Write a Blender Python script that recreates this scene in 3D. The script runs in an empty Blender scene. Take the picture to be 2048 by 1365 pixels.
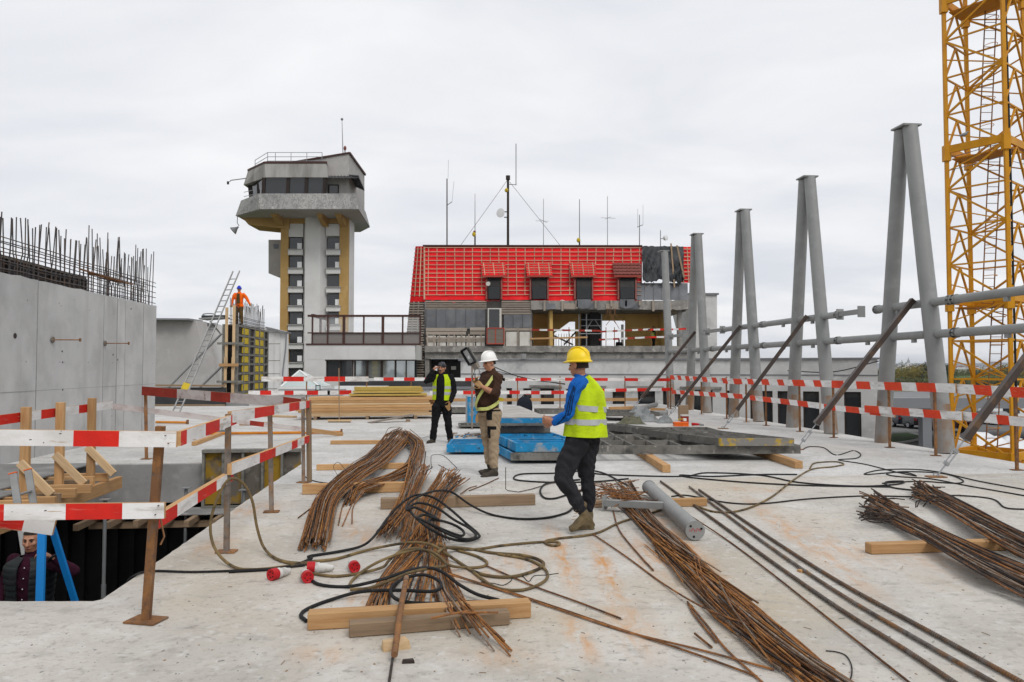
import bpy, bmesh, math, random
from mathutils import Vector, Matrix, noise
from mathutils.geometry import tessellate_polygon
rnd = random.Random(7)
V = Vector
sc = bpy.context.scene
col = sc.collection
# ---------------------------------------------------------------- camera
F, CU, CV, EYE = 1500.0, 1024.0, 682.5, 1.65
PITCH = math.radians(2.0)
cam_d = bpy.data.cameras.new('camera'); cam = bpy.data.objects.new('camera', cam_d); col.objects.link(cam)
cam.location = (0, 0, EYE); cam.rotation_euler = (math.pi/2 + PITCH, 0, 0)
cam_d.sensor_width = 36; cam_d.lens = 36*F/2048; cam_d.clip_start = 0.05; cam_d.clip_end = 20000
sc.camera = cam
# ---------------------------------------------------------------- sky, sun, exposure
w = bpy.data.worlds.new('World'); sc.world = w; w.use_nodes = True
nt = w.node_tree; N = nt.nodes; L = nt.links
for n in list(N): N.remove(n)
SUN_EL, SUN_AZ = math.radians(48), math.radians(150)     # azimuth from +Y clockwise: behind the camera, to the right
out = N.new('ShaderNodeOutputWorld'); bg = N.new('ShaderNodeBackground'); L.new(bg.outputs[0], out.inputs[0])
sky = N.new('ShaderNodeTexSky'); sky.sky_type = 'NISHITA'; sky.sun_disc = False
sky.sun_elevation = SUN_EL; sky.sun_rotation = SUN_AZ
tc = N.new('ShaderNodeTexCoord'); sep = N.new('ShaderNodeSeparateXYZ'); L.new(tc.outputs['Generated'], sep.inputs[0])
ab = N.new('ShaderNodeMath'); ab.operation = 'ABSOLUTE'; L.new(sep.outputs[2], ab.inputs[0])
ad = N.new('ShaderNodeMath'); ad.operation = 'ADD'; ad.inputs[1].default_value = 0.16; L.new(ab.outputs[0], ad.inputs[0])
cx = N.new('ShaderNodeMath'); cx.operation = 'DIVIDE'; L.new(sep.outputs[0], cx.inputs[0]); L.new(ad.outputs[0], cx.inputs[1])
cy = N.new('ShaderNodeMath'); cy.operation = 'DIVIDE'; L.new(sep.outputs[1], cy.inputs[0]); L.new(ad.outputs[0], cy.inputs[1])
cmb = N.new('ShaderNodeCombineXYZ'); L.new(cx.outputs[0], cmb.inputs[0]); L.new(cy.outputs[0], cmb.inputs[1])
mp = N.new('ShaderNodeMapping'); mp.inputs['Scale'].default_value = (0.8, 1.25, 1); mp.inputs['Rotation'].default_value = (0, 0, 0.25); L.new(cmb.outputs[0], mp.inputs[0])
n1 = N.new('ShaderNodeTexNoise'); n1.inputs['Scale'].default_value = 1.3; n1.inputs['Detail'].default_value = 6; n1.inputs['Roughness'].default_value = 0.5; n1.inputs['Distortion'].default_value = 0.35
L.new(mp.outputs[0], n1.inputs['Vector'])
rp = N.new('ShaderNodeValToRGB'); L.new(n1.outputs[0], rp.inputs[0])
e = rp.color_ramp.elements; e[0].position = 0.30; e[0].color = (0.72, 0.745, 0.80, 1); e[1].position = 0.66; e[1].color = (0.93, 0.935, 0.95, 1)
k = rp.color_ramp.elements.new(0.48); k.color = (0.825, 0.84, 0.875, 1)
skm = N.new('ShaderNodeMix'); skm.data_type = 'RGBA'; skm.blend_type = 'MULTIPLY'; skm.inputs[0].default_value = 1; skm.inputs[7].default_value = (0.1, 0.1, 0.1, 1)
L.new(sky.outputs[0], skm.inputs[6])
mx = N.new('ShaderNodeMix'); mx.data_type = 'RGBA'; mx.inputs[0].default_value = 0.97
L.new(skm.outputs[2], mx.inputs[6]); L.new(rp.outputs[0], mx.inputs[7]); L.new(mx.outputs[2], bg.inputs[0])
bg.inputs[1].default_value = 1.0
sd = bpy.data.lights.new('sun', 'SUN'); sun = bpy.data.objects.new('sun', sd); col.objects.link(sun)
sd.energy = 1.5; sd.angle = math.radians(25); sd.color = (1, 0.97, 0.93)
sun.rotation_euler = (math.pi/2 - SUN_EL, 0, math.pi - SUN_AZ); sun.location = (20, -20, 40)
vs = sc.view_settings; vs.view_transform = 'Standard'; vs.look = 'None'; vs.exposure = 0.05; vs.gamma = 1; vs.use_curve_mapping = False
sc.cycles.use_denoising = True
sc.cycles.max_bounces = 6
# ---------------------------------------------------------------- measuring helpers (photo pixel -> world)
_c, _s = math.cos(PITCH), math.sin(PITCH)
def ray(u, v):
    x = (u - CU)/F; y = (CV - v)/F
    return V((x, _c - y*_s, _s + y*_c))
def G(u, v, z=0.0):
    d = ray(u, v); t = (z - EYE)/d.z
    return V((d.x*t, d.y*t, z))
def P(u, v, Y):
    d = ray(u, v); t = Y/d.y
    return V((d.x*t, Y, EYE + d.z*t))
RX = V((0.995, 0.0998, 0)); DX = V((-0.0998, 0.995, 0)); UP = V((0, 0, 1))
def AB(a, b, z=0.0): return RX*a + DX*b + UP*z
def Aat(u, v, a):               # where the sight line through (u, v) meets the vertical plane at deck offset a
    d = ray(u, v); t = a/(d.x*RX.x + d.y*RX.y)
    return V((d.x*t, d.y*t, EYE + d.z*t))
# ---------------------------------------------------------------- object helpers
W = {}
def link(o, Wm, parent=None):
    col.objects.link(o)
    W[o.name] = Wm
    if parent is not None:
        o.parent = parent
        o.matrix_basis = W[parent.name].inverted() @ Wm
    else:
        o.matrix_basis = Wm
    return o
def tag(o, label, cat=None, group=None, kind=None):
    if label: o['label'] = label
    if cat: o['category'] = cat
    if group: o['group'] = group
    if kind: o['kind'] = kind
    return o
def thing(name, base, label, cat, group=None):
    o = bpy.data.objects.new(name, None); o.empty_display_size = 0.2
    link(o, Matrix.Translation(V(base)))
    return tag(o, label, cat, group)
class MB:
    def __init__(s): s.v = []; s.f = []; s.m = []
    def add(s, vs, fs, mi=0):
        k = len(s.v); s.v += [V(p) for p in vs]
        s.f += [tuple(i + k for i in f) for f in fs]; s.m += [mi]*len(fs); return s
    def hexa(s, p, mi=0):      # 8 corners: 0-3 bottom ring, 4-7 top ring
        return s.add(p, [(3,2,1,0),(4,5,6,7),(0,1,5,4),(1,2,6,5),(2,3,7,6),(3,0,4,7)], mi)
    def box(s, x0, x1, y0, y1, z0, z1, mi=0):
        return s.hexa([(x0,y0,z0),(x1,y0,z0),(x1,y1,z0),(x0,y1,z0),(x0,y0,z1),(x1,y0,z1),(x1,y1,z1),(x0,y1,z1)], mi)
    def abox(s, a0, a1, b0, b1, z0, z1, mi=0):   # box in deck axes
        return s.hexa([AB(a0,b0,z0),AB(a1,b0,z0),AB(a1,b1,z0),AB(a0,b1,z0),AB(a0,b0,z1),AB(a1,b0,z1),AB(a1,b1,z1),AB(a0,b1,z1)], mi)
    def bar(s, a, b, w_, h_, up=UP, mi=0):
        a = V(a); b = V(b); d = (b - a).normalized(); up = V(up)
        x = d.cross(up)
        if x.length < 1e-4: x = d.cross(V((1, 0, 0)))
        x = x.normalized()*(w_/2); y = x.cross(d).normalized()*(h_/2)
        return s.hexa([a-x-y, a+x-y, a+x+y, a-x+y, b-x-y, b+x-y, b+x+y, b-x+y], mi)
    def ring_loft(s, rings, mi=0, cap=True):
        n = len(rings[0]); k = len(s.v)
        for r in rings: s.v += [V(p) for p in r]
        nf = 0
        for i in range(len(rings)-1):
            for j in range(n):
                j2 = (j+1) % n
                s.f.append((k+i*n+j, k+i*n+j2, k+(i+1)*n+j2, k+(i+1)*n+j)); nf += 1
        if cap:
            s.f.append(tuple(k+j for j in reversed(range(n)))); s.f.append(tuple(k+(len(rings)-1)*n+j for j in range(n))); nf += 2
        s.m += [mi]*nf; return s
    def tube(s, pts, r, n=6, mi=0, cap=True):
        pts = [V(p) for p in pts]; rs = r if isinstance(r, (list, tuple)) else [r]*len(pts)
        t0 = (pts[1]-pts[0]).normalized()
        ref = UP if abs(t0.z) < 0.9 else V((1, 0, 0))
        x = t0.cross(ref).normalized(); rings = []
        for i, p in enumerate(pts):
            a = pts[max(i-1, 0)]; b = pts[min(i+1, len(pts)-1)]
            t = (b-a)
            if t.length < 1e-7: t = t0.copy()
            t.normalize(); x = (x - t*x.dot(t))
            if x.length < 1e-5: x = t.orthogonal()
            x.normalize(); y = t.cross(x)
            rings.append([p + x*(rs[i]*math.cos(2*math.pi*j/n)) + y*(rs[i]*math.sin(2*math.pi*j/n)) for j in range(n)])
        return s.ring_loft(rings, mi, cap)
    def cyl(s, a, b, r, r2=None, n=12, mi=0): return s.tube([a, b], [r, r if r2 is None else r2], n, mi)
    def lathe(s, c, prof, n=16, mi=0, ax=UP):
        c = V(c); ax = V(ax).normalized(); x = ax.orthogonal().normalized(); y = ax.cross(x)
        rings = [[c + ax*z + x*(max(r, 1e-4)*math.cos(2*math.pi*j/n)) + y*(max(r, 1e-4)*math.sin(2*math.pi*j/n)) for j in range(n)] for r, z in prof]
        return s.ring_loft(rings, mi)
    def prism(s, poly, vec, mi=0):
        poly = [V(p) for p in poly]; vec = V(vec); n = len(poly)
        tri = tessellate_polygon([poly])
        k = len(s.v); s.v += poly + [p+vec for p in poly]
        nrm = V((0,0,0))
        for i in range(n): nrm += poly[i].cross(poly[(i+1) % n])
        flip = nrm.dot(vec) > 0
        fs = []
        for t in tri:
            t = tuple(t); tn = (poly[t[1]]-poly[t[0]]).cross(poly[t[2]]-poly[t[0]])
            if tn.dot(vec) > 0: t = t[::-1]
            fs.append(t); fs.append(tuple(i+n for i in reversed(t)))
        for i in range(n):
            j = (i+1) % n
            fs.append((i, j, j+n, i+n) if flip else (j, i, i+n, j+n))
        s.f += [tuple(i+k for i in f) for f in fs]; s.m += [mi]*len(fs); return s
    def sph(s, c, r, nu=12, nv=8, mi=0):
        c = V(c); r = r if isinstance(r, (tuple, list)) else (r, r, r); rings = []
        for i in range(nv+1):
            ph = math.pi*i/nv; q = max(math.sin(ph), 1e-3)
            rings.append([c + V((r[0]*q*math.cos(2*math.pi*j/nu), r[1]*q*math.sin(2*math.pi*j/nu), -r[2]*math.cos(ph))) for j in range(nu)])
        return s.ring_loft(rings, mi)
    def obj(s, name, mats, parent=None, base=None, smooth=False, label=None, cat=None, group=None, kind=None):
        mats = mats if isinstance(mats, (list, tuple)) else [mats]
        if base is None:
            if parent is not None: base = W[parent.name].translation
            else:
                lo = [min(p[i] for p in s.v) for i in range(3)]; hi = [max(p[i] for p in s.v) for i in range(3)]
                base = V(((lo[0]+hi[0])/2, (lo[1]+hi[1])/2, lo[2]))
        base = V(base)
        me = bpy.data.meshes.new(name); me.from_pydata([p-base for p in s.v], [], s.f)
        for m in mats: me.materials.append(m)
        if len(mats) > 1: me.polygons.foreach_set('material_index', s.m)
        if smooth:
            me.polygons.foreach_set('use_smooth', [True]*len(me.polygons)); me.set_sharp_from_angle(angle=math.radians(smooth if smooth > 1 else 40))
        o = bpy.data.objects.new(name, me)
        link(o, Matrix.Translation(base), parent)
        return tag(o, label, cat, group, kind)
_mc = {}
def chamfer_box(Lx, w_, h_, ch, mat):
    key = (round(Lx, 3), round(w_, 3), round(h_, 3), ch, mat.name)
    if key in _mc: return _mc[key]
    me = bpy.data.meshes.new('board'); bm = bmesh.new(); bmesh.ops.create_cube(bm, size=1)
    for v_ in bm.verts: v_.co = V((v_.co.x*Lx, v_.co.y*w_, v_.co.z*h_))
    if ch: bmesh.ops.bevel(bm, geom=bm.edges[:], offset=ch, segments=1, affect='EDGES')
    bm.to_mesh(me); bm.free(); me.materials.append(mat); _mc[key] = me; return me
def frame(a, b, up=UP):
    a = V(a); b = V(b); x = (b-a).normalized(); y = V(up).cross(x)
    if y.length < 1e-4: y = V((0, 1, 0)).cross(x)
    y.normalize(); z = x.cross(y)
    return Matrix(((x.x, y.x, z.x, (a.x+b.x)/2), (x.y, y.y, z.y, (a.y+b.y)/2), (x.z, y.z, z.z, (a.z+b.z)/2), (0, 0, 0, 1)))
def beam(name, a, b, w_, h_, mat, parent=None, up=UP, ch=0.004, **kw):
    """a board of its own: local x runs along its length, so grain follows it"""
    me = chamfer_box((V(b)-V(a)).length, w_, h_, ch, mat)
    o = bpy.data.objects.new(name, me); link(o, frame(a, b, up), parent)
    return tag(o, kw.get('label'), kw.get('cat'), kw.get('group'), kw.get('kind'))
def spline(pts, per=6):
    pts = [V(p) for p in pts]
    if len(pts) < 3: return pts
    q = [pts[0]*2-pts[1]] + pts + [pts[-1]*2-pts[-2]]; o = []
    for i in range(1, len(q)-2):
        for k in range(per):
            t = k/per; a, b, c, d = q[i-1], q[i], q[i+1], q[i+2]
            o.append(0.5*((2*b) + (c-a)*t + (2*a-5*b+4*c-d)*t*t + (3*b-a-3*c+d)*t**3))
    o.append(pts[-1]); return o
# ---------------------------------------------------------------- materials
def mat(name, c, layers=(), rough=0.8, bump=0.0, bscale=30.0, bstretch=(1,1,1), metal=0.0, spec=0.2, rv=0.0, coord='Object', wave=None, emit=None, alpha=None, trans=0.0):
    m = bpy.data.materials.new(name); m.use_nodes = True; t = m.node_tree; n = t.nodes; l = t.links
    b = n['Principled BSDF']; b.inputs['Roughness'].default_value = rough; b.inputs['Metallic'].default_value = metal
    b.inputs['Specular IOR Level'].default_value = spec
    if trans: b.inputs['Transmission Weight'].default_value = trans
    tcn = n.new('ShaderNodeTexCoord'); oi = n.new('ShaderNodeObjectInfo')
    of = n.new('ShaderNodeVectorMath'); of.operation = 'MULTIPLY_ADD'; of.inputs[1].default_value = (37, 19, 53)
    cb = n.new('ShaderNodeCombineXYZ'); l.new(oi.outputs['Random'], cb.inputs[0]); l.new(oi.outputs['Random'], cb.inputs[1]); l.new(oi.outputs['Random'], cb.inputs[2])
    l.new(cb.outputs[0], of.inputs[0]); l.new(tcn.outputs[coord], of.inputs[2])
    def nz(scale, stretch, det=5, rgh=0.6, dist=0.0):
        mpn = n.new('ShaderNodeMapping'); mpn.inputs['Scale'].default_value = stretch; l.new(of.outputs[0], mpn.inputs[0])
        x = n.new('ShaderNodeTexNoise'); x.inputs['Scale'].default_value = scale; x.inputs['Detail'].default_value = det; x.inputs['Roughness'].default_value = rgh; x.inputs['Distortion'].default_value = dist
        l.new(mpn.outputs[0], x.inputs['Vector']); return x
    cur = n.new('ShaderNodeRGB'); cur.outputs[0].default_value = (*c, 1); cur = cur.outputs[0]
    for ly in layers:
        c2, s_, lo, hi = ly[:4]; stv = ly[4] if len(ly) > 4 else (1, 1, 1); am = ly[5] if len(ly) > 5 else 1.0
        x = nz(s_, stv, 6)
        mr = n.new('ShaderNodeMapRange'); mr.inputs['From Min'].default_value = lo; mr.inputs['From Max'].default_value = hi; mr.inputs['To Max'].default_value = am
        l.new(x.outputs[0], mr.inputs['Value'])
        mi = n.new('ShaderNodeMix'); mi.data_type = 'RGBA'; mi.inputs[7].default_value = (*c2, 1)
        l.new(mr.outputs[0], mi.inputs[0]); l.new(cur, mi.inputs[6]); cur = mi.outputs[2]
    if rv:
        hs = n.new('ShaderNodeHueSaturation'); mr = n.new('ShaderNodeMapRange'); mr.inputs['To Min'].default_value = 1-rv; mr.inputs['To Max'].default_value = 1+rv
        l.new(oi.outputs['Random'], mr.inputs['Value']); l.new(mr.outputs[0], hs.inputs['Value']); l.new(cur, hs.inputs['Color']); cur = hs.outputs[0]
    l.new(cur, b.inputs['Base Color'])
    if emit: b.inputs['Emission Color'].default_value = (*emit[:3], 1); b.inputs['Emission Strength'].default_value = emit[3]
    if alpha is not None: b.inputs['Alpha'].default_value = alpha
    if bump:
        x = nz(bscale, bstretch, 4); bp = n.new('ShaderNodeBump'); bp.inputs['Strength'].default_value = bump; bp.inputs['Distance'].default_value = 0.02
        h = x.outputs[0]
        if wave:
            wv = n.new('ShaderNodeTexWave'); wv.wave_type = 'BANDS'; wv.bands_direction = wave[0]; wv.inputs['Scale'].default_value = wave[1]; wv.inputs['Distortion'].default_value = wave[2]
            l.new(tcn.outputs[coord], wv.inputs['Vector']); mm = n.new('ShaderNodeMath'); mm.operation = 'ADD'; l.new(wv.outputs['Fac'], mm.inputs[0]); l.new(h, mm.inputs[1]); h = mm.outputs[0]
        l.new(h, bp.inputs['Height']); l.new(bp.outputs[0], b.inputs['Normal'])
    m['_b'] = 1
    del m['_b']
    return m
def glass(name, c=(0.03, 0.035, 0.04), rough=0.05, spec=0.8): return mat(name, c, rough=rough, spec=spec)
M = {}
M['wall_conc'] = mat('wall_concrete', (0.46,0.46,0.455), [((0.37,0.37,0.365),1.1,0.42,0.66), ((0.53,0.53,0.52),0.6,0.5,0.72), ((0.33,0.32,0.31),1.7,0.52,0.74,(1,1,0.10),0.7), ((0.42,0.38,0.33),0.5,0.58,0.72,(1,1,0.5),0.6), ((0.2,0.2,0.19),9,0.67,0.73,(1,1,1),0.7), ((0.15,0.15,0.15),38,0.69,0.73,(1,1,1),0.7)], 0.85, 0.2, 40)
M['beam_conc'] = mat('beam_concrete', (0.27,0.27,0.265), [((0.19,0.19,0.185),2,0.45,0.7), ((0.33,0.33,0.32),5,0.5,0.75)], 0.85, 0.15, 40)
M['old_conc'] = mat('weathered_concrete', (0.37,0.36,0.345), [((0.30,0.295,0.285),0.9,0.45,0.62,(1,1,0.3)), ((0.17,0.17,0.168),2.2,0.48,0.66,(1,1,0.3),0.6), ((0.13,0.13,0.128),8,0.50,0.62,(1,1,0.5),0.6), ((0.09,0.09,0.09),18,0.54,0.62,(1,1,0.7),0.7), ((0.5,0.49,0.47),3,0.62,0.75)], 0.9, 0.4, 12)
M['fascia_conc'] = mat('fascia_concrete', (0.36,0.35,0.33), [((0.22,0.21,0.195),1.0,0.42,0.66,(1,1,0.12)), ((0.14,0.13,0.12),2.4,0.6,0.75,(1,1,0.1),0.6)], 0.9, 0.2, 20)
M['stucco'] = mat('white_stucco', (0.62,0.615,0.60), [((0.54,0.53,0.515),0.6,0.45,0.7), ((0.40,0.39,0.38),1.3,0.6,0.8,(1,1,0.2),0.5)], 0.9, 0.15, 30)
M['stucco_grey'] = mat('grey_render', (0.40,0.385,0.37), [((0.33,0.32,0.31),0.5,0.4,0.7), ((0.46,0.45,0.43),1.5,0.55,0.75)], 0.9, 0.15, 25)
M['dirty_white'] = mat('dirty_white_wall', (0.60,0.60,0.59), [((0.45,0.45,0.44),0.8,0.45,0.7), ((0.25,0.245,0.235),1.6,0.6,0.74,(1,1,0.6),0.8), ((0.66,0.66,0.65),3,0.55,0.7)], 0.9, 0.25, 18)
M['ochre'] = mat('ochre_plaster', (0.42,0.27,0.10), [((0.36,0.22,0.075),0.8,0.4,0.7), ((0.47,0.32,0.14),2,0.55,0.75)], 0.9, 0.1, 30)
M['ochre_in'] = mat('ochre_room_wall', (0.68,0.45,0.15), [((0.56,0.36,0.11),0.6,0.4,0.7)], 0.9)
M['rough_conc'] = mat('broken_concrete', (0.275,0.26,0.24), [((0.17,0.16,0.15),1.3,0.42,0.62), ((0.38,0.36,0.33),3,0.55,0.68), ((0.09,0.088,0.084),2.2,0.58,0.70,(1,1,0.5),0.8)], 0.95, 0.6, 9)
M['rust'] = mat('rusty_steel', (0.20,0.10,0.05), [((0.30,0.14,0.05),8,0.42,0.62), ((0.10,0.065,0.045),20,0.5,0.7), ((0.30,0.27,0.24),5,0.6,0.75,(1,1,1),0.6)], 0.8, 0.2, 60, rv=0.2)
M['post_grey'] = mat('grey_rusty_post', (0.22,0.19,0.165), [((0.25,0.14,0.07),6,0.48,0.65), ((0.12,0.10,0.09),14,0.5,0.7)], 0.75, 0.2, 60, rv=0.15)
M['rebar'] = mat('rusty_rebar', (0.17,0.075,0.030), [((0.30,0.125,0.036),5,0.42,0.62), ((0.07,0.045,0.033),11,0.48,0.66), ((0.20,0.17,0.145),4,0.62,0.74,(1,1,1),0.6)], 0.75, 0.5, 120, rv=0.35)
M['rebar_dark'] = mat('dark_rebar', (0.038,0.026,0.021), [((0.20,0.09,0.032),3.5,0.5,0.66), ((0.06,0.053,0.05),9,0.5,0.66)], 0.65, 0.6, 140, rv=0.3)
M['rebar_orange'] = mat('orange_rusty_rebar', (0.30,0.125,0.036), [((0.40,0.19,0.06),6,0.45,0.64), ((0.10,0.055,0.032),10,0.52,0.68)], 0.8, 0.5, 120, rv=0.3)
M['rebar_pale'] = mat('pale_scaled_rebar', (0.23,0.17,0.125), [((0.15,0.075,0.035),6,0.46,0.64), ((0.30,0.265,0.235),14,0.55,0.68)], 0.6, 0.5, 120, rv=0.3)
M['rebar_grey'] = mat('grey_rebar', (0.07,0.065,0.065), [((0.13,0.075,0.045),4,0.5,0.7)], 0.7, rv=0.3)
M['rebar_thick'] = mat('ribbed_thick_rebar', (0.10,0.075,0.058), [((0.22,0.11,0.045),3,0.46,0.62), ((0.15,0.145,0.14),8,0.48,0.66), ((0.06,0.045,0.038),14,0.54,0.68)], 0.6, 0.4, 60)
def wood(name, c, c2, kd=0.55): return mat(name, c, [(c2,2.0,0.38,0.68,(1.2,14,14)), (tuple(x*0.72 for x in c2),3.0,0.58,0.76,(0.8,22,22),0.7), (tuple(x*kd for x in c),3.2,0.70,0.76,(1.2,3,3),0.8), ((0.33,0.31,0.28),1.6,0.6,0.8,(1,2,2),0.45)], 0.8, 0.15, 14, (1,10,10), rv=0.16)
M['wood'] = wood('fresh_pine', (0.50,0.305,0.145), (0.40,0.215,0.09))
M['wood_pale'] = wood('pale_pine', (0.58,0.42,0.25), (0.48,0.32,0.17))
M['wood_old'] = wood('weathered_timber', (0.27,0.19,0.12), (0.20,0.14,0.09))
M['wood_grey'] = wood('grey_weathered_wood', (0.22,0.19,0.16), (0.15,0.13,0.11))
M['wood_yellow'] = wood('yellow_formwork_wood', (0.50,0.36,0.09), (0.42,0.28,0.07))
M['lath'] = wood('old_lath', (0.38,0.325,0.27), (0.27,0.225,0.185))
M['ply'] = mat('grey_plywood', (0.25,0.25,0.245), [((0.18,0.18,0.175),1.5,0.4,0.65), ((0.34,0.33,0.32),4,0.55,0.72), ((0.15,0.13,0.12),8,0.63,0.72)], 0.75, 0.2, 25)
M['film_black'] = mat('black_film_plywood', (0.016,0.014,0.013), [((0.03,0.025,0.022),2,0.45,0.7)], 0.5)
M['pit_dark'] = mat('dark_formwork_sheet', (0.010,0.0095,0.0095), [((0.017,0.016,0.016),1.5,0.45,0.7)], 0.7)  # near-black colour carries the shade down in the pit
M['white_paint'] = mat('white_board_paint', (0.74,0.73,0.72), [((0.60,0.58,0.56),2.5,0.45,0.68,(1,3,3)), ((0.36,0.33,0.29),3,0.54,0.66,(0.7,2,4),0.75), ((0.44,0.29,0.17),7,0.63,0.68,(0.5,2,6),0.8), ((0.06,0.05,0.05),30,0.69,0.73)], 0.7, 0.15, 30)
M['red_paint'] = mat('red_board_paint', (0.64,0.022,0.012), [((0.48,0.018,0.014),3,0.42,0.68), ((0.58,0.17,0.13),6,0.60,0.72,(0.6,2,5),0.7), ((0.42,0.27,0.16),8,0.65,0.69,(0.5,2,6),0.8)], 0.55, 0.15, 30)
M['orange_paint'] = mat('red_orange_board_paint', (0.70,0.055,0.014), [((0.56,0.04,0.014),3,0.42,0.68), ((0.5,0.2,0.16),6,0.62,0.74,(0.6,2,5),0.7), ((0.42,0.27,0.16),8,0.66,0.70,(0.5,2,6),0.8)], 0.55, 0.15, 30)
M['worn_red'] = mat('worn_red_paint', (0.34,0.04,0.025), [((0.24,0.03,0.02),3,0.4,0.65), ((0.3,0.12,0.08),5,0.62,0.74)], 0.8, 0.2, 30)
M['worn_white'] = mat('worn_white_paint', (0.55,0.50,0.48), [((0.38,0.29,0.27),3,0.45,0.68,(1,2,2)), ((0.25,0.17,0.14),5,0.62,0.72)], 0.85, 0.2, 30)
M['grey_steel'] = mat('grey_painted_steel', (0.245,0.25,0.243), [((0.205,0.21,0.205),1.1,0.4,0.66), ((0.28,0.285,0.28),3,0.52,0.72), ((0.20,0.175,0.15),2.2,0.62,0.76,(1,1,0.25),0.6), ((0.34,0.34,0.335),24,0.66,0.72,(1,1,1),0.6)], 0.45, 0.02, 60, spec=0.45)
M['steel_foot'] = mat('rust_stained_grey_steel', (0.25,0.245,0.235), [((0.22,0.13,0.07),3,0.42,0.62,(1,1,0.5))], 0.6)
M['galv'] = mat('galvanised_steel', (0.30,0.31,0.32), [((0.32,0.33,0.34),6,0.4,0.7)], 0.4, metal=0.5)
M['alu'] = mat('ladder_aluminium', (0.30,0.30,0.295), [((0.22,0.22,0.215),5,0.4,0.7)], 0.45, metal=0.4)
M['strut'] = mat('brown_painted_strut', (0.045,0.030,0.024), [((0.11,0.06,0.03),4,0.54,0.68), ((0.30,0.29,0.27),6,0.69,0.75)], 0.35, 0.1, 50, spec=0.5)
M['crane'] = mat('crane_yellow_paint', (0.61,0.275,0.009), [((0.50,0.21,0.009),2,0.42,0.7), ((0.30,0.13,0.02),9,0.62,0.74,(1,1,0.5),0.8)], 0.5, 0.05, 40)
M['black'] = mat('black_plastic', (0.012,0.012,0.013), rough=0.5)
M['cable'] = mat('black_rubber_cable', (0.014,0.014,0.0145), [((0.04,0.037,0.033),5,0.54,0.72)], 0.7)
M['cable_brown'] = mat('dusty_brown_cable', (0.12,0.085,0.042), [((0.23,0.16,0.07),4,0.45,0.65), ((0.035,0.028,0.02),7,0.52,0.66)], 0.75)
M['membrane'] = mat('red_roof_membrane', (0.68,0.008,0.012), [((0.50,0.009,0.013),0.6,0.40,0.66), ((0.72,0.03,0.03),1.4,0.56,0.70,(1,1,0.4),0.6), ((0.28,0.008,0.01),5.5,0.665,0.70,(1,1,1.6),0.55)], 0.7, 0.2, 3, spec=0.15)
M['batten'] = mat('roof_batten', (0.43,0.25,0.17), [((0.5,0.34,0.24),6,0.45,0.7)], 0.85, rv=0.25)
M['batten_red'] = mat('red_stained_batten', (0.36,0.07,0.05), rough=0.85, rv=0.2)
M['tile'] = mat('brown_red_metal_tile', (0.20,0.055,0.042), [((0.16,0.045,0.036),5,0.4,0.7)], 0.5)
M['tarp'] = mat('dark_grey_tarp', (0.034,0.037,0.04), [((0.046,0.05,0.054),1.5,0.45,0.7)], 0.5, 0.3, 6)
M['zinc'] = mat('grey_zinc_sheet', (0.13,0.135,0.145), [((0.19,0.195,0.205),0.9,0.45,0.66), ((0.16,0.13,0.115),1.6,0.6,0.76)], 0.6, 0.1, 10, rv=0.25)
M['insul'] = mat('white_insulation', (0.62,0.60,0.55), [((0.5,0.47,0.42),1.5,0.45,0.7)], 0.9, 0.2, 10)
M['glass'] = mat('dark_window_glass', (0.022,0.025,0.028), rough=0.06, spec=0.7)
M['glass_pale'] = mat('pale_skylight_glass', (0.47,0.55,0.55), [((0.42,0.5,0.5),0.5,0.4,0.7)], 0.25, spec=0.6)
M['frame_dark'] = mat('dark_brown_frame', (0.035,0.026,0.022), rough=0.55)
M['frame_brown'] = mat('brown_steel_frame', (0.075,0.032,0.026), [((0.05,0.025,0.02),2,0.4,0.7)], 0.6)
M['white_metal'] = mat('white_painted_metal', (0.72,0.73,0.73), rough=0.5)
M['grey_panel'] = mat('concrete_dusted_formwork_steel', (0.135,0.128,0.115), [((0.22,0.21,0.19),3,0.46,0.66), ((0.06,0.06,0.056),6,0.5,0.68), ((0.32,0.30,0.27),9,0.60,0.71)], 0.85, 0.3, 40)
M['grey_panel_y'] = mat('yellow_flaked_formwork_steel', (0.20,0.19,0.175), [((0.42,0.28,0.03),5,0.5,0.58), ((0.30,0.28,0.25),6,0.56,0.7)], 0.85, 0.3, 40)
M['blue'] = mat('blue_formwork_paint', (0.014,0.225,0.46), [((0.02,0.14,0.27),4,0.45,0.68), ((0.30,0.31,0.305),3.2,0.56,0.66,(1,1,1),0.85), ((0.04,0.05,0.055),7,0.62,0.70), ((0.36,0.36,0.35),13,0.63,0.72)], 0.55, 0.15, 40)
M['blue_ladder'] = mat('blue_ladder_paint', (0.008,0.19,0.52), [((0.008,0.16,0.44),2,0.45,0.7)], 0.5)
M['panel_top'] = mat('cement_crusted_panel_face', (0.42,0.40,0.375), [((0.30,0.285,0.265),3,0.45,0.68), ((0.2,0.18,0.16),9,0.62,0.72)], 0.9, 0.3, 25)
M['yellow_ply'] = mat('yellow_formwork_board', (0.55,0.40,0.02), [((0.45,0.34,0.03),3,0.45,0.7), ((0.10,0.09,0.06),5,0.6,0.72)], 0.6)
M['form_steel'] = mat('formwork_frame_steel', (0.16,0.155,0.14), [((0.24,0.23,0.205),5,0.45,0.68), ((0.10,0.095,0.08),9,0.55,0.7)], 0.8, 0.2, 40)
M['plug_red'] = mat('red_plug_plastic', (0.42,0.012,0.016), [((0.25,0.03,0.03),20,0.58,0.7)], 0.45)
M['plug_white'] = mat('grey_white_plug_plastic', (0.55,0.54,0.51), [((0.35,0.33,0.3),16,0.55,0.7)], 0.5)
M['orange'] = mat('orange_plastic', (0.78,0.13,0.012), [((0.6,0.1,0.012),9,0.5,0.7)], 0.45)
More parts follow.
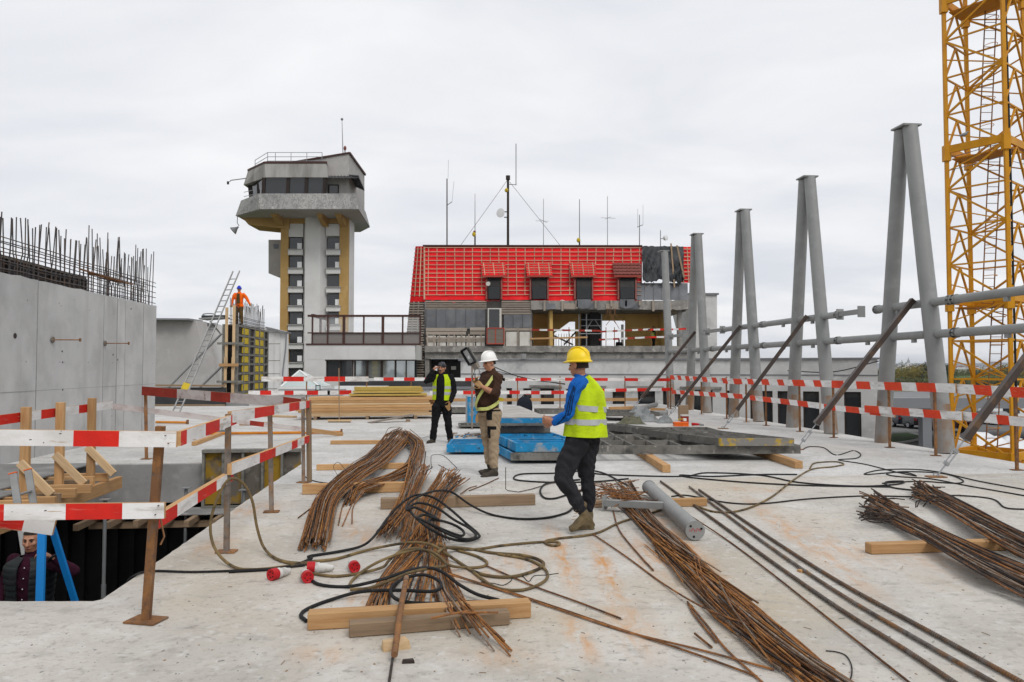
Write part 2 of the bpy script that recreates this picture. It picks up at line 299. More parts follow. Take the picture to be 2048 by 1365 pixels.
M['asphalt'] = mat('asphalt', (0.13,0.13,0.13), [((0.17,0.168,0.165),0.15,0.4,0.7), ((0.10,0.10,0.10),2,0.45,0.7)], 0.9)
M['kerb'] = mat('kerb_concrete', (0.42,0.41,0.39), rough=0.9)
M['roof_dark'] = mat('dark_roof_felt', (0.045,0.045,0.048), [((0.07,0.07,0.072),0.7,0.45,0.7)], 0.8)
M['roof_grey'] = mat('grey_flat_roof', (0.33,0.33,0.33), [((0.25,0.25,0.25),0.4,0.42,0.7)], 0.85)
M['lead'] = mat('grey_flashing', (0.2,0.205,0.215), rough=0.6)
M['form_dirty'] = mat('dirty_yellow_formwork', (0.13,0.115,0.095), [((0.30,0.18,0.02),1.6,0.47,0.56), ((0.06,0.055,0.05),5,0.55,0.68), ((0.24,0.22,0.2),4,0.62,0.74)], 0.8, 0.2, 30)
# ================================================================ THE SETTING
GZ = -4.2
# deck concrete with rust stains where bars have lain
_fine = [((0.31,0.295,0.268),4.5,0.56,0.72,(1,1.5,1),0.6), ((0.58,0.57,0.55),11,0.56,0.70,(1,1,1),0.6), ((0.25,0.23,0.205),2.3,0.62,0.73,(0.7,1.3,1),0.5), ((0.28,0.26,0.23),19,0.55,0.69,(1,1,1),0.6), ((0.23,0.21,0.185),8,0.62,0.69,(0.7,1.4,1),0.55), ((0.10,0.09,0.08),42,0.65,0.70,(1,1,1),0.85)]
M['deck'] = mat('deck_concrete', (0.50,0.472,0.43), [((0.405,0.382,0.345),0.55,0.42,0.66), ((0.57,0.55,0.515),1.3,0.5,0.70), ((0.45,0.38,0.28),0.37,0.50,0.70,(1,1,1),0.65), ((0.46,0.35,0.21),1.0,0.62,0.74,(1,0.5,1),0.45)]+_fine, 0.85, 0.45, 22)
M['deck_far'] = mat('pale_deck_concrete', (0.535,0.525,0.505), [((0.43,0.42,0.40),0.5,0.42,0.66), ((0.60,0.595,0.58),1.2,0.5,0.70), ((0.47,0.43,0.37),0.4,0.56,0.72,(1,1,1),0.5)]+_fine, 0.85, 0.45, 22)
def stains(m, lst, colr=(0.52,0.245,0.07)):
    t = m.node_tree; n = t.nodes; l = t.links; b = n['Principled BSDF']; src = b.inputs['Base Color'].links[0].from_socket
    tcn = n.new('ShaderNodeTexCoord'); acc = None
    for (p0, p1, wd, am) in lst:
        p0 = V(p0); p1 = V(p1); c = (p0+p1)/2; d = p1-p0; ang = math.atan2(d.y, d.x)
        mpn = n.new('ShaderNodeMapping'); mpn.vector_type = 'TEXTURE'
        mpn.inputs['Location'].default_value = (c.x, c.y, 0); mpn.inputs['Rotation'].default_value = (0, 0, ang); mpn.inputs['Scale'].default_value = (d.length*0.62, wd, 1)
        l.new(tcn.outputs['Object'], mpn.inputs[0])
        ln = n.new('ShaderNodeVectorMath'); ln.operation = 'LENGTH'; l.new(mpn.outputs[0], ln.inputs[0])
        mr = n.new('ShaderNodeMapRange'); mr.interpolation_type = 'SMOOTHSTEP'; mr.inputs['From Min'].default_value = 1.0; mr.inputs['From Max'].default_value = 0.0; mr.inputs['To Max'].default_value = am
        l.new(ln.outputs['Value'], mr.inputs['Value'])
        if acc is None: acc = mr.outputs[0]
        else:
            mxn = n.new('ShaderNodeMath'); mxn.operation = 'MAXIMUM'; l.new(acc, mxn.inputs[0]); l.new(mr.outputs[0], mxn.inputs[1]); acc = mxn.outputs[0]
    nz = n.new('ShaderNodeTexNoise'); nz.inputs['Scale'].default_value = 5.0; nz.inputs['Detail'].default_value = 8; nz.inputs['Roughness'].default_value = 0.72; nz.inputs['Distortion'].default_value = 0.6
    mpz = n.new('ShaderNodeMapping'); mpz.inputs['Scale'].default_value = (2.0,0.55,1); mpz.inputs['Rotation'].default_value = (0,0,0.12); l.new(tcn.outputs['Object'], mpz.inputs[0]); l.new(mpz.outputs[0], nz.inputs['Vector'])
    mr = n.new('ShaderNodeMapRange'); mr.inputs['From Min'].default_value = 0.40; mr.inputs['From Max'].default_value = 0.62; l.new(nz.outputs[0], mr.inputs['Value'])
    mu = n.new('ShaderNodeMath'); mu.operation = 'MULTIPLY'; l.new(acc, mu.inputs[0]); l.new(mr.outputs[0], mu.inputs[1])
    mi = n.new('ShaderNodeMix'); mi.data_type = 'RGBA'; mi.inputs[7].default_value = (*colr, 1)
    l.new(mu.outputs[0], mi.inputs[0]); l.new(src, mi.inputs[6]); l.new(mi.outputs[2], b.inputs['Base Color'])
_st = [(G(1095,1040), G(1165,1215), 0.16, 0.95), (G(1180,1065), G(1255,1250), 0.14, 1.0), (G(1230,1180), G(1300,1330), 0.25, 0.6), (G(1270,990), G(1560,1330), 0.30, 0.8),
    (G(1480,985), G(1800,1230), 0.22, 0.75), (G(1420,975), G(1600,985), 0.30, 0.5), (G(600,1290), G(680,1330), 0.25, 0.55), (G(690,1040), G(760,1110), 0.30, 0.5), (G(1000,1100), G(1100,1150), 0.35, 0.6),
    (G(440,1040), G(560,1000), 0.5, 0.6), (G(380,1130), G(480,1060), 0.3, 0.45), (G(620,1060), G(700,1010), 0.3, 0.4), (G(1780,1080), G(2000,1180), 0.5, 0.4), (G(1350,940), G(1500,950), 0.4, 0.25), (G(900,1300), G(1120,1330), 0.25, 0.35), (G(760,1130), G(1080,1165), 0.45, 0.6), (G(700,1180), G(760,1230), 0.3, 0.5), (G(1250,1060), G(1420,1200), 0.45, 0.6), (G(1560,1040), G(1800,1150), 0.35, 0.5), (G(1120,1215), G(1200,1340), 0.12, 0.8)]
stains(M['deck'], _st)
# ---- terrain
gm = mat('field_ground', (0.075,0.085,0.035), [((0.13,0.115,0.06),0.012,0.45,0.6), ((0.05,0.10,0.025),0.008,0.52,0.62), ((0.16,0.13,0.08),0.03,0.6,0.7)], 0.95)
g = MB(); xs = [-9000,-1500,-300,-60,0,60,300,1500,9000]; ys = [-300,-60,0,40,90,200,500,1500,4000,9000]
g.add([(x, y, GZ) for y in ys for x in xs], [(j*len(xs)+i, j*len(xs)+i+1, (j+1)*len(xs)+i+1, (j+1)*len(xs)+i) for j in range(len(ys)-1) for i in range(len(xs)-1)])
g.obj('ground', gm, base=(0,0,GZ), kind='structure')
p = MB(); p.add([(11,-20,GZ+0.004),(120,-20,GZ+0.004),(140,125,GZ+0.004),(5,125,GZ+0.004)], [(0,1,2,3)]); p.obj('car_park', M['asphalt'], kind='structure')
gr = mat('lawn', (0.05,0.105,0.025), [((0.075,0.13,0.03),2,0.4,0.7)], 0.95)
fld = mat('green_crop_field', (0.055,0.14,0.028), [((0.075,0.16,0.035),0.02,0.4,0.7)], 0.95)
p = MB(); p.add([(190,330,GZ+0.01),(420,330,GZ+0.01),(640,800,GZ+0.01),(330,800,GZ+0.01)], [(0,1,2,3)]); p.obj('field', fld, kind='structure')
p = MB(); lawn = [G(1760,872,GZ+0.008), G(1815,868,GZ+0.008), G(1838,873,GZ+0.008), G(1840,879,GZ+0.008), G(1810,886,GZ+0.008), G(1760,889,GZ+0.008)]
p.prism(lawn, (0,0,0.09)); p.obj('lawn', gr, kind='structure')
kp = spline([q+V((0,0,0.05)) for q in lawn+[lawn[0]]], 4); p = MB(); p.tube(kp, 0.11, 6); p.obj('kerb', M['kerb'], kind='structure', smooth=True)
hm = mat('far_wooded_hills', (0.075,0.10,0.125), [((0.095,0.115,0.13),0.004,0.42,0.62), ((0.055,0.08,0.095),0.012,0.5,0.65)], 1.0)  # blue of the distance haze is painted into the hill colour
h = MB(); vs_ = []; nh = 90
for i in range(nh+1):
    x = -4600 + 9200*i/nh; y = 5200 + 300*math.sin(i*0.3); t = 34 + 16*noise.noise((i*0.13, 1.3, 0)) + 6*noise.noise((i*0.7, 4, 0))
    vs_ += [(x, y-500, GZ-3), (x*1.0, y, t), (x, y+900, GZ-3)]
h.add(vs_, [(3*i+j, 3*i+3+j, 3*i+4+j, 3*i+1+j) for i in range(nh) for j in (0,1)]); h.obj('hills', hm, kind='structure', smooth=True)
# ---- deck slab
def jag(pts, step=0.09, amp=0.005):
    o = []
    for i, p_ in enumerate(pts):
        q = pts[(i+1) % len(pts)]; d = V(q)-V(p_); n_ = max(1, int(d.length/step)); nn = V((-d.y, d.x)).normalized()
        for k in range(n_):
            c = V(p_)+d*(k/n_); r = rnd.uniform(-amp, amp) if k else 0
            o.append(c+nn*r)
    return o
_np = [G(-700,1204),G(60,1203),G(186,1203),G(205,1199),G(228,1183),G(262,1160)]
_npab = [(q.dot(RX),q.dot(DX)) for q in reversed(_np)]
JB = 10.9
near_ = [(-9,-4),(10.02,-4),(10.02,JB-0.004),(-2.33,JB-0.004)]+_npab
far_ = [(10.02,JB+0.004),(10.02,33),(-14.5,33),(-14.5,20.6),(-7.65,20.6),(-7.65,13.5),(-2.28,13.5),(-2.33,JB+0.004)]
for ol_, mt_ in ((near_, M['deck']), (far_, M['deck_far'])):
    pj = jag([V(q) for q in ol_]); d = MB(); d.prism([AB(q.x, q.y, -0.26) for q in pj], (0,0,0.26)); d.obj('deck_slab', mt_, base=(0,0,0), kind='structure')
# beam under the far rim of the opening
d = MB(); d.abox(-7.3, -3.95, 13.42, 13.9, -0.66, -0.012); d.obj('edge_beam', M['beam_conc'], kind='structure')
# storey below: floor, walls, ribbed dark sheet
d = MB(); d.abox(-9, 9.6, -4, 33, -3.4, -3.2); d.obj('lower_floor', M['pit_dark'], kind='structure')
d = MB()
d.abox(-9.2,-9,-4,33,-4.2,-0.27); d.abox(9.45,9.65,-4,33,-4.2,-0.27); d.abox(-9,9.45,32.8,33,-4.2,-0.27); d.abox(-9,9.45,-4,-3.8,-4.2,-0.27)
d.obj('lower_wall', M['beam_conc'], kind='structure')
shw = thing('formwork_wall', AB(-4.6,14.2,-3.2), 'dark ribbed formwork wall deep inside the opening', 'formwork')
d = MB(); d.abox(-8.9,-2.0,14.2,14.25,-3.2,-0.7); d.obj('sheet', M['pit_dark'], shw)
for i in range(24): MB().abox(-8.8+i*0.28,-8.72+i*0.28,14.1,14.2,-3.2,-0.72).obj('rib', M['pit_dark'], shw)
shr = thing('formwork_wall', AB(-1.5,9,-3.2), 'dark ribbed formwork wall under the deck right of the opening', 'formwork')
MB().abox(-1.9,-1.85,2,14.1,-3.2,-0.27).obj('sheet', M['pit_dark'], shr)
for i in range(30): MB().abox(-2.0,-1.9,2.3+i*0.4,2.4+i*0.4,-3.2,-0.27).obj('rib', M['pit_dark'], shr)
for i, (a_, b_, nm) in enumerate([(-4.9, 8.6, 'nearest the corner of the opening'), (-4.95, 11.9, 'under the timber joists'), (-3.1, 12.6, 'far right in the opening'), (-4.1, 12.9, 'far back in the opening')]):
    t = thing('steel_prop', AB(a_,b_,-3.2), 'grey steel prop standing in the dark opening, '+nm, 'prop', 'props in the opening')
    MB().cyl(AB(a_,b_,-3.2), AB(a_,b_,-1.6), 0.035, n=10).obj('outer_tube', M['galv'], t, smooth=True)
    MB().cyl(AB(a_,b_,-1.6), AB(a_,b_,-0.34), 0.027, n=10).obj('inner_tube', M['galv'], t, smooth=True)
    MB().abox(a_-.07,a_+.07,b_-.07,b_+.07,-0.34,-0.33).obj('head_plate', M['galv'], t)
    MB().abox(a_-.07,a_+.07,b_-.07,b_+.07,-3.2,-3.19).obj('base_plate', M['galv'], t)
# formwork panels standing along the far right rim
t = thing('panel_formwork', AB(-3.1,13.4,-0.7), 'yellow and grey formwork panel closing the far right end of the opening', 'formwork')
for i in range(5):
    a0 = -3.93+i*0.325
    MB().abox(a0,a0+0.30,13.30,13.34,-0.68,0.20).obj('board', M['form_dirty'], t)
    MB().abox(a0-0.02,a0+0.02,13.22,13.30,-0.7,0.22).obj('rib', M['form_steel'], t)
MB().abox(-3.95,-2.32,13.2,13.38,0.20,0.25).obj('top_rail', M['form_steel'], t)
MB().abox(-3.95,-2.32,13.2,13.29,-0.76,-0.70).obj('bottom_rail', M['form_steel'], t)
# shuttering under the beam
t = thing('beam_formwork', AB(-4.2,12.9,-0.85), 'grey plywood strip on timber joists under the concrete beam', 'formwork')
MB().abox(-5.6,-2.5,12.75,13.35,-0.755,-0.735).obj('plywood', M['ply'], t)
for i in range(8):
    a0 = -5.5+i*0.4; beam('joist', AB(a0,12.2+0.1*(i % 3),-0.81), AB(a0,13.4,-0.81), 0.08, 0.10, M['wood_old'], t)
beam('bearer', AB(-5.6,12.9,-0.92), AB(-2.6,12.9,-0.92), 0.08, 0.11, M['wood_old'], t)
# ---- left formwork platform
t = thing('formwork_platform', AB(-6,10.5,-0.3), 'grey plywood platform on pine joists left of the opening', 'platform')
for i, (b0, b1) in enumerate([(5.7,8.2),(8.22,10.6),(10.62,13.45)]):
    MB().abox(-7.27,-5.45+[0.05,0,-0.35][i],b0,b1,0.0+0.002*i,0.021+0.002*i).obj('plywood_sheet', M['ply'], t)
jb = [6.3,6.9,7.5,8.1,8.65,9.1,9.45,9.95,10.2,10.45,10.85,11.2,11.65,12.0,12.35]
for i, b0 in enumerate(jb): beam('joist', AB(-7.2,b0,-0.065), AB(-4.95+rnd.uniform(-0.22,0.12),b0,-0.065), 0.07, 0.125, M['wood' if i % 3 else 'wood_old'], t)
for a0 in (-5.15,-6.6): beam('bearer', AB(a0,5.8,-0.225), AB(a0,12.9,-0.225), 0.09, 0.19, M['wood'], t)
gt = thing('timber_guard_rail', AB(-5.35,10.8,0), 'pine posts with red and white board along the left plywood platform', 'guard rail')
for b0, hh in ((8.95,1.13),(10.4,1.13),(11.3,1.15),(12.28,1.17)):
    beam('post', AB(-5.33,b0,-0.06), AB(-5.33,b0,hh), 0.11, 0.07, M['wood'], gt, up=DX)
    beam('brace', AB(-5.36,b0-0.07,0.42), AB(-4.96,b0-0.07,0.0), 0.04, 0.11, M['wood_pale'], gt, up=UP)
# ---------------------------------------------------------------- striped boards
def striped(name, a, b, hgt, th, cuts, parent, red='red_paint', white='white_paint', first='w', slant=0.0, up=UP, back='wood', label=None):
    """board from a to b, painted on the face in bands; cuts = band edges as fractions of the length"""
    a = V(a); b = V(b); x = (b-a); Lx = x.length; Mx = frame(a, b, up)
    m = MB(); fr = [0.0]+list(cuts)+[1.0]; k = 0 if first == 'w' else 1
    xs_ = []
    for i, f_ in enumerate(fr):
        s_ = 0 if i in (0, len(fr)-1) else slant*hgt*rnd.uniform(0.7,1.3)
        j_ = 0 if i in (0, len(fr)-1) else rnd.uniform(-0.12,0.12)*hgt
        xs_.append((-Lx/2+Lx*f_+j_-s_/2, -Lx/2+Lx*f_+j_+s_/2))
    for i in range(len(fr)-1):
        (b0, t0), (b1, t1) = xs_[i], xs_[i+1]
        y0, y1, z0, z1 = -th/2, th/2, -hgt/2, hgt/2
        vv = [(b0,y0,z0),(b1,y0,z0),(b1,y1,z0),(b0,y1,z0),(t0,y0,z1),(t1,y0,z1),(t1,y1,z1),(t0,y1,z1)]
        mi = (i+k) % 2
        m.add(vv, [(0,1,5,4),(2,3,7,6)], mi); m.add(vv, [(3,2,1,0),(4,5,6,7)], 2)
        if i == 0: m.add(vv, [(3,0,4,7)], 2)
        if i == len(fr)-2: m.add(vv, [(1,2,6,5)], 2)
    me = bpy.data.meshes.new(name); me.from_pydata(m.v, [], m.f)
    for q in (white, red, back): me.materials.append(M[q])
    me.polygons.foreach_set('material_index', m.m)
    o = bpy.data.objects.new(name, me); link(o, Mx, parent)
    if label: o['label'] = label
    return o
def even(n, j=0.2): return [(i+rnd.uniform(-j,j)*0.5)/n for i in range(1, n)]
def post(base, top, parent, mt='post_grey', s_=0.045, plate=True, name='post'):
    base = V(base); top = V(top)
    m = MB(); m.bar(base, top, s_, s_, up=DX); o = m.obj(name, M[mt], parent)
    if plate:
        m = MB(); r = rnd.uniform(-0.3,0.3); k_ = 0.11 if base.y < 6 else 0.085; c_, s2 = math.cos(r)*k_, math.sin(r)*k_
        e1 = V((c_, s2, 0)); e2 = V((-s2, c_, 0))*0.7; z0, z1 = base.z+0.004, base.z+0.014
        m.hexa([base.xy.to_3d()+q+UP*z for z in (z0, z1) for q in (-e1-e2, e1-e2, e1+e2, -e1+e2)]); m.obj('base_plate', M['rust'], o)
    return o
# rail on the platform's timber posts
striped('rail', AB(-5.41,7.2,0.97), AB(-5.41,13.2,1.02), 0.125, 0.025, [0.12,0.20,0.30,0.36,0.44,0.55,0.62,0.70,0.80,0.88], gt)
# ---- guard rail round the near corner and right side of the opening
g1 = thing('guard_rail', G(292,1243), 'nearest guard rail with thick red and white boards at the corner of the opening', 'guard rail')
p1 = G(292,1243); post(p1, P(321,853,4.88), g1, 'rust', 0.05)
e = p1+V((0.12,-0.06,0))
striped('rail', P(354,879,4.83), P(-420,871,4.65), 0.10, 0.03, [0.147,0.277,0.72,0.9], g1)
striped('rail', P(330,1021,4.80), P(-420,1029,4.62), 0.10, 0.03, [0.12,0.267,0.43,0.50,0.9], g1)
striped('rail', P(109,1055,4.90), P(-40,1034,4.80), 0.10, 0.03, [0.42], g1, first='w')
g2 = thing('guard_rail', G(453,1105), 'guard rail of worn red and white boards along the right side of the opening', 'guard rail')
p2 = G(453,1105); p3 = G(543,1025); p4 = G(607,966)
post(p2, V((p2.x+0.0,p2.y,1.23)), g2); post(p3, V((p3.x-0.03,p3.y,1.12)), g2); post(p4, V((p4.x-0.02,p4.y,1.22)), g2)
beam('timber_post', p4+V((0.07,0.05,0)), p4+V((0.05,0.05,1.16)), 0.07, 0.045, M['wood_old'], g2, up=DX)
o_ = V((-0.04,-0.02,0))
striped('rail', P(357,878,4.92), P(470,838,7.0), 0.095, 0.03, [0.08,0.36,0.62,0.86], g2, first='r')
striped('rail', P(459,835,6.75), P(620,808,10.95), 0.105, 0.035, [0.2,0.42,0.62,0.78,0.9], g2)
striped('rail', P(304,1048,4.92), P(462,951,6.95), 0.09, 0.045, [0.22,0.45,0.72,0.9], g2, first='r')
striped('rail', P(459,939,6.72), P(616,878,10.75), 0.10, 0.04, [0.26,0.45,0.68,0.78,0.9], g2)
for (u_,v_,y_) in ((330,872,4.79),(336,888,4.79),(120,868,4.70),(316,1012,4.77),(310,1030,4.77),(90,1022,4.66),(60,880,4.68)): q = P(u_,v_,y_); MB().cyl(q+V((0,.012,0)),q-V((0,.004,0)),.0035,n=6).obj('nail', M['frame_dark'], g1)
MB().tube([p1+V((0.07,0.0,0.72)), p1+V((0.12,-0.02,0.55)), p1+V((0.1,-0.03,0.5))], 0.006, 5).obj('wire_tie', M['rust'], g1)
MB().sph(p1+V((0.05,-0.03,0.755)), (0.03,0.02,0.025), 8, 6).obj('mortar_lump', M['insul'], g1)
# ---- guard rail across the far side of the opening
g3 = thing('guard_rail', G(291,919), 'weathered dark red and dirty white board across the far side of the opening', 'guard rail')
q0 = G(293,919); post(q0, P(291,776,q0.y), g3, 'rust')
striped('rail', P(285,782,q0.y-0.04), P(552,803,11.4), 0.155, 0.03, [0.30,0.56,0.70], g3, 'worn_red', 'worn_white', first='r', back='wood_old')
striped('rail', P(548,800,11.35), P(614,809,10.8), 0.13, 0.03, [0.3], g3, 'worn_red', 'worn_white', first='w', back='wood_old')
pl = thing('plank', G(685,868), 'long thin plank sloping down from the platform rail to the deck', 'plank')
striped('board', P(224,813,13.0), P(622,861,17.6), 0.10, 0.03, [0.62,0.70], pl, 'worn_red', 'worn_white', first='w', back='wood_old')
beam('board_end', P(622,861,17.6), G(686,869.5,0.03), 0.03, 0.10, M['wood'], pl)
# ---- rear guard rails
def rear(label, uposts, Yr, ztop, boards):
    t = thing('guard_rail', P(uposts[0],800,Yr).xy.to_3d(), label, 'guard rail', 'guard rails along the rear edge of the deck')
    for u in uposts:
        b_ = P(u,800,Yr); post(V((b_.x,Yr,0)), V((b_.x,Yr,ztop+0.08)), t, 'rust', 0.04)
    for (u0,v0,u1,v1,n_,f_,hh) in boards: striped('rail', P(u0,v0,Yr-0.04), P(u1,v1,Yr-0.04), hh, 0.025, even(n_), t, first=f_, red='red_paint')
rear('rear guard rail in front of the pyramid skylight, left of the lumber stack', (613,733), 26.0, 1.26, [(523,758.5,737,758.5,5,'w',0.165),(497,786,660,786,7,'w',0.145),(655,786,703,785,2,'w',0.145)])
rear('rear guard rail behind the workers in the middle of the deck', (822,945,1035), 29.5, 1.2, [(748,758.5,1010,759.5,13,'w',0.13),(860,786,1062,785,9,'w',0.14),(1005,759.5,1130,759,5,'w',0.12)])
rear('rear guard rail in front of the dirty white annex wall', (1120,1250,1336), 30.5, 1.2, [(1120,759,1342,760,7,'r',0.12),(1052,786,1150,785,4,'r',0.14),(1140,782,1345,779,9,'r',0.13)])
# ---- guard rail along the right edge
t = thing('guard_rail', AB(9.25,15,0), 'long orange and white guard rail on rusty posts along the right deck edge', 'guard rail')
for (u,v) in [(1348,818),(1402,829),(1448,838),(1485,845),(1528,852),(1597,864),(1669,876),(1771,896),(1895,912),(2041,941)]:
    b_ = G(u,v); b_ = AB(9.25, b_.dot(DX), 0); post(b_, b_+UP*1.33, t, 'rust', 0.04)
def rb(u0,v0,u1,v1,n_,f_,hh=0.15,sl=0.5,a=9.19): striped('rail', Aat(u0,v0,a), Aat(u1,v1,a), hh, 0.025, even(n_,0.35), t, first=f_, red='orange_paint', slant=-sl)
rb(1341,755,1480,764,15,'r',0.17,0.9); rb(1470,763,1690,769,13,'r',0.16,0.6,9.17); rb(1664,769,1912,777,8,'r',0.165,0.3,9.14); rb(1888,776,2052,786,5,'r',0.165,0.3,9.18)
rb(1344,784,1480,793,13,'r',0.15,0.9); rb(1470,792,1640,812,10,'r',0.14,0.5,9.16); rb(1632,812,1790,829,7,'w',0.13,0.3,9.18); rb(1730,818,1925,833,6,'r',0.15,0.3,9.13); rb(1915,831,2052,845,5,'w',0.15,0.2,9.18)
# ================================================================ LEFT CONCRETE WALL
t = thing('concrete_wall', AB(-7.45,16,0), 'tall fresh grey concrete wall at the left edge', 'wall')
WT = 3.25
segs = [(9.5,14.55),(14.553,17.3),(17.303,18.0),(18.003,18.45),(18.453,19.55),(19.553,20.4)]
for i, (b0, b1) in enumerate(segs):
    m = MB(); k = int((b1-b0)/0.3)+1
    zz = [WT+rnd.uniform(-0.015,0.015) for _ in range(k+1)]
    for j in range(k):
        c0, c1 = b0+(b1-b0)*j/k, b0+(b1-b0)*(j+1)/k; off = 0.004*(i % 2)
        A0, A1 = -7.62, -7.30+off
        m.add([AB(A0,c0,0),AB(A1,c0,0),AB(A1,c1,0),AB(A0,c1,0),AB(A0,c0,zz[j]),AB(A1,c0,zz[j]),AB(A1,c1,zz[j+1]),AB(A0,c1,zz[j+1])],
              [(4,5,6,7),(1,2,6,5),(3,0,4,7)]+([(0,1,5,4)] if j == 0 else [])+([(2,3,7,6)] if j == k-1 else []))
    m.obj('wall_section', M['wall_conc'], t)
for b0 in (14.55,17.3,18.0,18.45,19.55): MB().abox(-7.30,-7.294,b0-0.008,b0+0.010,0,WT-0.03).obj('joint', M['beam_conc'], t)
for (u,v) in ((104,680),(209,687)):
    q = Aat(u,v,-7.29); r = q+RX*0.52
    m = MB(); m.cyl(q, r, 0.012, n=6); o = m.obj('tie_rod', M['rust'], t)
    MB().cyl(q, q+RX*0.03, 0.06, n=8).obj('rod_nut', M['wood_grey'], o)
    MB().cyl(r-RX*0.02, r, 0.035, n=8).obj('rod_nut', M['rust'], o)
for (b_,z_) in [(10.6+1.2*i,zz) for i in range(9) for zz in (0.55,1.75,2.85)]: q = AB(-7.297,b_,z_); MB().cyl(q, q+RX*0.004, 0.013, n=8).obj('tie_hole', M['beam_conc'], t)
for z_ in (1.22,): MB().abox(-7.30,-7.2955,9.6,20.38,z_-.004,z_+.004).obj('joint', M['beam_conc'], t)
for (u,v) in ((30,672),(262,618),(124,703),(125,725),(235,720),(125,780),(226,710)):
    q = Aat(u,v,-7.298); MB().cyl(q, q+RX*0.006, 0.02 if u != 30 else 0.05, n=8).obj('tie_hole', M['frame_dark'], t)
# rebar cage on top
rc = thing('rebar_cage', AB(-7.45,16,WT), 'rebar cage of dark starter bars on the tall concrete wall', 'rebar')
def vbar(parent, base, hgt, lean, kink, r=0.011, mt='rebar_grey', nm='rebar'):
    b_ = V(base); m = MB()
    pts = [b_, b_+UP*(hgt*0.3), b_+UP*(hgt*0.42)+kink, b_+UP*hgt+kink+lean]
    m.tube(pts, r, 5); m.obj(nm, M[mt], parent)
b0 = 11.3
while b0 < 20.35:
    for a0 in (-7.36,-7.56):
        hh = 1.12 + rnd.uniform(-0.1,0.12)
        if 17.0 < b0 < 18.4: hh += 0.35 if rnd.random() < 0.5 else -0.1
        if b0 > 19.4: hh += 0.3 if rnd.random() < 0.6 else -0.1
        vbar(rc, AB(a0, b0+rnd.uniform(-0.05,0.05), WT-0.05), hh, AB(rnd.uniform(-0.03,0.03), rnd.uniform(-0.05,0.05)), AB(rnd.uniform(-0.02,0.02), rnd.uniform(-0.05,0.05)))
    b0 += 0.2 if b0 < 17 else 0.15
for z0 in (0.08,0.22,0.36,0.50,0.60):
    for a0 in (-7.345,-7.575):
        m = MB(); m.tube([AB(a0,11+i*1.05,WT+z0+rnd.uniform(-0.015,0.015)) for i in range(10)], 0.010, 5); m.obj('rebar', M['rebar_grey'], rc)
for i in range(3):
    MB().tube([AB(-7.33-0.03*i,16.2+i*0.5,WT+0.42-0.03*i), AB(-7.33,18.5+0.2*i,WT+0.40)], 0.018, 5).obj('rebar', M['rebar'], rc)
bf = thing('black_formwork', AB(-7.72,15,WT), 'black formwork panel showing above the tall concrete wall behind the rebar', 'formwork')
MB().abox(-7.70,-7.66,13.0,17.2,WT-0.6,WT+0.33).obj('panel', M['film_black'], bf)
for i in range(9): beam('strip', AB(-7.64,13.2+i*0.5,WT-0.1), AB(-7.64,13.2+i*0.5,WT+0.33), 0.05, 0.03, M['frame_dark'], bf, up=RX)
beam('top_rail', AB(-7.68,13.0,WT+0.35), AB(-7.68,17.2,WT+0.35), 0.1, 0.04, M['wood_grey'], bf)
# ================================================================ WALL FORMWORK WITH LADDER (far left)
fb = G(460,808); A0 = fb.dot(RX); B0 = fb.dot(DX); FH = 3.6; FL = 6.2
t = thing('wall_formwork', AB(A0,B0,0), 'tall steel wall formwork with yellow boards under the worker in orange', 'formwork')
def fab(a0,a1,b0,b1,z0,z1,nm,mt): return MB().abox(A0+a0,A0+a1,B0+b0,B0+b1,z0,z1).obj(nm, M[mt], t)
fab(-0.27,-0.22,0.04,FL,0,FH,'left_panel','film_black'); fab(0.20,0.25,0.04,FL,0,FH,'right_panel','film_black'); fab(-0.2,0.18,0.35,0.4,0,FH-0.1,'stop_end','film_black')
for s_, a0 in ((-1,-0.37),(1,0.16)):
    for i in range(9): fab(a0,a0+0.15,0.02,FL,i*(FH-0.1)/8,i*(FH-0.1)/8+0.09,'rib','form_steel')
    for b_ in (0.0,1.05,2.1,3.15,4.2,5.2,FL-0.1): fab(a0-0.01,a0+0.162,b_,b_+0.1,0,FH,'stile','form_steel')
for b0_, b1_ in ((0.9,2.0),(3.3,4.1),(4.3,5.1)):
    for i in range(8):
        z0 = i*(FH-0.1)/8+0.12; fab(0.26,0.30,b0_+0.02,b1_-0.02,z0,z0+0.29,'yellow_board','yellow_ply')
for a0,z0,z1 in ((-0.20,0,2.1),(-0.17,1.6,4.35),(0.13,0,2.1),(0.15,1.5,4.45)): beam('timber', AB(A0+a0,B0-0.08,z0), AB(A0+a0,B0-0.08,z1), 0.12, 0.07, M['wood_pale'], t, up=DX)
beam('cross_timber', AB(A0-0.45,B0-0.2,1.75), AB(A0+0.4,B0-0.2,1.75), 0.06, 0.13, M['wood'], t)
for z0 in (1.0,2.72): beam('waler', AB(A0-0.55,B0-0.17,z0), AB(A0+0.6,B0-0.17,z0), 0.06, 0.10, M['form_steel'], t)
for z0 in (0.5,1.3,2.0,2.9,3.5):
    MB().cyl(AB(A0-0.6,B0+FL-0.1,z0), AB(A0+0.95,B0+FL-0.1,z0), 0.02, n=6).obj('tie_rod', M['form_steel'], t)
    MB().cyl(AB(A0+0.3,B0+2.15,z0), AB(A0+0.55,B0+2.15,z0), 0.02, n=6).obj('tie_rod', M['form_steel'], t)
for pr in (((443,668),(345,776)),((443,734),(393,782))):
    a_ = P(*pr[0], B0*0.995+1.0); b_ = P(*pr[1], B0*0.995+1.0); b2 = a_+(b_-a_)*1.35
    MB().cyl(a_, V((b2.x,b2.y,max(b2.z,0.05))), 0.055, n=8).obj('push_pull_prop', M['grey_steel'], t, smooth=True)
m = MB(); pb = P(428,640,B0+1.0)
wp = thing('work_platform', pb, 'small steel bracket platform on the left of the wall formwork', 'platform')
